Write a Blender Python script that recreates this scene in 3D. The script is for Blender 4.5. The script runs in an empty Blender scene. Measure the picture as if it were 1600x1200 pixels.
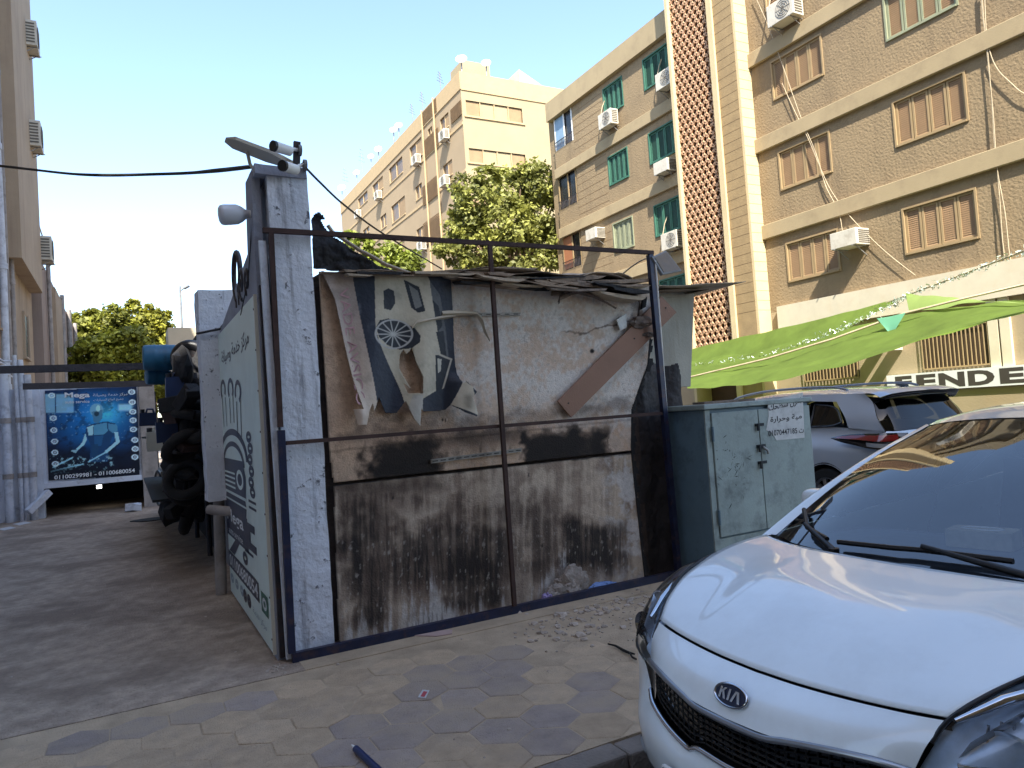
import bpy, bmesh, math, random
import numpy as np
from mathutils import Vector, Matrix, noise as mnoise
import unicodedata
rnd = random.Random(7)
scene = bpy.context.scene
C = scene.collection

# ------------------------------------------------------------------ camera
# two vanishing points measured in the photograph give focal length and attitude
PW, PH = 1600, 1200
PC = np.array([800.0, 600.0])
VL = np.array([200.0, 684.0])      # along +Y (the alley)
VR = np.array([2900.0, 497.0])     # along +X (the shed front)
FPX = math.sqrt(-float((VL-PC) @ (VR-PC)))
def _n(v): return v/np.linalg.norm(v)
AX = _n(np.r_[VR-PC, FPX]); AY = _n(np.r_[VL-PC, FPX]); AZ = np.cross(AX, AY)
R = np.stack([AX, AY, AZ])         # world = R @ cam (x right, y down, z forward)
EYE = np.array([0.0, 0.0, 1.5])
cam_d = bpy.data.cameras.new('camera'); cam = bpy.data.objects.new('camera', cam_d); C.objects.link(cam)
cam_d.sensor_width = 36; cam_d.lens = FPX/PW*36; cam_d.clip_start = 0.05; cam_d.clip_end = 3000
_m = Matrix.Identity(4)
for i in range(3):
    _m[i][0] = R[i][0]; _m[i][1] = -R[i][1]; _m[i][2] = -R[i][2]; _m[i][3] = EYE[i]
cam.matrix_world = _m
scene.camera = cam
scene.render.resolution_x = 1024; scene.render.resolution_y = 768

# ------------------------------------------------------------------ sky, sun, exposure
SUN_AZ, SUN_EL = 23.0, 48.0
w = bpy.data.worlds.new('World'); scene.world = w; w.use_nodes = True
nt = w.node_tree; bg = nt.nodes['Background']
sky = nt.nodes.new('ShaderNodeTexSky'); sky.sky_type = 'NISHITA'; sky.sun_disc = False
sky.sun_elevation = math.radians(SUN_EL); sky.sun_rotation = math.radians(180+SUN_AZ)
sky.air_density = 1.0; sky.dust_density = 1.0; sky.ozone_density = 1.0
nt.links.new(sky.outputs[0], bg.inputs[0]); bg.inputs[1].default_value = 0.13
sd = bpy.data.lights.new('sun', 'SUN'); sd.energy = 4.0; sd.angle = math.radians(0.53); sd.color = (1.0, 0.95, 0.85)
sun = bpy.data.objects.new('sun', sd); C.objects.link(sun)
_a, _e = math.radians(SUN_AZ), math.radians(SUN_EL)
SUN_DIR = Vector((math.sin(_a)*math.cos(_e), math.cos(_a)*math.cos(_e), -math.sin(_e)))
sun.rotation_euler = SUN_DIR.to_track_quat('-Z', 'Y').to_euler()
sun.location = (-10, -20, 40)
vs = scene.view_settings
scene.display_settings.display_device = 'sRGB'
vs.view_transform = 'Standard'; vs.look = 'None'; vs.exposure = 1.85; vs.gamma = 1.0; vs.use_curve_mapping = False

# ------------------------------------------------------------------ pixel helpers
def ray(x, y): return R @ np.array([x-PC[0], y-PC[1], FPX])
def at(x, y, axis, val):
    d = ray(x, y); t = (val-EYE[axis])/d[axis]; return EYE+t*d
def atY(x, y, v): return at(x, y, 1, v)
def atX(x, y, v): return at(x, y, 0, v)
def atZ(x, y, v=0.0): return at(x, y, 2, v)
def proj(p):
    c = (np.asarray(p, float)-EYE) @ R
    return PC + FPX*c[..., :2]/c[..., 2:3]

# ------------------------------------------------------------------ materials
def S(r, g, b):
    f = lambda c: (c/12.92 if c <= .04045 else ((c+.055)/1.055)**2.4)
    return (f(r/255), f(g/255), f(b/255))
MATS = {}
def SL(r, g, b, k=.66): return tuple(c*k for c in S(r, g, b))    # masonry that stands in full sun: real albedo, darker than it looks
def mat(name, col, rough=.8, metal=0.0, var=.18, vscale=2.5, bump=0.0, bscale=60.0, dirt=None, dscale=3.0,
        damt=.5, dlo=.5, dhi=.7, streak=None, vcol=False, spec=.5, coat=0.0, obj=False, sub=None, trans=0.0, rand=0.0):
    if name in MATS: return MATS[name]
    m = bpy.data.materials.new(name); m.use_nodes = True; MATS[name] = m
    n = m.node_tree.nodes; l = m.node_tree.links; b = n['Principled BSDF']
    b.inputs['Roughness'].default_value = rough; b.inputs['Metallic'].default_value = metal
    b.inputs['Specular IOR Level'].default_value = spec
    if coat: b.inputs['Coat Weight'].default_value = coat; b.inputs['Coat Roughness'].default_value = .04
    if obj:
        tc = n.new('ShaderNodeTexCoord'); pos = tc.outputs['Object']
    else:
        g = n.new('ShaderNodeNewGeometry'); pos = g.outputs['Position']
    if vcol:
        a = n.new('ShaderNodeAttribute'); a.attribute_name = 'Col'; colout = a.outputs['Color']
    else:
        rgb = n.new('ShaderNodeRGB'); rgb.outputs[0].default_value = (*col, 1); colout = rgb.outputs[0]
    if var:
        nz = n.new('ShaderNodeTexNoise'); nz.inputs['Scale'].default_value = vscale; nz.inputs['Detail'].default_value = 6
        nz.inputs['Roughness'].default_value = .65
        l.new(pos, nz.inputs['Vector'])
        mr = n.new('ShaderNodeMapRange'); mr.inputs[1].default_value = .3; mr.inputs[2].default_value = .7
        mr.inputs[3].default_value = 1-var; mr.inputs[4].default_value = 1+var
        l.new(nz.outputs[0], mr.inputs[0])
        mx = n.new('ShaderNodeMix'); mx.data_type = 'RGBA'; mx.blend_type = 'MULTIPLY'; mx.inputs[0].default_value = 1
        l.new(colout, mx.inputs[6]); l.new(mr.outputs[0], mx.inputs[7]); colout = mx.outputs[2]
    if rand:     # each piece a little lighter or darker
        oi = n.new('ShaderNodeObjectInfo'); mr = n.new('ShaderNodeMapRange'); mr.inputs[3].default_value = 1-rand; mr.inputs[4].default_value = 1+rand
        l.new(oi.outputs['Random'], mr.inputs[0]); mx = n.new('ShaderNodeMix'); mx.data_type = 'RGBA'; mx.blend_type = 'MULTIPLY'; mx.inputs[0].default_value = 1
        l.new(colout, mx.inputs[6]); l.new(mr.outputs[0], mx.inputs[7]); colout = mx.outputs[2]
    def layer(colr, vec_scale, scale, lo, hi, amt, colout):
        mp = n.new('ShaderNodeMapping'); mp.inputs['Scale'].default_value = vec_scale; l.new(pos, mp.inputs[0])
        nz = n.new('ShaderNodeTexNoise'); nz.inputs['Scale'].default_value = scale; nz.inputs['Detail'].default_value = 8
        nz.inputs['Roughness'].default_value = .7; l.new(mp.outputs[0], nz.inputs['Vector'])
        mr = n.new('ShaderNodeMapRange'); mr.inputs[1].default_value = lo; mr.inputs[2].default_value = hi
        mr.inputs[3].default_value = 0; mr.inputs[4].default_value = amt; l.new(nz.outputs[0], mr.inputs[0])
        mx = n.new('ShaderNodeMix'); mx.data_type = 'RGBA'; l.new(mr.outputs[0], mx.inputs[0])
        l.new(colout, mx.inputs[6]); mx.inputs[7].default_value = (*colr, 1); return mx.outputs[2]
    if dirt is not None: colout = layer(dirt, (1, 1, 1), dscale, dlo, dhi, damt, colout)
    if streak is not None: colout = layer(streak[0], (1, 1, streak[2]), streak[1], streak[3], streak[4], streak[5], colout)
    l.new(colout, b.inputs['Base Color'])
    if bump:
        nb = n.new('ShaderNodeTexNoise'); nb.inputs['Scale'].default_value = bscale; nb.inputs['Detail'].default_value = 5
        l.new(pos, nb.inputs['Vector'])
        bp = n.new('ShaderNodeBump'); bp.inputs['Strength'].default_value = bump; bp.inputs['Distance'].default_value = .02
        l.new(nb.outputs[0], bp.inputs['Height']); l.new(bp.outputs[0], b.inputs['Normal'])
    if trans:
        # thin cloth or leaf: some light passes through
        tr = n.new('ShaderNodeBsdfTranslucent'); l.new(colout, tr.inputs[0])
        ms = n.new('ShaderNodeMixShader'); ms.inputs[0].default_value = trans
        l.new(b.outputs[0], ms.inputs[1]); l.new(tr.outputs[0], ms.inputs[2])
        l.new(ms.outputs[0], n['Material Output'].inputs[0])
    return m
def glass_mat(name, tint, ior=1.5, rough=0.02):
    if name in MATS: return MATS[name]
    m = bpy.data.materials.new(name); m.use_nodes = True; MATS[name] = m
    n = m.node_tree.nodes; l = m.node_tree.links; n.remove(n['Principled BSDF'])
    t = n.new('ShaderNodeBsdfTransparent'); t.inputs[0].default_value = (*tint, 1)
    g = n.new('ShaderNodeBsdfGlossy'); g.inputs['Roughness'].default_value = rough
    f = n.new('ShaderNodeFresnel'); f.inputs[0].default_value = ior
    x = n.new('ShaderNodeMixShader'); l.new(f.outputs[0], x.inputs[0]); l.new(t.outputs[0], x.inputs[1]); l.new(g.outputs[0], x.inputs[2])
    l.new(x.outputs[0], n['Material Output'].inputs[0]); return m
def emit_mat(name, col, st):
    if name in MATS: return MATS[name]
    m = bpy.data.materials.new(name); m.use_nodes = True; MATS[name] = m
    b = m.node_tree.nodes['Principled BSDF']; b.inputs['Base Color'].default_value = (*col, 1)
    b.inputs['Emission Color'].default_value = (*col, 1); b.inputs['Emission Strength'].default_value = st
    return m

# ------------------------------------------------------------------ mesh helpers
class MB:
    def __init__(s): s.v = []; s.f = []; s.c = None
    def quad(s, a, b, c, d):
        k = len(s.v); s.v += [tuple(a), tuple(b), tuple(c), tuple(d)]; s.f.append((k, k+1, k+2, k+3)); return s
    def poly(s, pts):
        k = len(s.v); s.v += [tuple(p) for p in pts]; s.f.append(tuple(range(k, k+len(pts)))); return s
    def hexa(s, p):     # 8 corners: bottom 0-3 ccw, top 4-7
        k = len(s.v); s.v += [tuple(q) for q in p]
        for f in ((3,2,1,0), (4,5,6,7), (0,1,5,4), (1,2,6,5), (2,3,7,6), (3,0,4,7)): s.f.append(tuple(k+i for i in f))
        return s
    def box(s, x0, x1, y0, y1, z0, z1):
        return s.hexa([(x0,y0,z0),(x1,y0,z0),(x1,y1,z0),(x0,y1,z0),(x0,y0,z1),(x1,y0,z1),(x1,y1,z1),(x0,y1,z1)])
    def slab(s, pts, off):   # polygon extruded by vector off
        k = len(s.v); n = len(pts); o = Vector(off)
        s.v += [tuple(p) for p in pts] + [tuple(Vector(p)+o) for p in pts]
        s.f.append(tuple(range(k, k+n))); s.f.append(tuple(k+n+n-1-i for i in range(n)))
        for i in range(n):
            j = (i+1) % n; s.f.append((k+i, k+n+i, k+n+j, k+j))
        return s
    def bar(s, a, b, w, d=None, up=(0,0,1)):   # rectangular bar from a to b
        a = Vector(a); b = Vector(b); t = (b-a).normalized(); u = Vector(up)
        if abs(t.dot(u)) > .97: u = Vector((0,1,0)) if abs(t.y) < .9 else Vector((1,0,0))
        sd_ = t.cross(u).normalized(); u = sd_.cross(t).normalized(); d = d or w
        q = [(-1,-1),(1,-1),(1,1),(-1,1)]
        p = [a+sd_*(w/2*i)+u*(d/2*j) for i, j in q] + [b+sd_*(w/2*i)+u*(d/2*j) for i, j in q]
        return s.hexa(p)
    def tube(s, pts, r, n=8, cap=True):
        P = [Vector(p) for p in pts]; k = len(s.v); rr = r if isinstance(r, (list, tuple)) else [r]*len(P)
        prev = None
        for i, p in enumerate(P):
            t = ((P[i+1] if i+1 < len(P) else p) - (P[i-1] if i else p)).normalized()
            if prev is None:
                u = t.cross(Vector((0,0,1)));  u = t.cross(Vector((1,0,0))) if u.length < .1 else u
            else: u = prev - t*prev.dot(t)
            u.normalize(); prev = u; w_ = t.cross(u)
            for j in range(n):
                an = 2*math.pi*j/n; s.v.append(tuple(p+(u*math.cos(an)+w_*math.sin(an))*rr[i]))
        for i in range(len(P)-1):
            for j in range(n):
                j2 = (j+1) % n; s.f.append((k+i*n+j, k+i*n+j2, k+(i+1)*n+j2, k+(i+1)*n+j))
        if cap:
            s.f.append(tuple(k+n-1-j for j in range(n))); s.f.append(tuple(k+(len(P)-1)*n+j for j in range(n)))
        return s
    def grid(s, G):     # G[i][j] points
        k = len(s.v); a = len(G); b = len(G[0])
        for row in G: s.v += [tuple(p) for p in row]
        for i in range(a-1):
            for j in range(b-1): s.f.append((k+i*b+j, k+i*b+j+1, k+(i+1)*b+j+1, k+(i+1)*b+j))
        return s
    def mesh(s, name, off=(0,0,0)):
        me = bpy.data.meshes.new(name); o = off
        me.from_pydata([(v[0]-o[0], v[1]-o[1], v[2]-o[2]) for v in s.v], [], s.f); me.update()
        return me
    def build(s, name, m, parent=None, smooth=None, local=False, bevel=0):
        off = (0,0,0)
        if parent is not None and not local:
            off = parent['_base'] if '_base' in parent else parent.location
        me = s.mesh(name, off)
        o = bpy.data.objects.new(name, me); C.objects.link(o)
        if isinstance(m, str): m = MATS[m]
        me.materials.append(m)
        if parent is not None: o.parent = parent; o['_base'] = tuple(off)
        if smooth is not None:
            for p in me.polygons: p.use_smooth = True
            me.set_sharp_from_angle(angle=math.radians(smooth))
        if bevel:
            md = o.modifiers.new('bevel', 'BEVEL'); md.width = bevel; md.segments = 2; md.limit_method = 'ANGLE'
        return o
def thing(name, label, cat, loc=(0,0,0), group=None):
    o = bpy.data.objects.new(name, None); C.objects.link(o); o.location = tuple(loc); o.empty_display_size = .2
    o['label'] = label; o['category'] = cat
    if group: o['group'] = group
    return o
def tag(o, label, cat, group=None):
    o['label'] = label; o['category'] = cat
    if group: o['group'] = group
    return o
def solo(mb, name, m, label, cat, group=None, base=None, smooth=None, kind=None):
    """a thing that is one mesh, with its origin at its base"""
    if base is None:
        a = np.array(mb.v); base = (float(a[:,0].mean()), float(a[:,1].mean()), float(a[:,2].min()))
    me = mb.mesh(name, base); o = bpy.data.objects.new(name, me); C.objects.link(o); o.location = base
    me.materials.append(MATS[m] if isinstance(m, str) else m)
    if smooth is not None:
        for p in me.polygons: p.use_smooth = True
        me.set_sharp_from_angle(angle=math.radians(smooth))
    if kind: o['kind'] = kind
    return tag(o, label, cat, group)
def struct(mb, name, m, label=None, kind='structure'):
    o = mb.build(name, m); o['kind'] = kind
    if label: o['label'] = label
    return o
def copy_tree(o, parent=None):
    c = o.copy(); C.objects.link(c)
    if parent is not None: c.parent = parent
    for ch in o.children: copy_tree(ch, c)
    return c
# lettering: Arabic is shaped with presentation forms because text objects do not shape
_F = {}
for _c in range(0xFE70, 0xFEFD):
    _d = unicodedata.decomposition(chr(_c)).split()
    if len(_d) == 2: _F.setdefault(chr(int(_d[1], 16)), {})[_d[0][1:-1]] = chr(_c)
def arabic(s):
    out = []; dual = lambda ch: ch in _F and 'initial' in _F[ch]
    for i, ch in enumerate(s):
        if ch not in _F: out.append(ch); continue
        pr = i > 0 and dual(s[i-1]); nx = dual(ch) and i+1 < len(s) and s[i+1] in _F
        k = 'medial' if pr and nx else 'final' if pr else 'initial' if nx else 'isolated'
        out.append(_F[ch].get(k, _F[ch].get('isolated')))
    return ''.join(reversed(out))
def text_polys(s, bold=0.0, shear=0.0, res=3):
    cu = bpy.data.curves.new('lettering', 'FONT'); cu.body = s; cu.size = 1; cu.resolution_u = res; cu.offset = bold; cu.shear = shear
    o = bpy.data.objects.new('lettering', cu); C.objects.link(o)
    dg = bpy.context.evaluated_depsgraph_get(); me = o.evaluated_get(dg).to_mesh()
    V = np.array([v.co[:2] for v in me.vertices]); Fc = [tuple(p.vertices) for p in me.polygons]
    bpy.data.objects.remove(o); bpy.data.curves.remove(cu)
    V = (V-V.min(0))/(V.max(0)-V.min(0)); return V, Fc
def text_on(s, bl, br, tl, m, parent, name='lettering', push=None, **k):
    """lettering stretched into the box bl-br-tl"""
    V, Fc = text_polys(s, **k); bl, br, tl = (np.asarray(q, float) for q in (bl, br, tl))
    p = np.zeros(3) if push is None else np.asarray(push, float)
    mb = MB(); mb.v = [tuple(bl+(br-bl)*u+(tl-bl)*v_+p) for u, v_ in V]; mb.f = Fc
    return mb.build(name, m, parent)
# numpy value noise for stains
def vnoise(x, y, seed=0):
    x = np.asarray(x, float); y = np.asarray(y, float)
    xi = np.floor(x).astype(int); yi = np.floor(y).astype(int); xf = x-xi; yf = y-yi
    def h(i, j):
        n_ = (i*374761393 + j*668265263 + seed*974634777) & 0x7fffffff
        n_ = ((n_ ^ (n_ >> 13))*1274126177) & 0x7fffffff
        return ((n_ ^ (n_ >> 16)) & 0xffff)/65535.0
    u = xf*xf*(3-2*xf); v = yf*yf*(3-2*yf)
    return (h(xi,yi)*(1-u)+h(xi+1,yi)*u)*(1-v) + (h(xi,yi+1)*(1-u)+h(xi+1,yi+1)*u)*v
def fbm(x, y, seed=0, o=5):
    t = 0; a = .5; s_ = 0
    for i in range(o): t = t+a*vnoise(x*2**i, y*2**i, seed+i); s_ += a; a *= .55
    return t/s_
def sst(x, a, b):
    t = np.clip((x-a)/(b-a), 0, 1); return t*t*(3-2*t)
def inpoly(x, y, poly):
    x = np.asarray(x); y = np.asarray(y); r = np.zeros(x.shape, bool); n_ = len(poly)
    for i in range(n_):
        x0, y0 = poly[i]; x1, y1 = poly[(i+1) % n_]
        if y0 == y1: continue
        c_ = ((y0 > y) != (y1 > y)) & (x < (x1-x0)*(y-y0)/(y1-y0)+x0); r ^= c_
    return r
def boxmask(x, y, x0, x1, y0, y1, s=12):
    return sst(x, x0-s, x0+s)*(1-sst(x, x1-s, x1+s))*sst(y, y0-s, y0+s)*(1-sst(y, y1-s, y1+s))
def lerp(a, b, t): return a+(b-a)*t[..., None]
def set_cols(me, cols):
    a = me.color_attributes.new('Col', 'FLOAT_COLOR', 'POINT')
    d = np.ones((len(me.vertices), 4), np.float32); d[:, :3] = cols; a.data.foreach_set('color', d.ravel())
def srgb_lin(c):
    c = np.asarray(c, float)/255; return np.where(c <= .04045, c/12.92, ((c+.055)/1.055)**2.4)
# ------------------------------------------------------------------ common materials
mat('asphalt', S(88,84,82), .9, var=.25, vscale=1.2, bump=.5, bscale=90, dirt=S(120,108,92), dscale=.6, damt=.5)
mat('alley_dirt', S(174,156,138), .95, var=.3, vscale=7, bump=1.0, bscale=60, dirt=S(128,112,98), dscale=.9, damt=.8, dlo=.46, dhi=.60,
    streak=(S(112,98,86), 26, 1, .56, .7, .6))
mat('joint_sand', S(180,160,134), .95, var=.25, vscale=3, bump=.5, bscale=120)
mat('tile_tan', S(186,164,136), .9, var=.16, vscale=9, bump=.6, bscale=130, dirt=S(166,150,132), dscale=2.2, damt=.8, rand=.10, streak=(S(134,124,116), 22, 1, .58, .7, .5))
mat('tile_mauve', S(160,146,136), .9, var=.16, vscale=9, bump=.6, bscale=130, dirt=S(176,158,136), dscale=1.8, damt=.9, dlo=.42, dhi=.62, rand=.10, streak=(S(124,116,112), 22, 1, .58, .7, .5))
mat('kerb_stone', S(128,120,112), .9, var=.2, vscale=5, bump=.4, bscale=60, dirt=S(70,66,64), dscale=4, damt=.6)
mat('black', (.008,.008,.009), .7, var=0)
mat('soot_black', (.012,.011,.011), .85, var=.4, vscale=8, bump=.3, bscale=50)
mat('dark_steel', S(52,50,54), .5, metal=.3, var=.3, vscale=9, dirt=S(92,58,44), dscale=14, damt=.6)
mat('navy_steel', S(34,40,66), .45, metal=.2, var=.3, vscale=9, dirt=S(86,64,58), dscale=10, damt=.6, dlo=.52, dhi=.66)
mat('rust_steel', S(68,48,42), .75, metal=.2, var=.3, vscale=12, dirt=S(48,34,32), dscale=9, damt=.8)
mat('galv', S(140,140,140), .5, metal=.5, var=.2, vscale=8)
mat('white_plastic', S(226,226,222), .4, var=.05, vscale=6)
mat('grey_plastic', S(120,122,124), .5, var=.1)
mat('dark_plastic', S(26,27,30), .35, var=.1)
mat('cable_black', S(22,22,26), .6, var=.1)
mat('cable_pale', S(176,160,132), .7, var=.2, vscale=4)
mat('plaster_left', S(164,144,120), .92, var=.16, vscale=.8, bump=.5, bscale=35, streak=(S(110,92,80), 3.2, .06, .5, .72, .65))
mat('bay_left', S(170,150,126), .9, var=.12, vscale=.6, bump=.3, bscale=35, streak=(S(128,106,92), 2.6, .05, .5, .72, .5))
mat('white_wash', S(206,212,222), .9, var=.12, vscale=2, bump=.4, bscale=30, dirt=S(120,122,132), dscale=2.4, damt=.7, dlo=.52, dhi=.68)
mat('pipe_grey', S(150,142,136), .7, var=.25, vscale=3, dirt=S(92,84,78), dscale=5, damt=.6)
mat('pipe_white', S(196,200,208), .7, var=.2, vscale=3, dirt=S(110,110,116), dscale=5, damt=.6)

# ------------------------------------------------------------------ the ground
m_ = MB(); m_.quad((-150,-150,-.10), (150,-150,-.10), (150,250,-.10), (-150,250,-.10)); struct(m_, 'road', 'asphalt')
YP = 4.62       # where the tiled pavement meets the alley dirt
YK = 2.60       # kerb line
m_ = MB(); m_.box(-2.62, 6.0, YP, 70, -.2, -.001)
alley = struct(m_, 'alley', 'alley_dirt')
m_ = MB(); m_.box(-14, 6.0, YK+.14, YP-.004, -.2, -.0045)
pavement = struct(m_, 'pavement', 'joint_sand')
m_ = MB(); m_.box(.90, 5.9, YP-.002, 4.95, -.1, .0015); struct(m_, 'sand_strip', 'joint_sand')
# kerb stones
rk = random.Random(3); x = -13.6
for k in range(26):
    L = .74+rk.random()*.04
    b = MB(); dz = rk.uniform(-.008, .004); b.box(x, x+L, YK+rk.uniform(-.006, .006), YK+.135, -.2, dz-.004)
    if x > 5.6: break
    o = b.build('kerb_stone', 'kerb_stone', pavement, bevel=.012); x += L+.012
# six-sided paving tiles, two colours in drifts
mauve = [[(1060,100),(1330,90),(1310,180),(1200,240),(1010,400),(900,420),(860,500),(640,548),(300,548),(330,480),(520,380),(640,320),(760,240),(900,170)],
         [(1310,190),(1560,230),(1560,310),(1400,310),(1320,250)], [(1090,400),(1170,330),(1330,320),(1250,400),(1320,500),(1150,520)],
         [(130,240),(420,230),(330,270),(180,350),(30,440),(0,300)]]
mauve = [[(300+a/2.286, 960+b_/2.286) for a, b_ in q] for q in mauve]
RT = .158
def hex_mesh(name, m):
    v = []; f = []
    for rr, zz in ((RT-.003, -.03), (RT-.003, -.003), (RT-.009, 0)):
        for i in range(6):
            an = math.pi/6+i*math.pi/3; v.append((rr*math.cos(an), rr*math.sin(an), zz))
    for q in (0, 6):
        for i in range(6): f.append((q+i, q+(i+1) % 6, q+6+(i+1) % 6, q+6+i))
    f.append(tuple(range(12, 18)))
    me = bpy.data.meshes.new(name); me.from_pydata(v, [], f); me.materials.append(MATS[m]); return me
hx = [hex_mesh('paving_tile', 'tile_tan'), hex_mesh('paving_tile', 'tile_mauve')]
dx = RT*math.sqrt(3); dy = RT*1.5; row = 0; y = YK+.30; cnt = 0
tr = random.Random(5)
while y < YP-.10:
    x = -2.2+(dx/2 if row % 2 else 0)
    while x < 4.9:
        px, py = proj((x, y, 0)); pw = any(bool(inpoly(px, py, q)) for q in mauve)
        if tr.random() < .04: pw = not pw
        if x > 2.0+tr.uniform(-.5, .3) and y > 4.02+tr.uniform(-.25, .1): x += dx; continue
        if -60 < px < 1130 and py < 1290:
            o = bpy.data.objects.new('paving_tile', hx[1 if pw else 0]); C.objects.link(o); o.parent = pavement
            o.location = (x, y, tr.uniform(-.004, .001)); o.rotation_euler = (tr.uniform(-.012, .012), tr.uniform(-.012, .012), tr.uniform(-.02, .02)); cnt += 1
        x += dx
    y += dy; row += 1
print('tiles', cnt)

# ------------------------------------------------------------------ left apartment block along the alley
XL = -2.55
lb = thing('apartment_building', 'tall brownish apartment block in shade on the left side of the alley', 'building', (-8, 16, 0))
b = MB(); b.box(-14, XL, 2.0, 27.6, -.2, 20.5); b.build('wall', 'plaster_left', lb)
b = MB(); b.box(XL-.05, XL+.012, 2.0, 27.6, -.1, 3.05); b.build('whitewash', 'white_wash', lb)
b = MB(); b.box(XL-.1, -2.2, 22.0, 27.2, 6.3, 20.2); b.build('bay', 'bay_left', lb)
b = MB(); b.box(-14.2, XL+.25, 1.8, 27.8, 20.5, 20.8); b.build('cornice', 'bay_left', lb)
mat('window_dark', S(36,36,38), .25, var=.2, vscale=4)
for k, (y0, z0) in enumerate([(20.2, 4.3), (24.9, 4.1), (20.2, 7.6), (20.2, 10.8), (20.2, 14.0)]):
    b = MB(); b.box(XL-.02, XL+.03, y0, y0+.9, z0, z0+1.2); wn = b.build('window', 'window_dark', lb)
    b = MB(); b.box(XL, XL+.07, y0-.06, y0, z0-.06, z0+1.26).box(XL, XL+.07, y0+.9, y0+.96, z0-.06, z0+1.26).box(XL, XL+.10, y0-.1, y0+1.0, z0-.12, z0-.061); b.build('frame', 'bay_left', wn)
# drain pipes
pr = random.Random(11)
for k, (px, y0, r, m, ztop) in enumerate([(3, 720, .07, 'pipe_white', 3.0), (14, 720, .085, 'pipe_white', 20), (24, 700, .05, 'pipe_grey', 19), (31, 700, .055, 'pipe_grey', 20), (38, 700, .075, 'pipe_white', 3.2), (8, 400, .035, 'pipe_grey', 19), (47, 700, .075, 'pipe_white', 3.3)]):
    p = atX(px, y0, XL+.1); yy = float(p[1])
    pts = [(XL+.02+r, yy, -.1)]
    nn = 7
    for i in range(1, nn+1): pts.append((XL+.02+r+pr.uniform(-.01, .03), yy+pr.uniform(-.05, .05), ztop*i/nn))
    b = MB(); b.tube(pts, r, 10)
    for i in range(1, nn): b.tube([Vector(pts[i])-Vector((0,0,.07)), Vector(pts[i])+Vector((0,0,.07))], r*1.25, 10)
    b.build('drain_pipe', m, lb, smooth=50)
for k, (ya, yb, z) in enumerate([(17.4, 19.5, 3.35), (17.6, 20, 3.28), (18, 21, 3.1)]):
    b = MB(); b.tube([(XL+.16, ya, z), (XL+.2, (ya+yb)/2, z+.02), (XL+.16, yb, z+.05), (XL+.5, yb, z+.03)], .025, 8); b.build('water_pipe', 'pipe_white', lb, smooth=50)

# lower second block further along
b2 = thing('apartment_building', 'lower grey-brown building behind the left block, beyond its projecting bay', 'building', (-8, 40, 0))
mat('plaster_left2', S(150,132,120), .92, var=.14, vscale=.5, bump=.3, bscale=30, streak=(S(112,98,90), 2.5, .06, .5, .72, .5))
b = MB(); b.box(-14, -2.3, 27.9, 52, -.2, 7.6); b.build('wall', 'plaster_left2', b2)
b = MB(); b.box(-14, -2.16, 31.5, 34.5, 2.9, 7.3); b.build('bay', 'plaster_left', b2)
for yy, r in ((29.5, .07), (35.5, .08), (39.5, .1), (44, .09)):
    b = MB(); b.tube([(-2.2, yy, -.1), (-2.2, yy, 7.7)], r, 8); b.build('drain_pipe', 'pipe_grey', b2, smooth=50)
for yy, zz in ((36.3, 4.6), (41, 4.6), (36.3, 1.8)):
    b = MB(); b.box(-2.32, -2.27, yy, yy+1.3, zz, zz+1.5); wn = b.build('window', 'white_plastic', b2)
    b = MB(); b.box(-2.28, -2.25, yy+.1, yy+1.2, zz+.1, zz+1.4); b.build('pane', 'window_dark', wn)

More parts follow.
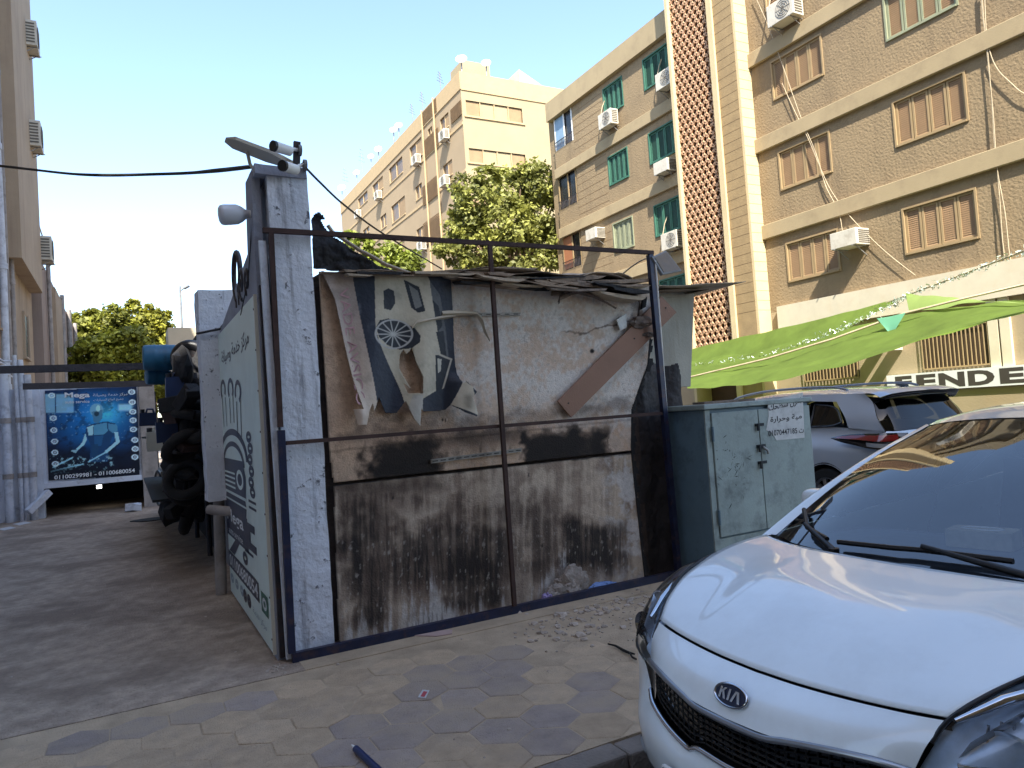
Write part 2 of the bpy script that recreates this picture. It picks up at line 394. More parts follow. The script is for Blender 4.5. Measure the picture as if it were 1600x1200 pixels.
# ------------------------------------------------------------------ air conditioners: one builder for the whole street
mat('ac_white', SL(222,214,196, 0.75), .5, var=.08, vscale=3, dirt=S(150,134,110), dscale=4, damt=.5)
mat('ac_grille', S(96,90,80), .6, var=.1)
def ac_unit(name, label, group, c, size, nrm, kind='split', pipe=True):
    """c = centre of the back face at the wall; nrm = 'x-','x+','y-' outward direction; size = (width along wall, depth, height)"""
    W_, D_, H_ = size
    n = {'x-': Vector((-1,0,0)), 'x+': Vector((1,0,0)), 'y-': Vector((0,-1,0))}[nrm]
    t = Vector((0,1,0)) if nrm[0] == 'x' else Vector((1,0,0)); c = Vector(c); up = Vector((0,0,1))
    o = thing(name, label, 'air conditioner', tuple(c-up*(H_/2)), group)
    g = .10 if kind == 'split' else -.1
    def bx(mb, t0, t1, n0, n1, z0, z1):
        P = [c+t*a+n*d+up*z for z in (z0, z1) for a, d in ((t0, n0), (t1, n0), (t1, n1), (t0, n1))]
        mb.hexa(P)
    b = MB(); bx(b, -W_/2, W_/2, g, g+D_, -H_/2, H_/2); b.build('casing', 'ac_white', o, bevel=.015)
    b = MB(); k = 7
    if kind == 'split':   # round fan grille on the front and slats on the ends
        cc = c+n*(g+D_+.006)-t*(W_*.12); rr = H_*.40
        for q in range(4):
            ring = [cc+t*(math.cos(an)*rr*(q+1)/4)+up*(math.sin(an)*rr*(q+1)/4) for an in [2*math.pi*i/18 for i in range(19)]]
            b.tube(ring, .008, 4, cap=False)
        for q in range(4):
            an = q*math.pi/4; b.tube([cc-t*(math.cos(an)*rr)-up*(math.sin(an)*rr), cc+t*(math.cos(an)*rr)+up*(math.sin(an)*rr)], .006, 4)
        b.build('fan_grille', 'ac_grille', o)
    for s in (-1, 1):
        b = MB()
        for q in range(k):
            z = -H_*.36+H_*.72*q/(k-1)
            ta, tb = (W_/2+.001, W_/2+.012) if s > 0 else (-W_/2-.012, -W_/2-.001)
            bx(b, ta, tb, g+D_*.15, g+D_*.85, z-H_*.03, z+H_*.03)
        b.build('side_louvre', 'ac_grille', o)['kind'] = 'stuff'
    for s in (-1, 1):
        b = MB(); a_ = c+t*(s*W_*.35)-up*(H_/2+.012)
        b.bar(a_-n*.02, a_+n*(g+D_+.04), .03, .022); b.bar(a_-up*.28-n*.02, a_+n*(g+D_*.8), .022); b.build('bracket', 'galv', o)
    if pipe:
        b = MB(); s = c+t*(W_*.5)+n*(g+D_*.3)
        b.tube([s-up*(H_*.2), s+t*.14-up*(H_*.1)+n*.02, s+t*.22+up*(H_*.5), s+t*.2+up*(H_*1.3)-n*(g+.05), s+t*.1+up*(H_*1.7)-n*(g+D_*.3)], .022, 6)
        b.build('pipe', 'cable_pale', o, smooth=60)
    return o
for k, (px, py, lab) in enumerate([(58, 62, 'air conditioner highest up the left block, at the top edge'), (64, 216, 'air conditioner in the middle of the three on the left block'), (81, 392, 'air conditioner lowest on the left block, above the lower building')]):
    p = atX(px, py, -1.95)
    o = ac_unit('air_conditioner', lab, 'air conditioners on the left block', (-2.40, p[1], p[2]), (.85, .38, .78), 'x+')
    if p[1] > 27.5: b = MB(); b.box(XL-.2, -2.42, p[1]-.6, p[1]+.6, p[2]-.6, p[2]+.5)
for o in []: pass
# ------------------------------------------------------------------ the burnt shed
YF = 4.82
YW = YF+.14
def soot_cols(px, py):
    """colour of the scorched boards, laid out as the stains lie in the photograph"""
    n1 = fbm(px/60, py/60, 1); n2 = fbm(px/16, py/16, 2); st = fbm(px/4.2, py/90, 3, 4); st2 = fbm(px/9, py/140, 4, 4); sp = fbm(px/5, py/6, 9, 3)
    tan = np.array(S(200,170,144)); pale = np.array(S(216,210,202)); brown = np.array(S(132,108,88)); black = np.array(S(30,26,24)); white = np.array(S(206,202,198))
    seam = 757-(px-520)*.1065
    upper = py < seam
    col = np.empty(px.shape+(3,)); col[:] = tan
    col = lerp(col, col*.82, sst(n2, .45, .7))
    # pale peeled coat on the middle and right of the upper board
    pl = sst(px, 640, 720)*(1-sst(py, 655, 690)*.75)*sst(n1*.45+n2*.3+sp*.35, .40, .60)
    pl *= 1-.75*sst(py, 600, 660)*(1-sst(px, 900, 980))*.5
    col = lerp(col, pale, np.clip(pl, 0, 1)*.9)
    col = lerp(col, np.array(S(204,186,168)), sst(px, 640, 720)*(1-pl)*.6*(1-sst(py, 640, 680)))
    # small dark scars
    col = lerp(col, brown*.7, sst(sp, .70, .78)*.35)
    # lower board: grey-brown grime with fine vertical runs
    f1 = fbm(px/2.6, py/70, 13, 4); f2 = fbm(px/7, py/120, 14, 4); bl_ = fbm(px/34, py/34, 15, 5)
    lowc = np.empty_like(col); lowc[:] = np.array(S(186,168,148))
    lowc = lerp(lowc, np.array(S(144,126,110)), sst(bl_*.6+f2*.4, .38, .60))
    lowc = lowc*(.78+.44*f1)[..., None]
    wmask = boxmask(px, py, 945, 1012, 690, 905, 22)*sst(n2*.6+sp*.4+bl_*.3, .52, .74)
    lowc = lerp(lowc, white, wmask*.75)
    tanp = boxmask(px, py, 600, 680, 830, 900, 24)*.5; lowc = lerp(lowc, np.array(S(176,142,116)), tanp*sst(bl_, .4, .6))
    col = np.where(upper[..., None], col, lowc)
    # scorched fields: soft, blotched
    s = np.zeros(px.shape); wob = (bl_-.5)*60; wob2 = (n2-.5)*34
    def fld(x0, x1, y0, y1, k, soft=22, tilt=-.1065):
        yy = py-(px-x0)*tilt
        nonlocal s
        s = np.maximum(s, boxmask(px+wob+wob2, yy+wob2*.8, x0, x1, y0, y1, soft)*k)
    fld(566, 684, 692, 760, 1.0, 20); fld(815, 956, 680, 752, .95, 16); fld(620, 830, 676, 716, .42, 20)
    fld(520, 1000, 672, 692, .40, 16); fld(540, 700, 655, 690, .3, 24)
    dripu = sst(f2, .5, .62)*boxmask(px, py, 560, 960, 670, 745, 14)*.35
    s = np.where(upper, np.maximum(s, dripu*(s > .1)), 0)
    run = .62+.5*sst(f1*.5+f2*.5, .36, .62)
    fl = lambda x0, x1, y0, y1, k, sf: boxmask(px+wob*.8, py+wob*.7, x0, x1, y0, y1, sf)*k
    r_ = np.maximum.reduce([fl(528,612,785,930,.74,30), fl(600,800,815,930,.86,38), fl(805,872,790,905,.62,28), fl(872,972,810,895,.98,26), fl(700,880,765,830,.42,34),
                            fl(545,602,900,985,.74,20), fl(690,795,905,958,.72,20), fl(525,700,765,800,.4,20)])*run
    s = np.where(upper, s, np.maximum(r_, boxmask(px, py, 520, 700, 740, 775, 20)*.45))
    s = np.clip(s*(.62+.75*bl_)+(n2-.5)*.18*(s > .05), 0, 1)
    col = lerp(col, np.array(S(82,66,56)), sst(s, .05, .50)*.8)
    col = lerp(col, black, sst(s, .30, .90)*np.where(upper, .94, .88))
    # pale specks scraped through the soot
    col = lerp(col, np.array(S(168,160,150)), sst(fbm(px/3, py/9, 19, 3), .70, .78)*sst(py, 780, 860)*.6*np.where(upper, 0, 1))
    # bare white foot of the board with ragged upper edge
    foot = 978-(px-520)*.135+(f1-.5)*60+(f2-.5)*110+(bl_-.5)*50-40*boxmask(px, py, 640, 690, 800, 1000, 20)-60*boxmask(px, py, 840, 900, 800, 1000, 20)
    fm = sst(py, foot, foot+30)*(.45+.55*sst(n2, .3, .6))
    col = lerp(col, white*.92, np.where(upper, 0, fm)*.85)
    col = lerp(col, np.array(S(112,104,98)), np.where(upper, 0, fm)*sst(f1, .5, .62)*.75)
    # seams, holes
    for dy_, k_, hw in ((0, .95, 1.3), (-52, .35, 1.0)):
        d_ = np.abs(py-(seam+dy_)-(n2-.5)*3); col = lerp(col, black, (1-sst(d_, hw, hw+1.6))*k_)
    col = lerp(col, black, 1-sst(np.hypot(px-923, py-549), 2.5, 4.5))
    for hx_, hy_ in ((690, 656), (694, 657), (845, 852), (612, 778), (824, 742)): col = lerp(col, black, 1-sst(np.hypot((px-hx_)*1.6, (py-hy_)*.6), 1.2, 2.6))
    crack = np.abs(py-(512+8*np.sin(px/23)+(n2-.5)*14)); col = lerp(col, brown*.55, (1-sst(crack, .8, 2.0))*boxmask(px, py, 880, 1000, 480, 540, 6)*.8)
    return np.clip(col, 0, 1)
def painted_grid(name, outline, plane_y, res, colf, m, parent, holes=(), disp=None, thick=0.0):
    """fine sheet cut to an outline (photo pixels on the plane Y=plane_y), coloured per vertex"""
    W3 = np.array([atY(x, y, plane_y) for x, y in outline]); x0, x1 = W3[:,0].min(), W3[:,0].max(); z0, z1 = W3[:,2].min(), W3[:,2].max()
    nx = max(2, int((x1-x0)/res)); nz = max(2, int((z1-z0)/res))
    X, Z = np.meshgrid(np.linspace(x0, x1, nx), np.linspace(z0, z1, nz)); P = np.stack([X, np.full_like(X, plane_y), Z], -1)
    q = proj(P); px, py = q[..., 0], q[..., 1]
    keep = inpoly(px, py, outline)
    for h in holes: keep &= ~inpoly(px, py, h)
    if disp is not None: P[..., 1] += disp(px, py)
    cols = colf(px, py).reshape(-1, 3); V = P.reshape(-1, 3)
    idx = np.arange(nx*nz).reshape(nz, nx)
    fk = keep[:-1,:-1] & keep[1:,:-1] & keep[:-1,1:] & keep[1:,1:]
    Fq = np.stack([idx[:-1,:-1][fk], idx[:-1,1:][fk], idx[1:,1:][fk], idx[1:,:-1][fk]], -1)
    used = np.unique(Fq); remap = -np.ones(nx*nz, int); remap[used] = np.arange(len(used))
    off = np.array(parent.location) if parent is not None else V[used].mean(0)*[1,1,0]+np.array([0,0,V[used][:,2].min()])
    me = bpy.data.meshes.new(name); me.from_pydata((V[used]-off).tolist(), [], remap[Fq].tolist()); set_cols(me, cols[used])
    me.materials.append(MATS[m]); o = bpy.data.objects.new(name, me); C.objects.link(o)
    if parent is not None: o.parent = parent; o['_base'] = tuple(off)
    else: o.location = off
    for p in me.polygons: p.use_smooth = True
    if thick:
        md = o.modifiers.new('thickness', 'SOLIDIFY'); md.thickness = thick; md.offset = 1
    return o
mat('scorched', (1,1,1), .9, var=.14, vscale=30, bump=.45, bscale=85, vcol=True)
shed = thing('shed', 'fire-damaged board shed with sooty front, white concrete pillar and warped roof', 'shed', (2.5, YW, 0))
brd_u = [(497,424),(700,424),(1022,446),(1024,500),(1014,560),(1000,600),(985,640),(986,704),(520,756),(512,700)]
brd_l = [(520,758),(986,706),(992,760),(1004,860),(1008,905),(800,955),(640,985),(528,1008)]
painted_grid('upper_board', brd_u, YW, .0085, soot_cols, 'scorched', shed, thick=.02)
painted_grid('lower_board', brd_l, YW+.004, .0085, soot_cols, 'scorched', shed, thick=.02)
# lighter rectangle of timber behind, left edge strip
def wall_x(px, py=700, y=YW): return float(atY(px, py, y)[0])
mat('timber_tan', S(176,138,108), .85, var=.2, vscale=5, bump=.3, bscale=60, streak=(S(104,80,62), 9, .15, .5, .75, .6))
mat('fascia_dark', S(66,54,48), .85, var=.3, vscale=7, bump=.4, bscale=50, dirt=S(24,20,20), dscale=5, damt=.8)
b = MB(); b.box(1.16, 3.9, YW+.05, YW+.09, .02, 2.46); b.build('backing_board', 'fascia_dark', shed)
# side and back walls and the dark inside
mat('shed_side', S(150,150,152), .85, var=.15, vscale=2, bump=.3, bscale=40, streak=(S(70,64,62), 4, .1, .5, .7, .6))
b = MB(); b.box(.93, .97, YW+.3, 9.4, 0, 2.30); b.build('side_wall', 'shed_side', shed)
b = MB(); b.box(.98, 4.7, 9.3, 9.36, 0, 2.35); b.build('back_wall', 'fascia_dark', shed)
b = MB(); b.box(4.62, 4.68, YW+.75, 9.3, 0, 2.35); b.build('side_wall', 'fascia_dark', shed)
# pale end panel that shows beyond the frame, on the right
P = [atY(x, y, YF+.42) for x, y in ((1000,452),(1085,452),(1079,604),(1000,604))]
b = MB(); b.slab(P, (0,.03,0)); b.build('end_panel', mat('end_panel', S(176,172,158), .85, var=.1, vscale=3, bump=.2, bscale=60, streak=(S(140,128,110), 6, .12, .5, .72, .6)), shed)
# burnt black sheet at the right end, with its curled upper edge
mat('burnt_sheet', S(44,40,42), .7, var=.35, vscale=6, bump=.7, bscale=16, dirt=S(86,74,68), dscale=7, damt=.5, dlo=.56, dhi=.72)
o_ = [(1004,566),(1012,558),(1030,566),(1046,571),(1060,566),(1066,590),(1070,640),(1064,700),(1064,800),(1062,902),(1008,912),(1006,860),(994,760),(988,690),(990,640),(998,600)]
painted_grid('burnt_sheet', o_, YW+.05, .009, lambda a, b_: np.ones(a.shape+(3,)), 'burnt_sheet', shed, disp=lambda a, b_: .06*fbm(a/22, b_/40, 5)+.02*np.sin(a/9), thick=.006)
# charred edge strips round the boards
b = MB()
rr = random.Random(21)
def ragged(pts, wd, mb, y):
    for (a, c) in zip(pts[:-1], pts[1:]):
        n = max(2, int(math.hypot(c[0]-a[0], c[1]-a[1])/9))
        for i in range(n):
            t0 = i/n; t1 = (i+1)/n; w0 = wd*rr.uniform(.4, 1.5)
            p0 = (a[0]+(c[0]-a[0])*t0, a[1]+(c[1]-a[1])*t0); p1 = (a[0]+(c[0]-a[0])*t1, a[1]+(c[1]-a[1])*t1)
            A = [atY(p0[0], p0[1], y), atY(p0[0]+w0, p0[1], y), atY(p1[0]+w0*rr.uniform(.6, 1.4), p1[1], y), atY(p1[0], p1[1], y)]
            mb.slab(A, (0, .02, 0))
ragged([(1019,470),(1016,520),(1012,570),(1000,602),(987,642),(986,700),(992,760),(1003,860),(1008,905)], 5, b, YW-.024)
b.build('charred_edge', 'soot_black', shed)
# the white concrete pillar with cracked paint
mat('pillar_white', S(212,216,224), .85, var=.10, vscale=3, bump=.6, bscale=24, dirt=S(84,84,92), dscale=12, damt=.9, dlo=.60, dhi=.64,
    streak=(S(96,98,108), 11, .08, .55, .70, .8))
def rough_box(x0, x1, y0, y1, z0, z1, nx, ny, nz, amp, seed, taper=0, drop=None):
    bm = bmesh.new(); g = {}
    def vert(i, j, k):
        if (i, j, k) not in g:
            p = Vector((x0+(x1-x0)*i/nx, y0+(y1-y0)*j/ny, z0+(z1-z0)*k/nz))
            d = mnoise.noise_vector(p*2.2+Vector((seed, 0, 0)))*amp + mnoise.noise_vector(p*9+Vector((seed, 3, 0)))*amp*.5
            if drop: p = p+drop(p)
            g[(i, j, k)] = bm.verts.new(p+d)
        return g[(i, j, k)]
    def face(q): bm.faces.new([vert(*c) for c in q])
    for i in range(nx):
        for k in range(nz):
            face([(i,0,k),(i+1,0,k),(i+1,0,k+1),(i,0,k+1)]); face([(i+1,ny,k),(i,ny,k),(i,ny,k+1),(i+1,ny,k+1)])
    for j in range(ny):
        for k in range(nz):
            face([(0,j+1,k),(0,j,k),(0,j,k+1),(0,j+1,k+1)]); face([(nx,j,k),(nx,j+1,k),(nx,j+1,k+1),(nx,j,k+1)])
    for i in range(nx):
        for j in range(ny): face([(i,j,nz),(i+1,j,nz),(i+1,j+1,nz),(i,j+1,nz)]); face([(i,j+1,0),(i+1,j+1,0),(i+1,j,0),(i,j,0)])
    mb = MB(); bm.verts.index_update(); mb.v = [tuple(v.co) for v in bm.verts]; mb.f = [tuple(v.index for v in f.verts) for f in bm.faces]; bm.free(); return mb
b = rough_box(.88, 1.145, YF+.04, YF+.34, 0, 3.17, 10, 10, 110, .010, 1.0); pil = b.build('pillar', 'pillar_white', shed, smooth=50)
# grey plastered cheek behind the pillar, sloping down to the rear wall
mat('cheek_grey', S(150,154,166), .9, var=.12, vscale=3, bump=.4, bscale=40, dirt=S(90,92,104), dscale=4, damt=.5)
ck = [(.845, YF+.10, 0), (.845, 7.1, 0), (.845, 7.1, 2.42), (.845, YF+.42, 2.72), (.845, YF+.34, 3.2), (.845, YF+.10, 3.2)]
b = MB(); b.slab(ck, (-.055, 0, 0)); b.build('cheek_wall', 'cheek_grey', shed)
# capping of the pillar
b = rough_box(.80, 1.13, YF+.02, YF+.38, 3.165, 3.23, 6, 6, 2, .012, 4.0); b.build('pillar_cap', 'cheek_grey', shed, smooth=50)
# vertical white angle iron between pillar and sign
b = MB(); b.bar((.852, YF+.03, .02), (.825, YF+.03, 2.72), .045, .03); b.build('corner_angle', 'white_wash', shed)
# roof: warped, burnt sheets, each a piece of its own
mat('roof_sheet', S(148,128,108), .75, var=.3, vscale=4, bump=.4, bscale=35, dirt=S(62,52,46), dscale=4, damt=.8, dlo=.5, dhi=.64)
mat('shred_grey0', S(132,118,106), .8, var=.3, vscale=8, bump=.5, bscale=40, dirt=S(60,52,48), dscale=7, damt=.8)
mat('roof_black', S(24,22,24), .75, var=.4, vscale=5, bump=.6, bscale=20)
mat('roof_pale', S(184,166,142), .7, var=.2, vscale=4, bump=.3, bscale=35, dirt=S(70,60,54), dscale=4, damt=.7)
b = MB(); b.box(1.0, 4.65, YW+.5, 9.35, 2.34, 2.39); b.build('roof_deck', 'roof_black', shed)
def sheet(pts_front, depth, rise, m, name='roof_sheet', amp=.03, seed=1, n=26, yoff=YW-.10, thick=.006):
    """a bent sheet whose front edge follows photo pixels"""
    P = [Vector(atY(x, y, yoff)) for x, y in pts_front]; G = []
    L = [0]
    for a, c in zip(P[:-1], P[1:]): L.append(L[-1]+(c-a).length)
    for i in range(n+1):
        d = L[-1]*i/n; k = max(j for j in range(len(L)-1) if L[j] <= d+1e-9); t = (d-L[k])/(L[k+1]-L[k]); p = P[k].lerp(P[k+1], t); row = []
        for j in range(9):
            u = j/8; q = Vector((p.x, p.y+depth*u, p.z+rise*u)); nn = mnoise.noise_vector(q*2.6+Vector((seed*7, 0, 0)))
            q += Vector((nn.x*.02, nn.y*.03*(1 if j == 0 else .4), nn.z*amp)); row.append(q)
        G.append(row)
    mb = MB(); mb.grid(G); o = mb.build(name, m, shed, smooth=60)
    md = o.modifiers.new('thickness', 'SOLIDIFY'); md.thickness = thick
    return o
sheet([(500,426),(560,424),(640,430),(700,428)], 1.5, .05, 'roof_sheet', seed=2)
sheet([(690,427),(760,420),(850,424),(930,430)], 1.6, .06, 'roof_sheet', seed=3, amp=.05)
sheet([(665,424),(740,419),(842,419)], 2.6, .04, 'roof_pale', seed=4)
sheet([(690,434),(800,438),(900,446),(985,455)], .9, .06, 'roof_sheet', seed=5, amp=.04)
sheet([(800,430),(880,428),(960,432),(1010,446)], 1.1, .04, 'roof_sheet', seed=6, amp=.045)
sheet([(880,436),(930,428),(968,430),(992,440)], .8, .08, 'roof_pale', seed=7, amp=.08)
sheet([(960,448),(1010,444),(1075,445),(1165,441)], .7, -.02, 'roof_pale', seed=8, amp=.02, yoff=YW+.02)
sheet([(1000,456),(1040,455),(1110,452),(1090,456)], .9, .02, 'roof_sheet', seed=9, amp=.02, yoff=YW+.1)
# ragged board ends and folded tin stacked along the eave
er = random.Random(33)
for k in range(26):
    x0 = er.uniform(690, 985); L = er.uniform(40, 120); y0 = 424+(x0-690)*.066+er.uniform(-4, 18); tl_ = er.uniform(-.10, .10)+.06; th = er.uniform(1.5, 4.5); x1 = min(x0+L, 1018); yy = YW-.10-er.random()*.14
    q = [(x0, y0), (x0+(x1-x0)*.4, y0+(x1-x0)*.4*tl_+er.uniform(-2, 2)), (x1, y0+(x1-x0)*tl_), (x1-er.uniform(0, 12), y0+(x1-x0)*tl_+th), (x0+(x1-x0)*.5, y0+(x1-x0)*.5*tl_+th+er.uniform(0, 3)), (x0+er.uniform(0, 8), y0+th)]
    b = MB(); b.slab([atY(*p_, yy) for p_ in q], (0, er.uniform(.2, .5), er.uniform(0, .06))); b.build('roof_board', er.choice(['roof_pale', 'roof_sheet', 'roof_sheet', 'roof_black', 'shred_grey0']), shed)
for k in range(9):
    x0 = er.uniform(505, 690); L = er.uniform(40, 100); y0 = 422+er.uniform(-2, 6); b = MB(); yy = YW-.08-er.random()*.1
    b.slab([atY(*p_, yy) for p_ in ((x0, y0), (x0+L, y0+er.uniform(0, 6)), (x0+L-6, y0+5), (x0+3, y0+4))], (0, .3, .03)); b.build('roof_board', er.choice(['roof_sheet', 'roof_black', 'roof_pale']), shed)
# the black sheet curling up against the pillar
blk = [(488,340),(493,331),(500,328),(508,333),(511,339),(506,341),(512,352),(520,362),(540,374),(560,388),(580,398),(600,410),(640,424),(680,429),(640,430),(560,424),(490,418)]
def blkd(a, b_): return .10*fbm(a/30, b_/30, 8)+.0005*(a-490)
painted_grid('roof_sheet', blk, YW+.02, .007, lambda a, b_: np.ones(a.shape+(3,)), 'roof_black', shed, disp=blkd, thick=.008)
b = MB(); b.tube([atY(x, y, YW+.0) for x, y in ((512,352),(520,363),(540,376),(562,391),(582,401),(602,413),(640,427),(690,430))], .014, 6); b.build('roof_edge', 'roof_pale', shed, smooth=60)
# shredded sheet hanging at the top right of the boards
def shred(pts, y, m, name='hanging_shred', wd=7, seed=0):
    r2 = random.Random(seed); A = []; B_ = []
    for i, (x, yy) in enumerate(pts):
        k = wd*(1-.75*i/(len(pts)-1)); j = y-.03*r2.random()
        A.append(atY(x, yy-k, j)); B_.append(atY(x+r2.uniform(-2, 2), yy+k, j-.02*r2.random()))
    mb = MB(); mb.grid([[a, (np.array(a)+np.array(c))/2+np.array([0, -.02*r2.random(), 0]), c] for a, c in zip(A, B_)])
    o = mb.build(name, m, shed, smooth=60); md = o.modifiers.new('thickness', 'SOLIDIFY'); md.thickness = .004
    return o
mat('shred_grey', S(120,106,96), .8, var=.3, vscale=8, bump=.5, bscale=40, dirt=S(48,40,38), dscale=7, damt=.8)
shred([(880,452),(905,456),(925,462),(945,472),(964,482)], YW-.07, 'shred_grey', wd=5, seed=1)
shred([(890,456),(880,462),(874,466),(872,474)], YW-.06, 'shred_grey', wd=6, seed=2)
shred([(900,450),(920,452),(940,458),(962,466)], YW-.08, 'shred_grey', wd=6, seed=3)
shred([(862,458),(890,458),(925,455),(985,462)], YW-.05, 'roof_sheet', wd=4, seed=4)
shred([(985,455),(995,462),(1000,474),(996,496)], YW-.05, 'shred_grey', wd=7, seed=5)
# crumpled tin and foil at the upper right corner
def crumple(cpx, y, size, m, parent, name, seed, n=8, sq=(1, .6, .8)):
    bm = bmesh.new(); bmesh.ops.create_icosphere(bm, subdivisions=3, radius=1); c = Vector(atY(cpx[0], cpx[1], y))
    for v in bm.verts:
        d = mnoise.noise(v.co*1.6+Vector((seed*5.1, 0, 0)))*.5+mnoise.noise(v.co*4+Vector((0, seed, 0)))*.28
        v.co = Vector((v.co.x*sq[0], v.co.y*sq[1], v.co.z*sq[2]))*(1+d)*size+c
    mb = MB(); bm.verts.index_update(); mb.v = [tuple(v.co) for v in bm.verts]; mb.f = [tuple(v.index for v in f.verts) for f in bm.faces]; bm.free()
    return mb.build(name, m, parent)
mat('foil', S(176,174,170), .45, metal=.3, var=.2, vscale=10, bump=.4, bscale=40, dirt=S(100,90,82), dscale=6, damt=.6)
crumple((1002,503), YW-.06, .085, 'shred_grey', shed, 'crumpled_tin', 1, sq=(1.3,.5,.6))
crumple((1013,523), YW-.05, .06, 'shred_grey', shed, 'crumpled_tin', 2, sq=(1.2,.5,.5))
b = MB(); b.slab([atY(x, y, YW-.05) for x, y in ((962,500),(977,490),(978,512),(968,516))], (0,-.012,0)); b.build('foil_scrap', 'foil', shed)
b = MB(); b.slab([atY(x, y, YW-.03) for x, y in ((1003,466),(1009,464),(1007,480),(1000,484))], (0,-.02,0)); b.build('charred_block', 'soot_black', shed)
# aluminium strips screwed to the boards
mat('alu_strip', S(150,144,136), .5, metal=.4, var=.2, vscale=10, dirt=S(80,70,62), dscale=12, damt=.7)
for a, c, h in (((632,493), (812,491), .020), ((673,721), (814,703), .028)):
    A = Vector(atY(*a, YW-.03)); B_ = Vector(atY(*c, YW-.03)); b = MB(); b.bar(A, B_, .022, h); b.bar(A+Vector((0,-.012,h*.4)), B_+Vector((0,-.012,h*.4)), .008, .008)
    o = b.build('strip', 'alu_strip', shed)
    b = MB()
    for i in range(12):
        q = A.lerp(B_, (i+.5)/12); b.bar(q+Vector((-.02,-.013,0)), q+Vector((.02,-.013,0)), .004, .006)
    b.build('slot', 'black', o)['kind'] = 'stuff'

# ------------------------------------------------------------------ the steel frame standing before the shed
fr = thing('steel_frame', 'rusty steel bar frame with a cross of bars standing before the shed front', 'frame', (2.45, YF, 0))
FX0, FX1, FZ = .86, 4.045, 2.785
mid = 2.46
t = .032
b = MB(); b.bar((FX0-.03, YF, FZ), (FX1, YF, FZ-.01), t, t); b.build('top_bar', 'rust_steel', fr)
b = MB(); b.bar((FX0, YF, .03), (FX1+.02, YF, .03), .04, .06); b.build('bottom_bar', 'navy_steel', fr)
b = MB(); b.bar((FX0+.01, YF, 1.50), (FX0+.02, YF, FZ-.017), t, t); b.build('left_post', 'rust_steel', fr)
b = MB(); b.bar((FX0, YF, .061), (FX0+.012, YF, 1.48), .045, .04); b.build('left_post', 'navy_steel', fr)
b = MB(); b.bar((FX1+.008, YF, .061), (FX1-.035, YF, FZ-.03), .045, .045); b.build('right_post', 'navy_steel', fr)
b = MB(); b.bar((FX0+.04, YF-.001, 1.395), (FX1-.04, YF-.001, 1.395), .026, .026); b.build('cross_bar', 'rust_steel', fr)
b = MB(); b.bar((mid, YF-.03, .064), (mid, YF-.03, FZ-.03), .03, .03); b.build('middle_post', 'rust_steel', fr)
b = MB(); b.tube([(FX1+.05, YF+.02, .03), (FX1+.035, YF+.02, 1.2), (FX1-.005, YF-.03, 2.7)], .008, 6); o = b.build('conduit', 'white_plastic', fr, smooth=50)

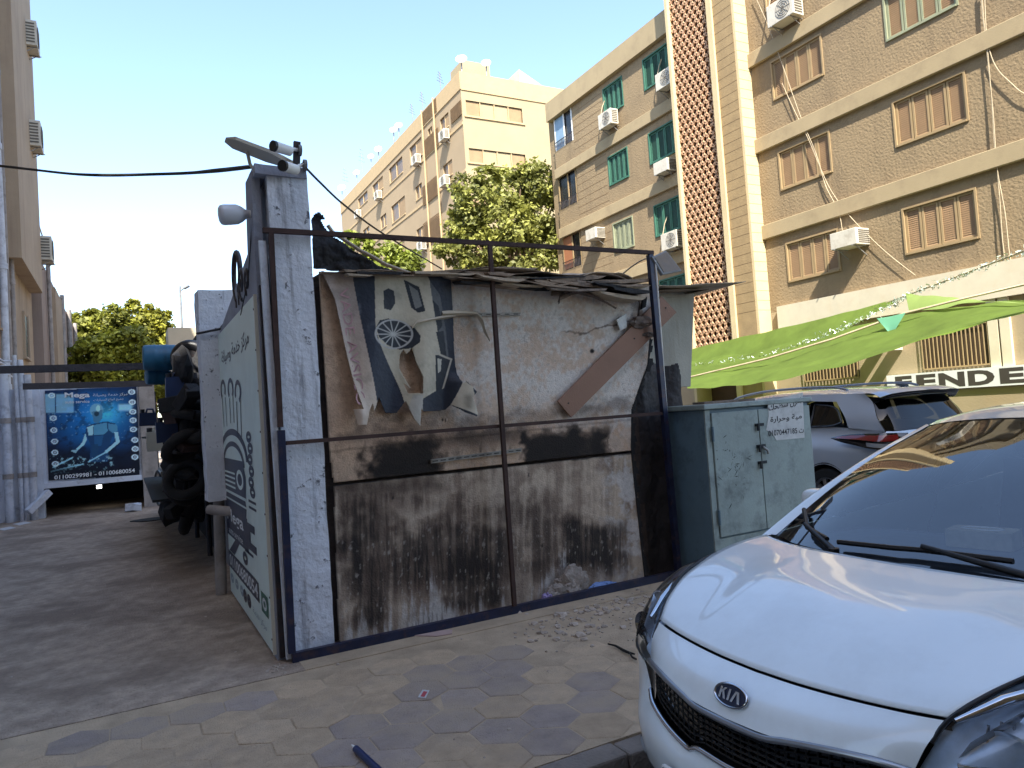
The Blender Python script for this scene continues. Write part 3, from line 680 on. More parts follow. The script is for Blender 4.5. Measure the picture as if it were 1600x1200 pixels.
# ------------------------------------------------------------------ things on and about the shed
# torn advertising banner
mat('banner_print', (1,1,1), .6, var=.12, vscale=9, bump=.25, bscale=30, vcol=True)
bo = [(499,424),(520,428),(600,430),(640,432),(690,430),(702,432),(706,500),(708,560),(712,592),(716,600),(720,596),(727,605),(735,614),(728,622),(736,648),(733,652),(717,646),(700,634),(694,641),(676,643),(655,644),(652,640),(650,668),(640,655),(630,628),(618,646),(600,646),(588,622),(580,646),(577,632),(572,642),(566,665),(552,665),(547,640),(560,640),(548,600),(536,545),(520,470)]
hole = [(623,556),(628,548),(632,556),(640,546),(646,570),(655,590),(654,615),(634,615),(628,600),(640,612),(622,575)]
def bcol(px, py):
    n1 = fbm(px/22, py/22, 31); cream = np.array(S(188,178,156)); navy = np.array(S(40,46,60)); grey = np.array(S(168,152,142)); dk = np.array(S(28,32,40))
    c = np.empty(px.shape+(3,)); c[:] = cream
    v = (py-430)/215
    # left pinkish edge strip, tapering down
    el = 505+v*52; er = 548+v*40
    c = np.where((px < er)[..., None], lerp(np.broadcast_to(grey, c.shape), np.array(S(196,178,160)), sst(py, 480, 600)), c)
    nav = (px >= er) & (px < 583-8*v*0+(py > 500)*0+sst(py, 505, 640)*46); c = np.where(nav[..., None], lerp(np.broadcast_to(navy, c.shape), np.array(S(110,116,126)), sst(n1, .5, .75)*.6*(1-sst(py, 490, 540))), c)
    # right navy ground behind the car picture
    rt = px > 664+(py-430)*.12+18*np.sin((py-430)/60); rt &= ~((px > 640) & (py > 500) & (py < 560) & (px < 672))
    c = np.where(rt[..., None], np.broadcast_to(navy*.8, c.shape), c)
    def pg(poly, colr):
        nonlocal c; c = np.where(inpoly(px, py, poly)[..., None], np.asarray(colr), c)
    def ln(a, b_, wd, colr):
        nonlocal c; a = np.array(a, float); d = np.array(b_, float)-a; L2 = d@d
        t_ = np.clip(((px-a[0])*d[0]+(py-a[1])*d[1])/L2, 0, 1); ds = np.hypot(px-a[0]-t_*d[0], py-a[1]-t_*d[1]); c = lerp(c, np.asarray(colr), 1-sst(ds, wd-.5, wd+.6))
    pg([(596,456),(604,452),(613,456),(615,475),(608,486),(597,484)], dk); pg([(628,438),(652,450),(661,488),(650,490),(640,482)], dk)
    pg([(636,446),(650,456),(656,480),(646,484)], S(120,120,116)); pg([(668,440),(684,462),(694,520),(699,560),(690,556),(676,500)], S(86,88,90))
    pg([(672,470),(682,480),(688,510),(680,520)], dk); pg([(677,520),(690,518),(697,570),(686,556)], dk)
    # wheel
    pg([(584,512),(590,502),(604,499),(625,503),(645,514),(653,526),(652,536),(640,545),(622,547),(602,540),(588,528)], dk)
    cx, cy = 612, 523
    for k in range(13):
        an = 2*math.pi*k/13+.2; ln((cx, cy), (cx+29*math.cos(an), cy+21*math.sin(an)), .8, S(180,178,172))
    rr_ = np.abs(np.hypot((px-cx)/29, (py-cy)/22)-1)*25; c = lerp(c, np.array(S(176,174,170)), 1-sst(rr_, .8, 1.8))
    pg([(676,556),(694,556),(702,562),(699,590),(688,612),(678,618)], dk); pg([(680,561),(687,562),(686,580),(681,584)], S(190,184,168))
    ln((676,552), (703,562), 1.4, S(182,174,158)); ln((703,562), (690,608), 1.2, S(182,174,158)); ln((690,608), (668,632), 1.2, S(182,174,158))
    pg([(652,625),(676,612),(714,600),(716,643),(655,644)], navy*.75); pg([(640,618),(655,618),(652,668),(640,655),(632,640)], S(178,172,160))
    pg([(716,596),(728,606),(736,650),(700,633)], S(196,186,166)); c = lerp(c, np.array(S(120,112,98)), boxmask(px, py, 716, 727, 618, 640, 5)*.7)
    c = lerp(c, c*.55, sst(n1, .6, .8)*.5)
    return np.clip(c, 0, 1)
def bdisp(px, py):
    v = np.clip((py-430)/220, 0, 1)
    return -.035-.035*v*(.5+np.sin(px/13+v*2))-.05*np.exp(-((px-505-v*52)/10)**2)*v-.05*boxmask(px, py, 700, 740, 590, 660, 10)
ban = painted_grid('torn_banner', bo, YW-.03, .0042, bcol, 'banner_print', None, holes=[hole], disp=bdisp, thick=.002)
tag(ban, 'torn dark blue and cream advertising banner with car picture hanging on scorched wall', 'banner')
mat('faded_pink', S(182,142,146), .7, var=.2, vscale=10)
V, Fc = text_polys('VADE AVSICO', res=3)
bl, tl, br = (np.array(q) for q in ((538,447), (557,447), (581,628)))   # runs downward
mb = MB()
q0 = []
for u, v_ in V:
    pxy = np.array([529, 452])+np.array([29, 182])*u+np.array([15-1*u, -3])*v_
    dd = bdisp(np.array(pxy[0]), np.array(pxy[1])); q0.append(tuple(atY(pxy[0], pxy[1], YW-.03+float(dd)-.006)))
mb.v = q0; mb.f = Fc
ban['_base'] = tuple(ban.location); mb.build('lettering', 'faded_pink', ban)
# strip of banner pulled over the aluminium strip
b = MB(); pts = [(690,490),(720,489),(744,490),(752,500),(756,514),(765,532)]; wds = [5,4,3,7,6,2]
b.grid([[atY(x, y-w_, YW-.065), atY(x+w_*.4, y, YW-.09), atY(x, y+w_, YW-.06)] for (x, y), w_ in zip(pts, wds)])
b.build('torn_strip', mat('banner_cream', S(188,178,158), .7, var=.15, vscale=10), ban, smooth=60)
b = MB(); pts = [(644,512),(652,504),(675,499),(700,495),(712,494)]; wds = [2,5,4,3,1]
b.grid([[atY(x, y-w_, YW-.07), atY(x, y, YW-.10), atY(x, y+w_, YW-.065)] for (x, y), w_ in zip(pts, wds)]); b.build('torn_strip', 'banner_cream', ban, smooth=60)

# brown board nailed across the corner
q = [(872,627),(1036,462),(1056,489),(902,653),(894,653)]
b = MB(); b.slab([atY(x, y, YF+.075) for x, y in ((872,627),(1034,463),(1057,488),(893,652))], (0, .022, 0))
mat('brown_board', S(142,108,88), .7, var=.08, vscale=4, bump=.15, bscale=70)
brd = thing('brown_board', 'long brown board slanting across the right end of the scorched wall', 'board', tuple(atY(890,652,YF+.075)))
b.build('plank', 'brown_board', brd)
b = MB()
for x, y in ((888,630),(991,529),(1040,481)): c = Vector(atY(x, y, YF+.074)); b.tube([c, c+Vector((0,-.004,0))], .007, 8)
b.build('screw', 'black', brd)

# security cameras, lamp and lantern on the pillar
cap = Vector((1.0, YF+.2, 3.23))
def cctv(label, px, py, aim, mount, yy=YF+.05):
    c = Vector(atY(px, py, yy)); a = Vector(aim).normalized(); o = thing('security_camera', label, 'security camera', tuple(c), 'security cameras on the pillar')
    b = MB(); b.tube([c-a*.075, c-a*.07, c+a*.055], [.02, .034, .036], 14); b.build('body', 'white_plastic', o, smooth=40)
    b = MB(); b.tube([c+a*.056, c+a*.075], [.037, .036], 14); hood_ = b.build('lens_cover', 'dark_plastic', o, smooth=40)
    m2 = Vector(mount); b = MB(); b.tube([c-a*.06, (c-a*.06).lerp(m2, .5)+Vector((0,0,.01)), m2], .013, 8); b.build('arm', 'white_plastic', o, smooth=40)
    b = MB(); b.tube([m2, m2+Vector((.02,.0,0))], .038, 14); b.build('base', 'grey_plastic', o, smooth=40)
    return o
m1 = Vector(atY(466,235,YF+.12))
cctv('upper of two small white security cameras atop the pillar', 440, 232, (-.9,-.5,-.02), m1)
cctv('lower of two small white security cameras, at the pillar top edge', 452, 262, (-.8,-.7,-.10), Vector(atY(474,258,YF-.0)), YF-.07)
o = thing('camera_bracket', 'small dark bracket plate holding the upper security camera on the pillar', 'bracket', tuple(cap))
b = MB(); b.bar(Vector(atY(463,266,YF+.13)), Vector(atY(464,222,YF+.13)), .045, .03); b.build('plate', 'dark_steel', o)
b = MB(); c0 = Vector(atY(463,266,YF+.13)); b.bar(c0, Vector((c0.x, c0.y+.02, 3.22)), .05, .05); b.build('foot', 'dark_steel', o)
# bulb lamp on the side
o = thing('bulb_lamp', 'large frosted bulb lamp sticking out sideways from the white pillar', 'lamp', tuple(atY(400,336,YF+.2)))
A = Vector(atY(342,336,YF+.2)); B_ = Vector(atY(404,334,YF+.2)); ax = (B_-A)
prof = [(-.015,.0),(.0,.045),(.04,.062),(.12,.068),(.45,.066),(.58,.05),(.68,.03),(.78,.024)]
mat('frosted', S(214,218,226), .35, var=.03, spec=.6)
b = MB(); b.tube([A+ax*u for u, r in prof], [max(r, .001) for u, r in prof], 20, cap=False); b.build('bulb', 'frosted', o, smooth=60)
b = MB(); b.tube([A+ax*u for u in (.72,.86,.87,1.0)], [.026,.026,.04,.04], 14); b.build('socket', 'white_plastic', o, smooth=40)
b = MB(); b.tube([A+ax*.82, A+ax*.8+Vector((0,0,-.1)), A+ax*.7+Vector((0,.1,-.42)), A+ax*.62+Vector((0,.4,-.62))], .004, 5); b.build('wire', 'cable_black', o)
# slim solar street light laid across the pillar top
o = thing('solar_street_light', 'flat pale solar street light slanting across the top of the pillar', 'street light', tuple(cap))
A = Vector(atY(352,219,YF+.22)); B_ = Vector(atY(462,262,YF+.22)); ax = (B_-A).normalized(); up = Vector((0,0,1)); sd_ = Vector((0,1,0))
def prf(s_, w_, h_): c = A.lerp(B_, s_); return [c-sd_*w_-up*h_*.3, c+sd_*w_-up*h_*.3, c+sd_*w_+up*h_, c-sd_*w_+up*h_]
b = MB(); st = [(0,.035,.006),(.12,.085,.016),(.6,.09,.02),(.8,.06,.026),(1,.03,.026)]
for s0, s1 in zip(st[:-1], st[1:]): b.hexa(prf(*s0)+prf(*s1))
b.build('housing', mat('pale_housing', S(196,188,170), .5, var=.06), o)
b = MB(); b.quad(*[A.lerp(B_, s_)+sd_*w_+up*.0225 for s_, w_ in ((.14,-.07),(.58,-.075),(.58,.075),(.14,.07))]); b.build('solar_panel', 'dark_plastic', o)
b = MB(); b.tube([A.lerp(B_, .30)+Vector((0,0,-.02)), A.lerp(B_, .33)+Vector((0,0,-.1)), A.lerp(B_, .42)+Vector((.0,.0,-.155)), Vector((.9, YF+.2, 3.23))], .012, 8); b.build('bracket', 'pale_housing', o, smooth=50)
# flood light on the right end of the frame
o = thing('flood_light', 'flat tilted flood light fixed to the right post of the frame', 'flood light', tuple(atY(1020,402,YF)))
P = [Vector(atY(x, y, YF+yo)) for x, y, yo in ((1019,401,-.04),(1041,391,.10),(1066,423,.10),(1036,429,-.04))]
nrm = (P[1]-P[0]).cross(P[3]-P[0]).normalized(); nrm = nrm if nrm.y < 0 else -nrm
b = MB(); b.slab(P, -nrm*.03); b.build('housing', 'grey_plastic', o, bevel=.006)
cc = sum(P, Vector())/4; b = MB(); b.slab([cc+(p-cc)*.84+nrm*.002 for p in P], nrm*.003); b.build('lens', mat('lens_grey', S(104,100,98), .3, var=.1, vscale=20), o)
b = MB(); b.bar(Vector((FX1-.035, YF, 2.64)), cc-nrm*.02, .025, .02); b.build('bracket', 'galv', o)
b = MB(); b.tube([cc-nrm*.03, Vector(atY(1010,404,YF+.05)), Vector(atY(1000,408,YF+.1)), Vector(atY(985,418,YF+.15)), Vector(atY(968,432,YF+.25))], .007, 5); b.build('wire', 'cable_pale', o, smooth=60)
# cables
def cable(pts, r, m, label, n=14, sag=None):
    P = [Vector(p) for p in pts]; out = []
    for i in range(len(P)-1):
        a = P[max(i-1, 0)]; c = P[min(i+2, len(P)-1)]
        for k in range(n):
            t_ = k/n; p0, p1, p2, p3 = a, P[i], P[i+1], c
            out.append(.5*((2*p1)+(p2-p0)*t_+(2*p0-5*p1+4*p2-p3)*t_*t_+(3*p1-p0-3*p2+p3)*t_**3))
    out.append(P[-1]); b = MB(); b.tube(out, r, 6)
    return solo(b, 'cable', m, label, 'cable', smooth=60)
wx = lambda px, py, y: tuple(atY(px, py, y))
cable([wx(-140,245,11), wx(0,259,9.5), wx(130,273,8), wx(250,272,6.8), wx(330,268,5.8), wx(392,261,YF+.25)], .013, 'cable_black', 'lower black cable running from the left block to the white pillar')
cable([wx(-140,246,11), wx(0,260,9.55), wx(125,272,8.05), wx(270,271,6.7), wx(340,265,5.8), wx(388,260,YF+.3)], .010, 'cable_black', 'upper black cable running from the left block to the white pillar')
cable([wx(472,256,YF+.12), wx(500,285,YF+.5), wx(540,322,YF+1.2), wx(600,366,YF+2.4), wx(690,420,YF+4.0)], .009, 'cable_black', 'thin double wire from the pillar down across the sheds to the right')

# ------------------------------------------------------------------ sign board on the left flank
mat('sign_mint', S(222,238,230), .35, var=.05, vscale=2, spec=.5, dirt=S(184,200,196), dscale=1.5, damt=.4)
mat('sign_edge', S(206,204,190), .5, var=.1)
mat('sign_navy', S(30,36,58), .4, var=.05)
mat('sign_white', S(220,224,224), .4, var=.03)
mat('sign_green', S(20,96,76), .4, var=.05)
XS = .775
sg0 = float(atX(428,1021,XS)[1]); sg1 = float(atX(350,720,XS)[1]); print('sign', sg0, sg1)
zb = .03; zt = float(atX(396,461,XS)[2])
sg = thing('sign_board', 'tall pale mint service sign with toolbox emblem on the side of the shed', 'sign', (XS, sg0, 0))
b = MB(); b.box(XS, XS+.035, sg0, sg1, zb, zt); b.build('panel', 'sign_mint', sg)
b = MB(); b.box(XS-.006, XS+.04, sg0-.018, sg0-.001, zb, zt); b.build('edge_trim', 'sign_edge', sg)
b = MB(); b.bar((XS+.05, sg0-.05, .02), (XS+.05, sg0-.05, zt+.05), .05, .06); b.bar((XS+.04, sg0-.05, zt+.06), (XS+.04, sg1, zt+.06), .03, .045); b.build('gate_frame', 'dark_steel', sg)
b = MB()
for i in range(9): z = zb+.1+i*(zt-zb-.2)/8; b.tube([(XS-.007, sg0-.009, z), (XS-.011, sg0-.009, z)], .007, 6)
b.build('rivet', 'dark_steel', sg)
# iron scroll ornament on top of the gate
def spiral(c, r0, r1, a0, a1, n=26): return [(XS+.02, c[0]+(r0+(r1-r0)*i/n)*math.cos(a0+(a1-a0)*i/n), c[1]+(r0+(r1-r0)*i/n)*math.sin(a0+(a1-a0)*i/n)) for i in range(n+1)]
for k, (cy, cz, r0, r1, a0, a1) in enumerate([(sg0+.86, zt+.30, .20, .16, -1.2, 3.9), (sg0+.62, zt+.20, .13, .03, -1.6, 7.0), (sg0+.34, zt+.16, .10, .03, -1.0, 6.2), (sg0+.74, zt+.16, .05, .02, 0, 7)]):
    b = MB(); P = spiral((cy, cz), r0, r1, a0, a1); b.tube(P, .019, 8); b.tube([P[0], (XS+.02, P[0][1], zt+.06)], .016, 8); b.build('scroll', 'dark_steel', sg, smooth=60)
def sgp(u, v): return (XS-.0025, sg1-(sg1-sg0)*u, zb+(zt-zb)*v)    # u: image left (far) to right (near), v up
def sg_text(s, u0, u1, v0, v1, m, **k): return text_on(s, sgp(u0, v0), sgp(u1, v0), sgp(u0, v1), m, sg, **k)
sg_text(arabic('مركز خدمة وصيانة'), .12, .86, .865, .925, 'sign_navy', bold=.012)
def sg_poly(pts, m, name, x=0): b = MB(); b.poly([(p[0]-x, p[1], p[2]) for p in (sgp(*q) for q in pts)]); return b.build(name, m, sg)
def ring(cu, cv, ru, rv, wd, m, a0=0, a1=2*math.pi, x=0):
    b = MB(); n = 28
    G = [[(sgp(0,0)[0]-x, *sgp(cu+(ru-w_*wd)*math.cos(a), cv+(rv-w_*wd*.45)*math.sin(a))[1:]) for w_ in (0, 1)] for a in [a0+(a1-a0)*i/n for i in range(n+1)]]
    b.grid(G); return b.build('emblem', m, sg)
# emblem: spanners above a car front in a badge
for k, (u, v, L, an) in enumerate([(.12, .66, .12, 1.75), (.34, .67, .10, 1.5), (.52, .62, .13, 1.2)]):
    c, s_ = math.cos(an), math.sin(an); wd = .05
    ring(u+c*.06, v+L, .085, .040, .035, 'sign_navy', an-2.4, an+2.4)
    for q in (-1, 1): sg_poly([(u+q*wd, v-.02), (u+q*wd+.016, v-.02), (u+q*wd+c*.05+.016, v+L-.03), (u+q*wd+c*.05, v+L-.03)], 'sign_navy', 'emblem')
ring(.30, .52, .40, .11, .05, 'sign_navy', 0, math.pi); ring(.30, .50, .31, .085, .04, 'sign_navy', 0, math.pi)
sg_poly([(-.0, .40), (.60, .40), (.62, .47), (.56, .52), (.0, .52)], 'sign_navy', 'emblem')
for v in (.415, .432, .449, .466): sg_poly([(.02, v), (.34, v), (.34, v+.007), (.02, v+.007)], 'sign_mint', 'emblem', .001)
ring(.47, .455, .09, .034, .03, 'sign_mint', x=.001)
sg_poly([(.02, .372), (.60, .372), (.58, .39), (.04, .39)], 'sign_navy', 'emblem'); sg_poly([(.0, .335), (.58, .335), (.60, .365), (.0, .365)], 'sign_navy', 'emblem')
for k, v in enumerate((.60, .565, .53, .495, .46, .43)): ring(.74+.02*(k % 2), v, .055, .018, .03, 'sign_navy')
for v in (.395, .375): sg_poly([(.66, v), (.82, v), (.82, v+.008), (.66, v+.008)], 'sign_navy', 'emblem')
sg_poly([(.0, .285), (.66, .285), (.66, .30), (.76, .30), (.76, .325), (.60, .325), (.60, .335), (.0, .335)], 'sign_navy', 'emblem')
sg_poly([(.0, .225), (.60, .225), (.60, .24), (.78, .24), (.78, .265), (.66, .265), (.66, .285), (.0, .285)], 'sign_navy', 'emblem')
sg_text('Mega', .02, .50, .27, .33, 'sign_white', push=(-.001,0,0), bold=.02)
sg_text('auto service', .06, .46, .235, .258, 'sign_white', push=(-.001,0,0))
sg_poly([(.04, .165), (.20, .165), (.36, .225), (.24, .225)], 'sign_navy', 'emblem'); ring(.50, .195, .06, .022, .035, 'sign_navy'); sg_poly([(.5, .22), (.7, .222), (.7, .231), (.5, .229)], 'sign_navy', 'emblem')
sg_poly([(.0, .098), (.78, .098), (.78, .158), (.70, .162), (.0, .162)], 'sign_navy', 'number_plate')
sg_text('01100680054', .03, .76, .108, .152, 'sign_white', push=(-.001,0,0), bold=.02)
sg_poly([(.82, .085), (.95, .085), (.95, .145), (.82, .145)], 'sign_green', 'emblem'); ring(.885, .115, .04, .018, .02, 'sign_white', x=.001)
mat('sign_faint', S(150,170,180), .4, var=.05)
for u in (.08, .22, .36): ring(u, .062, .045, .018, .03, 'sign_faint')
for u in (.44, .54): ring(u, .060, .045, .022, .04, 'sign_navy')
sg_text(arabic('مركز خدمة'), .62, .90, .035, .06, 'sign_faint')

# white block pillar behind the sign with pipes under it
P0 = atY(304,452,7.15); P1 = atY(352,452,7.15); zl = float(atY(325,785,7.15)[2])
wp = thing('block_pillar', 'short white painted block pillar behind the mint sign board', 'pillar', ((P0[0]+P1[0])/2, 7.2, 0))
b = rough_box(float(P0[0])+.02, float(P1[0])+.08, 7.15, 7.45, zl, float(P0[2]), 6, 6, 40, .012, 7); b.build('shaft', 'pillar_white', wp, smooth=50)
b = MB(); xx = float(P0[0])+.1
b.tube([(xx, 7.25, 0), (xx+.02, 7.25, zl+.05)], .05, 8); b.tube([(xx+.22, 7.3, 0), (xx+.2, 7.3, zl+.05)], .05, 8); b.tube([(xx-.08, 7.1, zl-.06), (xx+.35, 6.6, zl-.12)], .045, 8)
b.build('leg', 'pipe_grey', wp, smooth=50)
b = MB(); pz = float(atY(325,522,7.15)[2]); b.tube([(float(P0[0])-.01, 7.12, pz), (float(P1[0])+.02, 7.11, pz+.06)], .012, 6); b.build('wire_tie', 'cable_black', wp)
# ------------------------------------------------------------------ the garage end of the alley with its poster
YM = 17.4
ga = thing('garage', 'low garage front closing the alley, with a dark opening below the poster', 'garage', (-.7, YM, 0))
gx0 = float(atY(66,700,YM)[0]); gx1 = float(atY(221,700,YM)[0]); pz0 = float(atY(146,746,YM)[2]); pz1 = float(atY(140,604,YM)[2])
b = MB(); b.box(gx0, gx1, YM+.03, YM+.2, pz0-.12, pz1+.05); b.build('lintel_wall', 'white_wash', ga)
b = MB(); b.box(gx0, gx1, YM-.02, YM+.05, pz0-.14, pz0-.03); b.build('lintel', 'white_wash', ga)
b = MB(); b.box(gx1+.002, gx1+.30, YM-.05, YM+.25, 0, pz1); b.build('jamb', 'pipe_grey', ga)
b = MB(); b.box(XL+.02, gx0-.002, YM-.02, YM+.25, 0, pz1); b.build('jamb', 'white_wash', ga)
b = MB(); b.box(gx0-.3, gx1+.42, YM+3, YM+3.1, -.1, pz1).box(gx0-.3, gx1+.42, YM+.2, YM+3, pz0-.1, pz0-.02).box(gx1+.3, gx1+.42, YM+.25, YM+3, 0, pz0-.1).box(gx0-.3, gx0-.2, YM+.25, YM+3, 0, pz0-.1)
b.build('interior', 'black', ga)  # black walls put the unlit depth of the garage into the colour
c = Vector(atY(155,763,YM+1.2)); b = MB(); b.tube([c, c+Vector((.0,0,.07))], .05, 8); b.build('lamp', emit_mat('garage_lamp', (1,.97,.9), 3), ga)
b = MB(); b.bar(atY(77,768,YM-.06), atY(44,800,YM-.3), .12, .12); b.build('brace', 'white_wash', ga)
def pcol(px, py):
    u = (px-60)*6; v = (py-580)*6; n1 = fbm(u/60, v/45, 51); n2 = fbm(u/22, v/20, 52)
    navy = np.array(S(10,24,52)); blue = np.array(S(22,104,168)); cy = np.array(S(70,186,226)); dk = np.array(S(6,12,24)); lt = np.array(S(150,206,226))
    c = np.empty(px.shape+(3,)); c[:] = navy
    c = lerp(c, blue, np.exp(-((u-520)/330)**2-((v-440)/260)**2)*1.0); c = lerp(c, cy, np.exp(-((u-640)/120)**2-((v-400)/90)**2)*.7)
    c = lerp(c, dk, sst(n1, .5, .7)*.55); c = lerp(c, lt, sst(n2, .66, .8)*.35*boxmask(u, v, 80, 900, 300, 620, 40))
    c = lerp(c, lt, boxmask(u, v, 60, 330, 215, 390, 8)*.42*(1-boxmask(u, v, 155, 166, 215, 390, 3))); c = lerp(c, navy, boxmask(u, v, 60, 960, 100, 190, 30)*.6)
    c = lerp(c, lt, boxmask(u, v, 750, 880, 310, 370, 14)*.6)
    c = lerp(c, dk, sst(v, 640, 800)*.8)
    def pg(poly, colr, k=1.0):
        nonlocal c; c = lerp(c, np.asarray(colr), inpoly(u, v, poly)*k)
    steel = S(74,132,160); pale = S(150,196,206); shade = S(20,56,92)
    pg([(450,520),(520,490),(640,470),(720,490),(745,545),(690,620),(665,700),(650,850),(480,850),(490,700),(470,650),(440,580)], shade)
    pg([(455,525),(515,505),(512,600),(470,600)], pale, .8); pg([(520,505),(640,480),(650,560),(620,590),(520,600)], steel, .9)
    pg([(440,580),(455,640),(430,690),(370,740),(350,730),(410,670)], pale, .8); pg([(340,735),(370,740),(350,770),(300,745)], pale, .6)
    pg([(650,490),(735,500),(745,560),(700,580),(660,550)], steel, .8); pg([(710,570),(745,570),(765,665),(640,770),(620,750),(725,660)], pale, .75)
    pg([(520,610),(610,600),(590,700),(530,700)], S(30,80,120), .8); pg([(505,690),(560,680),(560,800),(510,800)], S(24,60,90), .8)
    hd = ((u-545)/62)**2+((v-365)/62)**2 < 1; c = lerp(c, np.array(S(96,146,168)), hd*.9); pg([(500,380),(520,480),(560,490),(600,440),(600,360)], S(60,104,130), .9)
    c = lerp(c, np.array(dk), (((u-545)/24)**2+((v-400)/22)**2 < 1)*.8); c = lerp(c, np.array(pale), (((u-560)/20)**2+((v-350)/30)**2 < 1)*.8)
    c = lerp(c, np.array(pale), sst(n2, .6, .72)*boxmask(u, v, 100, 700, 800, 960, 20)*.6)
    for a, b_ in (((470,850),(640,755)), ((140,900),(320,810)), ((120,940),(420,870))):
        d = np.array(b_)-np.array(a); L2 = d@d; t_ = np.clip(((u-a[0])*d[0]+(v-a[1])*d[1])/L2, 0, 1); c = lerp(c, np.array(S(130,180,196)), (np.hypot(u-a[0]-t_*d[0], v-a[1]-t_*d[1]) < 7)*.8)
    c = lerp(c, np.array(dk), sst(v, 880, 930)*.75); c = lerp(c, np.array(dk), sst(u, 850, 930)*.75)
    for (a, b_) in ((875,195),(880,290),(885,380),(888,460),(890,545),(905,645),(908,728),(905,805),(125,228),(140,440),(145,553),(152,658),(155,762),(160,868)):
        r = np.hypot((u-a)/34, (v-b_)/26); c = lerp(c, np.array(S(180,200,212)), ((r < 1) & (r > .55))*.8+(r < .4)*.5)
    return np.clip(c*2.0, 0, 1)
mat('poster_print', (1,1,1), .4, var=.05, vscale=5, vcol=True)
po = painted_grid('garage_poster', [(69,610),(214,603),(219,743),(76,751)], YM, .011, pcol, 'poster_print', None, thick=.004)
tag(po, 'blue poster of a robot mechanic above the dark garage opening', 'poster'); po['_base'] = tuple(po.location)
def cp(u, v): return atY(60+u/6, 580+v/6, YM-.012)
def ptext(s, u0, v0, u1, v1, h, **k): text_on(s, cp(u0, v0), cp(u1, v1), cp(u0, v0-h), 'poster_white', po, **k)
mat('poster_white', S(226,232,236), .5, var=.03)
ptext('Mega', 245, 262, 482, 258, 62, bold=.03); ptext('auto service', 250, 303, 480, 296, 26, bold=.01)
ptext(arabic('مركز خدمة وصيانة'), 512, 244, 835, 232, 34); ptext(arabic('جميع انواع السيارات'), 516, 290, 800, 276, 30)
ptext('01100299981 - 01100680054', 150, 1018, 905, 948, 40, bold=.02)
# two beams spanning the alley
mat('beam_dark', S(62,58,60), .8, var=.25, vscale=4, bump=.4, bscale=30)
for a, c, y, t_, lab in (((-40,579), (240,572), 13.2, .12, 'upper dark beam spanning the alley, ending at the blue drum'), ((36,604), (238,599), 16.6, .13, 'lower dark beam spanning the alley just above the poster')):
    A = Vector(atY(*a, y)); B_ = Vector(atY(*c, y)); A.x = max(A.x, XL-.1); b = MB(); b.bar(A, Vector((B_.x, y, A.z*.0+B_.z)), t_, t_*.9)
    solo(b, 'beam', 'beam_dark', lab, 'beam', 'beams across the alley')

# ------------------------------------------------------------------ heap of drums and scrap beside the shed
rk_ = thing('scrap_rack', 'dark pipe rack loaded with scrap along the shed flank', 'rack', (.5, 12, 0))
for y in (9.6, 11.4, 13.2, 14.8):
    for x in (.82,): b = MB(); b.tube([(x, y, 0), (x, y, 2.35)], .03, 8); b.build('post', 'dark_steel', rk_, smooth=50)
for z in (.75, 1.5): b = MB(); b.box(.22, .9, 9.5, 14.9, z-.03, z); b.build('shelf', 'black', rk_)
b = MB(); b.box(.92, .98, 9.42, 15.2, 0, 2.9); b.build('back_sheet', 'soot_black', rk_)
mat('drum_blue', S(44,104,136), .45, var=.12, vscale=4, dirt=S(24,50,72), dscale=3, damt=.6)
mat('can_blue', S(30,48,82), .45, var=.12, vscale=4)
mat('can_white', S(176,176,164), .5, var=.15, vscale=4)
def drum(px, py, y, ln, r, m, label, ax=(1,0,0)):
    c = Vector(atY(px, py, y)); a = Vector(ax).normalized(); o = thing('drum', label, 'drum', tuple(c-Vector((0,0,r))), 'drums and cans on the scrap heap')
    pr = [(-.5,.80),(-.47,.93),(-.40,.99),(-.2,1.0),(-.16,1.03),(-.12,1.0),(.12,1.0),(.16,1.03),(.2,1.0),(.40,.99),(.47,.93),(.5,.80)]
    b = MB(); b.tube([c+a*ln*s for s, _ in pr], [r*k for _, k in pr], 24); b.build('shell', m, o, smooth=40)
    b = MB(); e = c+a*ln*.5+Vector((0,0,r*.5)); b.tube([e, e+a*.03], r*.16, 10); b.build('bung', 'dark_plastic', o, smooth=40)
    return o
drum(251,559,10.4,.42,.17,'drum_blue','large blue plastic drum lying on top of the scrap heap')
drum(246,588,10.6,.28,.11,'drum_blue','small blue drum under the large blue drum', (1,.2,0))
def jerry(px, py, y, w_, h_, m, label, d=.2):
    c = Vector(atY(px, py, y)); o = thing('jerrycan', label, 'jerrycan', tuple(c-Vector((0,0,h_/2))), 'drums and cans on the scrap heap')
    b = rough_box(c.x-w_/2, c.x+w_/2, c.y, c.y+d, c.z-h_/2, c.z+h_/2, 4, 3, 5, .012, px); b.build('body', m, o, smooth=80)
    b = MB(); b.tube([(c.x-w_*.3, c.y+d/2, c.z+h_/2-.02), (c.x-w_*.3, c.y+d/2, c.z+h_/2+.05)], .03, 10); b.build('cap', 'dark_plastic', o, smooth=40)
    b = MB(); b.tube([(c.x-w_*.1, c.y+d/2, c.z+h_/2-.01), (c.x, c.y+d/2, c.z+h_/2+.05), (c.x+w_*.35, c.y+d/2, c.z+h_/2+.045), (c.x+w_*.4, c.y+d/2, c.z+h_/2-.01)], .014, 8); b.build('handle', m, o, smooth=60)
    return o
jerry(274,612,8.3,.17,.30,'can_blue','dark blue jerrycan hanging high in the scrap beside the white block pillar')
jerry(231,655,11.0,.20,.18,'can_blue','small blue can at the alley side of the scrap heap')
jerry(262,675,8.4,.21,.22,'can_blue','blue jerrycan low in the scrap heap, right of the white can')
jerry(242,690,9.2,.16,.22,'can_white','off-white plastic can low on the scrap heap')
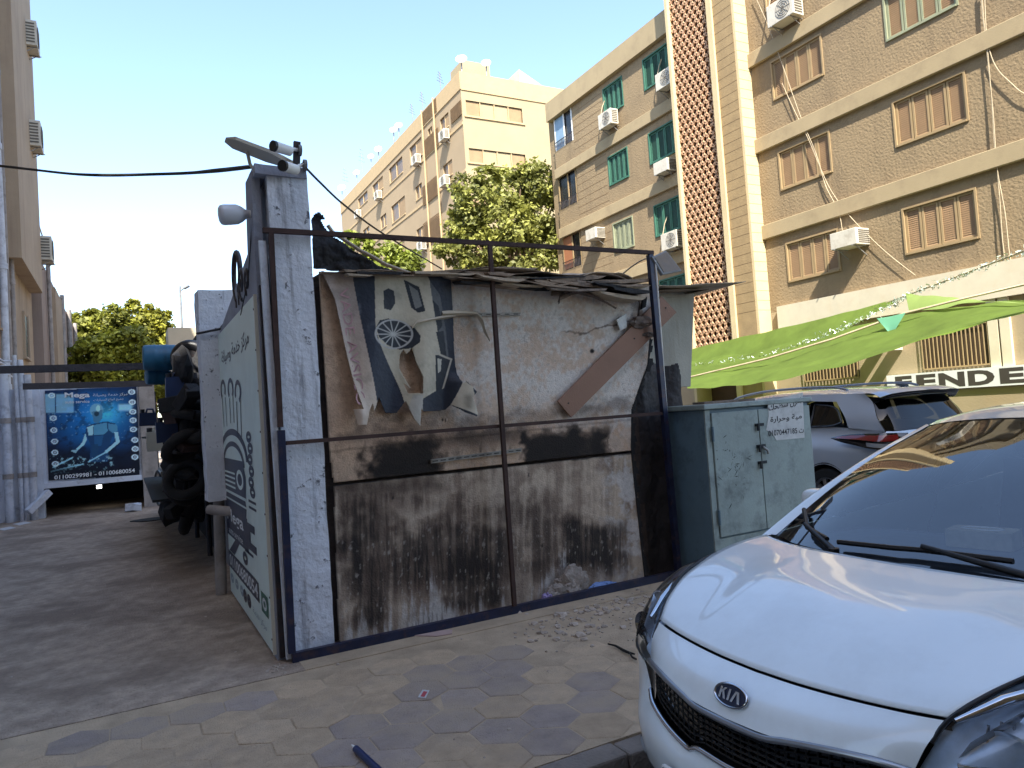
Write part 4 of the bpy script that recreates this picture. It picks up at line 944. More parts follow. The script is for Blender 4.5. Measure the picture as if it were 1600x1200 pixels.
def tyre(c, r, rt, ax, label, m='dark_plastic', spokes=False):
    o = thing('wheel', label, 'wheel', (c[0], c[1], c[2]-r), 'wheels in the scrap')
    a = Vector(ax).normalized(); u = a.cross(Vector((0,0,1))).normalized(); v = a.cross(u); n = 28
    b = MB(); b.tube([Vector(c)+u*math.cos(i*2*math.pi/n)*(r-rt)+v*math.sin(i*2*math.pi/n)*(r-rt) for i in range(n+1)], rt, 10, cap=False); b.build('tyre', m, o, smooth=60)
    if spokes:
        for i in range(12):
            an = i*2*math.pi/12; b = MB(); b.tube([c, Vector(c)+u*math.cos(an)*(r-rt)+v*math.sin(an)*(r-rt)], .004, 4); b.build('spoke', 'galv', o)
    else:
        b = MB(); b.tube([Vector(c)-a*.05, Vector(c)+a*.05], r*.55, 16); b.build('hub', 'dark_steel', o, smooth=40)
    return o
tyre(tuple(atY(248,763,14.9)), .34, .025, (1,.15,0), 'thin spoked bicycle wheel leaning by the garage jamb', spokes=True)
tyre(tuple(atY(298,560,9.9)), .24, .08, (.2,1,0), 'black car tyre on top of the scrap near the white block pillar')
tyre(tuple(atY(290,600,9.7)), .22, .075, (.3,1,.1), 'black car tyre under the top one in the scrap')
tyre(tuple(atY(275,645,10.6)), .24, .08, (1,.4,0), 'black car tyre at mid height in the scrap heap')
sr = random.Random(77)
mat('scrap_dark', S(24,23,25), .8, metal=.0, var=.4, vscale=9, bump=.4, bscale=30, dirt=S(44,36,32), dscale=8, damt=.5)  # near-black: the shade over the heap is put into this colour
for k in range(30):
    py = sr.uniform(556,800); px = sr.uniform(286 if py < 640 else 268, 322); y = sr.uniform(8.4,11.0)
    c = Vector(atY(px, py, y)); c.x = min(max(c.x, .38), .84); c.z = max(c.z, .12); s_ = sr.uniform(.10,.2)
    bm = bmesh.new(); bmesh.ops.create_icosphere(bm, subdivisions=2, radius=s_)
    q = Vector((sr.uniform(.6,1.3), sr.uniform(.7,1.6), sr.uniform(.6,1.5)))
    for v in bm.verts: v.co = Vector((v.co.x*q.x, v.co.y*q.y, v.co.z*q.z))*(1+.5*mnoise.noise(v.co*9+Vector((k,0,0))))+c
    mb = MB(); bm.verts.index_update(); mb.v = [tuple(v.co) for v in bm.verts]; mb.f = [tuple(v.index for v in f.verts) for f in bm.faces]; bm.free()
    mb.build('scrap_lump', 'scrap_dark', rk_)
for k in range(12):
    c = Vector(atY(sr.uniform(284,318), sr.uniform(620,760), sr.uniform(8.4,10))); c.x = min(max(c.x, .3), .85); d = Vector((sr.uniform(-.2,.2), sr.uniform(-.3,.3), sr.uniform(-1,1))).normalized()*sr.uniform(.3,.6)
    b = MB(); b.tube([c-d, c+d], sr.uniform(.012,.03), 6); b.build('scrap_rod', 'scrap_dark' if k % 5 else 'pipe_grey', rk_)

for k in range(9):      # old tyres pushed into the heap
    py = sr.uniform(600, 810); px = sr.uniform(272, 312); c = Vector(atY(px, py, sr.uniform(8.0, 9.6))); c.x = min(max(c.x, .42), .8); c.z = max(c.z, .2); r = sr.uniform(.15, .22); a = Vector((sr.uniform(-1,1), sr.uniform(-1,1), sr.uniform(-.3,.8))).normalized(); u = a.cross(Vector((0,0,1))).normalized(); v = a.cross(u)
    b = MB(); b.tube([c+u*math.cos(i*2*math.pi/22)*r+v*math.sin(i*2*math.pi/22)*r for i in range(23)], .055, 8, cap=False); b.build('scrap_tyre', 'soot_black', rk_, smooth=60)
for k in range(12):
    py = sr.uniform(590, 800); px = sr.uniform(270, 316); c = Vector(atY(px, py, sr.uniform(7.9, 9.4))); c.x = min(max(c.x, .42), .82); c.z = max(c.z, .15); d = Vector((sr.uniform(-1,1), sr.uniform(-1,1), sr.uniform(-1,1))).normalized()*sr.uniform(.08,.17)
    b = MB(); b.bar(c-d, c+d, sr.uniform(.1,.22), sr.uniform(.06,.16)); b.build('scrap_box', sr.choice(['scrap_dark', 'can_blue', 'scrap_dark', 'rust_steel', 'soot_black']), rk_, bevel=.01)
# ------------------------------------------------------------------ litter, rubble
mat('rubble', S(176,162,148), .95, var=.3, vscale=12, bump=.4, bscale=70)
rb = MB(); rs = random.Random(9)
def stone(mb, c, r):
    k = len(mb.v); t = 1.2; base = [(-1,t,0),(1,t,0),(-1,-t,0),(1,-t,0),(0,-1,t),(0,1,t),(0,-1,-t),(0,1,-t),(t,0,-1),(t,0,1),(-t,0,-1),(-t,0,1)]
    sx, sy, sz = r*rs.uniform(.5,.8), r*rs.uniform(.4,.8), r*rs.uniform(.25,.55)
    for p in base: j = rs.uniform(.75,1.2); mb.v.append((c[0]+p[0]*sx*j, c[1]+p[1]*sy*j, c[2]+max(p[2]*sz*j, -.01)))
    for f in [(0,11,5),(0,5,1),(0,1,7),(0,7,10),(0,10,11),(1,5,9),(5,11,4),(11,10,2),(10,7,6),(7,1,8),(3,9,4),(3,4,2),(3,2,6),(3,6,8),(3,8,9),(4,9,5),(2,4,11),(6,2,10),(8,6,7),(9,8,1)]: mb.f.append(tuple(k+i for i in f))
for k in range(330):
    t_ = rs.random(); px = 830+t_*230+rs.gauss(0, 25); py = 968-t_*62+abs(rs.gauss(0, 26))+rs.uniform(-2, 6)
    if px > 1075: continue
    p = atZ(px, py)
    if p[1] > YF-.05: continue
    stone(rb, p, rs.choice([.004,.005,.006,.008,.011,.017,.026]))
for px, py, r in ((878,961,.028),(872,978,.02),(906,993,.03),(912,1000,.022),(908,957,.02),(945,952,.022),(938,960,.02),(965,952,.02),(810,957,.022),(823,960,.014),(805,996,.012),(925,1010,.015),(930,946,.016),(985,938,.016)): stone(rb, atZ(px, py), r*1.3)
for k in range(320):
    p = (rs.uniform(-2.3, 4.5), rs.uniform(2.9, 14), .0)
    if p[1] > 4.6 and p[0] > .6: continue
    stone(rb, p, rs.choice([.004,.005,.007,.011]))
for k in range(24): p = atZ(434+rs.gauss(0, 9), 1045+rs.gauss(0, 4)); stone(rb, p, rs.uniform(.006,.014))
o = rb.build('rubble', 'rubble'); o['kind'] = 'stuff'; o['label'] = 'scattered crumbs of plaster and gravel on the ground before the shed'
def lit(pts, m, name, label, cat, z=.004, t_=.003):
    b = MB(); b.slab([np.array(atZ(x, y, z)) for x, y in pts], (0,0,t_)); return solo(b, name, m, label, cat)
mat('card_red', S(176,76,84), .6, var=.1); mat('paper_white', S(196,196,196), .8, var=.1)
o = thing('playing_card', 'small red and white card lying on the paving tiles', 'card', tuple(atZ(662,1084,.003)))
b = MB(); b.slab([np.array(atZ(x, y, .003)) for x, y in ((653,1090),(660,1078),(671,1079),(665,1091))], (0,0,.002)); b.build('border', 'paper_white', o)
b = MB(); b.slab([np.array(atZ(x, y, .0055)) for x, y in ((657,1088),(662,1080),(668,1081),(663,1089))], (0,0,.001)); b.build('print', 'card_red', o)
b = MB(); A = Vector(atZ(556,1170,.02)); B_ = Vector(atZ(594,1206,.02)); b.tube([A, B_], .016, 10)
o = thing('plastic_tube', 'dark blue plastic tube lying on the tiles at the bottom edge', 'tube', tuple(A)); b.build('barrel', mat('tube_blue', S(24,40,84), .35, var=.1), o, smooth=50)
b = MB(); d = (A-B_).normalized(); b.tube([A, A+d*.05], [.011, .003], 8); b.build('tip', 'white_plastic', o, smooth=50)
b = MB(); b.tube([atZ(x, y, .012) for x, y in ((950,1006),(962,1009),(974,1016),(983,1020),(992,1022))], [.005,.007,.009,.008,.004], 6); b.tube([atZ(984,1020,.014), atZ(988,1027,.02), atZ(994,1030,.02)], .006, 6)
solo(b, 'twig', 'soot_black', 'black charred twig on the tiles beside the white car', 'twig', smooth=60)
b = MB(); b.slab([np.array(atZ(x, y, .003)) for x, y in ((648,994),(690,986),(707,985),(706,991),(682,995))], (0,0,.006)); solo(b, 'paper_scrap', mat('scrap_pink', S(186,160,152), .8, var=.15), 'flattened pinkish paper scrap below the steel frame', 'paper scrap')
for k, (px, py) in enumerate(((10,826),(34,818),(40,812))):
    b = MB(); b.slab([np.array(atZ(px+a, py+c, .003)) for a, c in ((-14,1),(6,-3),(15,-1),(-4,3))], (0,0,.004)); solo(b, 'paper_scrap', 'paper_white', ['white paper scrap on the alley floor nearest the left edge', 'white paper scrap on the alley floor, middle of three by the pipes', 'white paper scrap on the alley floor, closest to the garage'][k], 'paper scrap', 'paper scraps by the drain pipes')
b = MB(); c = np.array(atZ(236,812,.002)); b.slab([c+np.array([.32*math.cos(a)*(1+.15*math.sin(3*a)), .26*math.sin(a), 0]) for a in [2*math.pi*i/18 for i in range(18)]], (0,0,.012)); solo(b, 'rubber_mat', 'soot_black', 'small black mat on the alley floor in front of the scrap', 'mat')
b = MB(); b = rough_box(*[float(v) for v in (atZ(208,795)[0]-.15, atZ(208,795)[0]+.15, 16.6, 16.85)], 0, .14, 4, 4, 3, .05, 5); solo(b, 'plaster_heap', 'white_wash', 'small heap of white plaster at the garage jamb', 'rubble heap', smooth=60)
# rubbish gathered behind the bottom bar
mat('bag_grey', S(150,138,128), .6, var=.3, vscale=16, bump=.5, bscale=40, dirt=S(84,72,64), dscale=9, damt=.7)
mat('bag_purple', S(160,144,190), .5, var=.15, vscale=10); mat('bag_blue', S(110,138,190), .4, var=.2, vscale=12)
def heap(px, py, r, m, name, label, seed, sq):
    c = Vector(atY(px, py, YF+.085)); bm = bmesh.new(); bmesh.ops.create_icosphere(bm, subdivisions=4, radius=1)
    for v in bm.verts:
        d = mnoise.noise(v.co*1.8+Vector((seed*3.3,0,0)))*.35+mnoise.noise(v.co*5+Vector((0,seed,0)))*.22+mnoise.noise(v.co*11+Vector((0,0,seed)))*.1
        v.co = Vector((v.co.x*sq[0], v.co.y*sq[1], v.co.z*sq[2]))*(1+d)*r+Vector((c.x, YF+.075, r*sq[2]*.7)); v.co.z = max(v.co.z, 0); v.co.y = min(max(v.co.y, YF+.022), YW-.02)
    mb = MB(); bm.verts.index_update(); mb.v = [tuple(v.co) for v in bm.verts]; mb.f = [tuple(v.index for v in f.verts) for f in bm.faces]; bm.free()
    return solo(mb, name, m, label, 'rubbish', 'rubbish at the foot of the wall')
heap(893,912,.12,'bag_grey','rubbish_bag','crumpled grey-brown bag at the foot of the scorched wall',1,(1.2,.35,1.15))
heap(872,925,.08,'bag_grey','rubbish_bag','small crumpled grey bag left of the larger grey bag',2,(1.3,.4,1.0))
heap(856,930,.055,'bag_purple','plastic_bag','pale purple plastic scrap left of the grey bags',3,(1.1,.5,.9))
heap(940,912,.085,'bag_blue','plastic_bag','pale blue plastic film right of the grey bags',4,(1.6,.4,.5))

# ------------------------------------------------------------------ electrical cabinet
YC = 4.46
mat('cab_grey', S(136,150,148), .55, var=.14, vscale=3, bump=.1, bscale=60, dirt=S(62,70,74), dscale=5, damt=.6, streak=(S(128,138,134), 7, .2, .56, .74, .6))
mat('cab_blue', S(92,116,130), .55, var=.12, vscale=3, bump=.1, bscale=60, dirt=S(50,66,80), dscale=4, damt=.6)
mat('cab_scuff', S(44,48,52), .8, var=.2)
cb0 = float(atY(1100,640,YC)[0]); cb1 = float(atY(1262,620,YC)[0])
cbz = 1.40
cab = thing('electrical_cabinet', 'grey steel electrical cabinet with two doors and a pasted notice', 'cabinet', ((cb0+cb1)/2, YC+.22, 0))
b = MB(); b.box(cb0, cb1, YC+.012, YC+.46, 0, cbz); b.build('body', 'cab_blue', cab, bevel=.008)
b = MB(); b.box(cb0-.02, cb1+.02, YC-.025, YC+.49, cbz+.002, cbz+.045); b.build('lid', 'cab_grey', cab, bevel=.008)
b = MB(); b.box(cb0, cb0+.055, YC-.004, YC+.011, .0, cbz-.004).box(cb0+.0551, cb1, YC-.003, YC+.011, 0, .345); b.build('front_frame', 'cab_grey', cab)
xm = float(atY(1181,632,YC)[0]); zd = .36
dl = MB(); dl.box(cb0+.062, xm-.004, YC-.016, YC+.010, zd, cbz-.03); dl = dl.build('door', 'cab_grey', cab, bevel=.004)
dr = MB(); dr.box(xm+.004, cb1-.012, YC-.016, YC+.010, zd, cbz-.03); dr = dr.build('door', 'cab_grey', cab, bevel=.004)
for z in (.52, 1.20): b = MB(); b.tube([(cb0+.056, YC-.02, z-.06), (cb0+.056, YC-.02, z+.06)], .011, 8); b.build('hinge', 'cab_blue', dl, smooth=50)
for z in (1.24, 1.06, .92):
    b = MB(); b.box(xm-.05, xm+.05, YC-.026, YC-.0165, z-.012, z+.012).bar((xm-.03, YC-.035, z+.01), (xm-.03, YC-.035, z-.05), .016, .02); b.build('hasp', 'cab_scuff', dr)
b = MB(); b.tube([(xm+.01, YC-.03, 1.05), (xm+.05, YC-.04, 1.02), (xm+.06, YC-.04, .99)], .012, 8); b.build('padlock', 'galv', dr, smooth=50)
sc = random.Random(4)
b = MB()
for k in range(46):
    x = cb0+.25+sc.gauss(0,.09); z = .88+sc.gauss(0,.14); L = abs(sc.gauss(.006,.016))+.003; a = sc.gauss(1.2,.8); w_ = sc.uniform(.001,.0045)
    d = Vector((math.cos(a), 0, math.sin(a)))*L; n = Vector((-d.z, 0, d.x)).normalized()*w_; c = Vector((x, YC-.0175, z)); b.poly([c-d, c+n, c+d, c-n])
b.build('scratches', 'cab_scuff', dl)['kind'] = 'stuff'
nq = [(1199,628),(1254,613),(1257,684),(1213,688),(1206,676),(1197,672),(1201,650)]
b = MB(); b.slab([atY(x, y, YC-.0175) for x, y in nq], (0,-.0015,0)); no = solo(b, 'pasted_notice', mat('notice_paper', S(196,198,196), .8, var=.12, vscale=8, dirt=S(150,152,152), dscale=9, damt=.6), 'torn white notice with phone number pasted on the cabinet door', 'notice'); no['_base'] = tuple(no.location)
mat('ink', S(40,42,48), .7, var=.1)
def ntext(s, a, c, h, **k): text_on(s, atY(*a, YC-.0205), atY(*c, YC-.0205), atY(a[0]-.4, a[1]-h, YC-.0205), 'ink', no, **k)
ntext(arabic('اعزل سطحك'), (1201,645), (1252,633), 13, bold=.02); ntext(arabic('مية وحرارة'), (1204,662), (1253,656), 11, bold=.012); ntext('01070447185 ' + arabic('ت'), (1201,682), (1256,676), 9, bold=.01)
b = MB(); p = Vector((cb0+.4, YC+.25, cbz+.046)); b.slab([p+Vector(q) for q in ((-.25,-.1,0),(.3,-.14,0),(.32,.12,0),(-.2,.1,0))], (0,0,.02)); solo(b, 'flat_board', 'shred_grey', 'flat grubby board lying on top of the electrical cabinet', 'board')
# drain pipes that come down in front of the garage's left jamb
for k, (px, r, zt_, lab) in enumerate(((8, .10, 3.1, 'thick white drain pipe nearest the left edge'), (27, .05, 3.3, 'thin white drain pipe, second from the left edge'), (36, .065, 3.2, 'white drain pipe, third from the left edge'), (46, .085, 2.9, 'white drain pipe nearest the blue poster'))):
    X_ = float(atY(px+4, 720, YM-.12)[0]); b = MB(); b.tube([(X_, YM-.13, 0), (X_+.01, YM-.13, zt_*.5), (X_-.02, YM-.12, zt_)], r*.8, 10); dp = b
    o = thing('drain_pipe', lab+' at the garage', 'drain pipe', (X_, YM-.13, 0), 'drain pipes at the garage'); b.build('tube', 'pipe_white', o, smooth=50)
    for z in (.9, 2.0): b = MB(); b.tube([(X_, YM-.13, z-.05), (X_, YM-.13, z+.05)], r*.95, 10); b.build('collar', 'pipe_grey', o, smooth=50)
# ------------------------------------------------------------------ right-hand apartment building
XB = 20.0
mat('stucco', SL(176,152,116, 0.6), .95, var=.07, vscale=1.2, bump=1.0, bscale=14, dirt=SL(150,128,100, .55), dscale=.5, damt=.6, streak=(SL(128,108,84, .5), 1.6, .12, .52, .74, .5))
mat('stucco_band', SL(200,178,138, 0.6), .9, var=.07, vscale=1.0, bump=.15, bscale=30, dirt=SL(170,148,116, .55), dscale=1.2, damt=.5)
mat('pale_fin', SL(226,204,158, 0.7), .9, var=.06, vscale=2, bump=.1, bscale=30)
mat('brick_tan', SL(184,156,112, 0.6), .9, var=.12, vscale=3, bump=.2, bscale=20)
mat('shutter_tan', SL(190,162,118, 0.6), .75, var=.08, vscale=3)
mat('shutter_slat', SL(196,158,116, 0.6), .75, var=.1, vscale=3)
mat('shutter_green', S(52,98,80), .7, var=.15, vscale=2); mat('slat_green', S(40,76,62), .7, var=.15, vscale=2)
mat('shutter_pale', SL(160,164,132, 0.7), .7, var=.1, vscale=2)
mat('screen_clay', SL(216,172,134, 0.8), .9, var=.12, vscale=4)
mat('white_board', SL(236,224,194, 0.7), .8, var=.08, vscale=1.5, dirt=S(196,180,150), dscale=2.5, damt=.6)
rbd = thing('apartment_building', 'sunlit tan apartment block with shuttered windows and pierced clay screen on the right', 'building', (24, 16, -.1))
WZ = [5.25, 8.40, 11.53, 14.66]       # window sills
def shutter_window(parent, y0, y1, z0, z1, leaves, mf, ms, name='window', x=XB, open_leaf=None):
    """recessed window with louvred shutters"""
    b = MB(); e = .055
    b.box(x-.03, x+.1, y0-e, y0, z0-e, z1+e).box(x-.03, x+.1, y1, y1+e, z0-e, z1+e).box(x-.03, x+.1, y0, y1, z1, z1+e).box(x-.05, x+.1, y0, y1, z0-e, z0)
    wn = b.build(name, mf, parent)
    wl = (y1-y0)/leaves
    for k in range(leaves):
        a = y0+k*wl+.012; c = y0+(k+1)*wl-.012; s = .06
        b = MB(); b.box(x+.03, x+.075, a, a+s, z0+.01, z1-.01).box(x+.03, x+.075, c-s, c, z0+.01, z1-.01).box(x+.03, x+.075, a+s, c-s, z0+.01, z0+.01+s).box(x+.03, x+.075, a+s, c-s, z1-.01-s, z1-.01)
        lf = b.build('shutter', mf, wn)
        b = MB(); n = 19; hz = (z1-z0-.02-2*s)/n
        for i in range(n):
            z = z0+.01+s+i*hz
            b.quad((x+.045, a+s, z), (x+.045, c-s, z), (x+.072, c-s, z+hz*1.05), (x+.072, a+s, z+hz*1.05))
        lv = b.build('louvre', ms, lf); lv['kind'] = 'stuff'
    return wn
def wall_holes(name, x0, x1, y0, y1, z0, z1, holes, m, parent):
    """wall slab with real window openings (holes = (ya, yb, za, zb))"""
    ys = sorted({y0, y1, *[h[0] for h in holes], *[h[1] for h in holes]}); zs = sorted({z0, z1, *[h[2] for h in holes], *[h[3] for h in holes]})
    b = MB()
    for i in range(len(ys)-1):
        for j in range(len(zs)-1):
            cy, cz = (ys[i]+ys[i+1])/2, (zs[j]+zs[j+1])/2
            if any(h[0] < cy < h[1] and h[2] < cz < h[3] for h in holes): continue
            b.quad((x0, ys[i+1], zs[j]), (x0, ys[i], zs[j]), (x0, ys[i], zs[j+1]), (x0, ys[i+1], zs[j+1]))
    for h in holes:
        b.quad((x0, h[0], h[2]), (x0, h[0], h[3]), (x1, h[0], h[3]), (x1, h[0], h[2])); b.quad((x0, h[1], h[3]), (x0, h[1], h[2]), (x1, h[1], h[2]), (x1, h[1], h[3]))
        b.quad((x0, h[0], h[3]), (x0, h[1], h[3]), (x1, h[1], h[3]), (x1, h[0], h[3])); b.quad((x0, h[1], h[2]), (x0, h[0], h[2]), (x1, h[0], h[2]), (x1, h[1], h[2]))
    return b.build(name, m, parent)
e = .055
mw = []
for z in WZ: mw += [(14.93, 16.88, z, z+1.25), (10.73, 12.70, z, z+1.25)]
wall_holes('wall', XB, XB+.14, 2.0, 17.9, 4.3, 17.0, [(a-e, b_+e, c-e, d+e) for a, b_, c, d in mw], 'stucco', rbd)
for k, (a, b_, c, d) in enumerate(mw):
    top = k >= 6
    shutter_window(rbd, a, b_, c, d, 4, 'shutter_pale' if (k == 7 or k == 5) else 'shutter_tan', 'shutter_slat')
b = MB(); b.box(XB+.13, 34, 2.0, 31.5, -.1, 17.0); b.build('core', 'stucco', rbd)
for z in (6.87, 9.93, 13.0, 16.1):
    b = MB(); b.box(XB-.13, XB-.002, 2.0, 17.88, z, z+.50); b.build('band', 'stucco_band', rbd, bevel=.02)
b = MB(); b.box(XB-.2, 34.2, 1.9, 17.88, 17.0, 17.9); b.build('parapet', 'stucco_band', rbd)
# stair tower with the pierced screen
XT = XB-.62; T0, T1, T2, T3 = 17.9, 18.78, 19.02, 21.06
b = MB(); b.box(XT, XB+.12, T0, T1, -.1, 20.2); tw = b.build('tower_pier', 'brick_tan', rbd)
b = MB()
z = 4.4
while z < 20: b.box(XT-.004, XT-.0005, T0, T1, z, z+.012); z += .34
b.build('pier_joint', mat('joint_brown', S(120,96,68), .9, var=.1), tw)['kind'] = 'stuff'
b = MB(); b.box(XT+.01, XB-.01, T0-.10, T0-.002, -.1, 20.2); sf = b.build('lit_side', 'pale_fin', rbd)  # lit side face of the pier, its brightness put into a paler colour
b = MB(); z = 4.4
while z < 20: b.box(XT+.012, XB-.012, T0-.104, T0-.1005, z, z+.010); z += .34
b.build('side_joint', 'joint_brown', sf)['kind'] = 'stuff'
for a, c in ((T1+.002, T2), (T3, T3+.14)): b = MB(); b.box(XT-.08, XB+.12, a, c, -.1, 20.4); b.build('fin', 'pale_fin', rbd)
b = MB(); b.box(XB+.05, XB+.12, T2, T3, -.1, 20.3); b.build('stair_back', mat('stair_dark', S(72,52,38), .9, var=.2, vscale=2), rbd)
# pierced clay screen: bars in three directions leave six-sided and three-sided holes
b = MB(); wS = T3-T2; z0, z1 = 2.4, 20.2; pit = .28; bw = .056; xs = XT+.06
def lat(a, c):
    d = Vector((0, c[0]-a[0], c[1]-a[1])); n = Vector((0, -d.z, d.y)).normalized()*(bw/2)
    A, B_ = Vector((xs, *a)), Vector((xs, *c)); q = [A-n, B_-n, B_+n, A+n]
    b.hexa([p+Vector((0,0,0)) for p in q]+[p+Vector((.07,0,0)) for p in q])
hz = pit*math.sqrt(3)/2
z = z0+hz/2
while z < z1: lat((T2, z), (T3, z)); z += hz
for sgn in (1, -1):
    y = T2-60*pit
    while y < T3+62*pit:
        # line z = z0 + sgn*sqrt3*(yy-y)
        ya, yb = T2, T3
        za, zb_ = z0+sgn*math.sqrt(3)*(ya-y), z0+sgn*math.sqrt(3)*(yb-y)
        pa, pb = (ya, za), (yb, zb_)
        lo, hi = min(za, zb_), max(za, zb_)
        if hi > z0 and lo < z1:
            def clampz(p):
                if p[1] < z0: return (y+(0)/1.0 if False else y+sgn*(z0-z0)/math.sqrt(3), z0)
                if p[1] > z1: return (y+sgn*(z1-z0)/math.sqrt(3), z1)
                return p
            pa, pb = clampz(pa), clampz(pb)
            if abs(pa[0]-pb[0]) > .02: lat(pa, pb)
        y += pit
b.build('clay_screen', 'screen_clay', rbd)
# wing beyond the tower
wwin = []
for z in (8.43, 11.53, 14.72): wwin += [(25.05, 26.42, z, z+1.25, 4), (21.64, 23.50, z, z+1.25, 4)]
wwin += [(21.64, 23.5, 5.3, 6.5, 4)]
wall_holes('wall', XB, XB+.14, T3+.14, 29.1, 4.0, 16.3, [(a-e, b_+e, c-e, d+e) for a, b_, c, d, _ in wwin], 'stucco', rbd)
for k, (a, b_, c, d, n) in enumerate(wwin):
    pale = k in (0,); shutter_window(rbd, a, b_, c, d, n, 'shutter_pale' if pale else 'shutter_green', 'shutter_pale' if pale else 'slat_green')
for z in (7.0, 10.12, 13.2): b = MB(); b.box(XB-.12, XB-.002, T3+.142, 30.9, z, z+.5); b.build('band', 'stucco_band', rbd, bevel=.02)
b = MB(); b.box(XB-.2, 34, T3+.142, 31.2, 16.3, 17.25); b.build('parapet', 'stucco_band', rbd)
b = MB(); z = 8.0
while z < 16.2: b.box(XB-.005, XB-.001, 26.6, 29.1, z, z+.022); z += .36
b.build('wall_groove', 'joint_brown', rbd)['kind'] = 'stuff'
# corner loggias
for k, z in enumerate((7.5, 10.62, 13.7)):
    lg = MB(); lg.box(XB, XB+.12, 29.1, 30.9, z, z+.95); lg = lg.build('loggia_parapet', 'stucco', rbd)
    b = MB(); b.box(XB+.1, XB+.16, 29.1, 30.9, z+.95, z+2.6); b.build('loggia_window', 'window_dark', lg)
    b = MB(); b.box(XB+.02, XB+.06, 29.18, 29.26, z+.95, z+2.6).box(XB+.02, XB+.06, 29.9, 29.98, z+.95, z+2.6).box(XB+.02, XB+.06, 30.75, 30.83, z+.95, z+2.6); b.build('loggia_frame', 'white_plastic' if k == 2 else 'brick_tan', lg)
    b = MB()
    for i in range(14): b.tube([(XB-.03, 29.2+i*.12, z+.95), (XB-.03, 29.2+i*.12, z+1.35)], .014, 4)
    b.bar((XB-.03, 29.15, z+1.36), (XB-.03, 30.85, z+1.36), .03); b.build('railing', 'dark_steel', lg)
b = MB(); b.box(XB+.03, XB+.05, 29.98, 30.75, 14.66, 16.25); b.build('curtain', mat('curtain_blue', S(120,146,168), .6, var=.1), rbd)
b = MB(); b.box(XB+.03, XB+.05, 29.98, 30.75, 8.5, 10.1); b.build('curtain', mat('curtain_rust', S(150,98,66), .7, var=.1), rbd)
# ground floor: long white fascia board, barred windows
b = MB(); b.box(XB+.0, XB+.125, 2, 17.88, -.1, 4.298); b.build('ground_wall', mat('stucco_ground', SL(196,176,142, 0.6), .9, var=.1, vscale=1, bump=.3, bscale=20, dirt=S(160,136,104), dscale=.8, damt=.5), rbd)
b = MB(); b.box(XB+.0, XB+.125, T3+.15, 29.1, -.1, 3.99); b.build('ground_wall', 'stucco_ground', rbd)
fz0 = 3.55; fz1 = 4.45
b = MB(); b.box(XB-.16, XB-.004, 2, 17.4, fz0, fz1); b.build('fascia', 'white_board', rbd)
for (xa, ya, yb_, xb_) in ((1441,500,572,1546), (1254,560,592,1338)):
    p0 = atX(xa, 540, XB-.05); p1 = atX(xb_, 540, XB-.05); zt_ = 2.95; zb_ = float(atX((xa+xb_)/2, yb_, XB-.05)[2])
    b = MB(); b.box(XB-.02, XB-.006, p1[1], p0[1], zb_, zt_); wn = b.build('barred_window', mat('window_brown', S(70,54,42), .5, var=.2), rbd)
    n = 16
    for i in range(n+1):
        y = p1[1]+(p0[1]-p1[1])*i/n; b = MB(); b.box(XB-.09, XB-.07, y-.012, y+.012, zb_, zt_); b.build('bar', 'shutter_tan', wn)
    b = MB(); b.box(XB-.095, XB-.065, p1[1], p0[1], zb_-.04, zb_).box(XB-.095, XB-.065, p1[1], p0[1], zt_, zt_+.04); b.build('rail', 'shutter_tan', wn)
for xa in (1572, 1553): p0 = atX(xa, 520, XB-.06); b = MB(); b.box(XB-.10, XB-.003, p0[1]-.12, p0[1]+.12, 1.75, 3.55); b.build('pilaster', 'white_board', rbd)
for xa, ya in ((1365,575), (1395,570)):    # signs on brackets over the small windows
    p0 = atX(xa, ya, XB-.5); b = MB(); b.box(XB-.55, XB-.02, p0[1]-.03, p0[1]+.03, 2.5, 3.0); b.build('bracket_sign', 'white_board', rbd)
# shop sign along the wall
sz0 = float(atX(1545,604,XB-.2)[2]); sz1 = float(atX(1545,574,XB-.2)[2]); sa = float(atX(1385,590,XB-.2)[1]); sb_ = 5.0
ss = thing('shop_sign', 'long white shop sign with dark stencilled capitals behind the parked cars', 'sign', (XB-.2, 9, sz0))
b = MB(); b.box(XB-.2, XB-.03, sb_, sa, sz0, sz1); b.build('board', mat('sign_face', SL(232,232,232, .8), .8, var=.06), ss)
b = MB(); b.box(XB-.12, XB-.004, sb_, sa, -.1, sz0-.004); b.build('plinth', 'stucco_ground', ss)
mat('sign_dark', S(58,52,46), .8, var=.1)
def ltr(s, xa, xb_): 
    y0 = float(atX(xa, 590, XB-.21)[1]); y1 = float(atX(xb_, 590, XB-.21)[1])
    text_on(s, (XB-.203, y0, sz0+.05), (XB-.203, y1, sz0+.05), (XB-.203, y0, sz1-.05), 'sign_dark', ss, bold=.05)
ltr('F', 1398, 1424); ltr('E', 1431, 1462); ltr('N', 1466, 1507); ltr('D', 1512, 1554); ltr('E', 1562, 1601)
# air conditioners on this block
def rac(px, py, lab, size=(.95,.42,.68), kind='split', pr=XB, pipe=True):
    p = atX(px, py, pr-.35); return ac_unit('air_conditioner', lab, 'air conditioners on the tan block', (pr, p[1], p[2]), size, 'x-', kind, pipe)
rac(1226,18,'air conditioner at the top edge of the photo, right of the clay screen', (1.05,.5,.72))
rac(1326,374,'window air conditioner over the lowest shuttered window of the main wall', (.90,.72,.5), 'window', pipe=False)
rac(949,187,'air conditioner with looping pipe left of the clay screen, upper left of the wing')
rac(1041,124,'highest air conditioner on the wing, next to the clay screen')
rac(1036,261,'window air conditioner at mid height on the wing beside the clay screen', (.85,.6,.5), 'window', pipe=False)
rac(1050,376,'lowest air conditioner on the wing beside the clay screen')
rac(928,366,'boxy window air conditioner low at the left end of the wing', (.8,.65,.5), 'window', pipe=False)
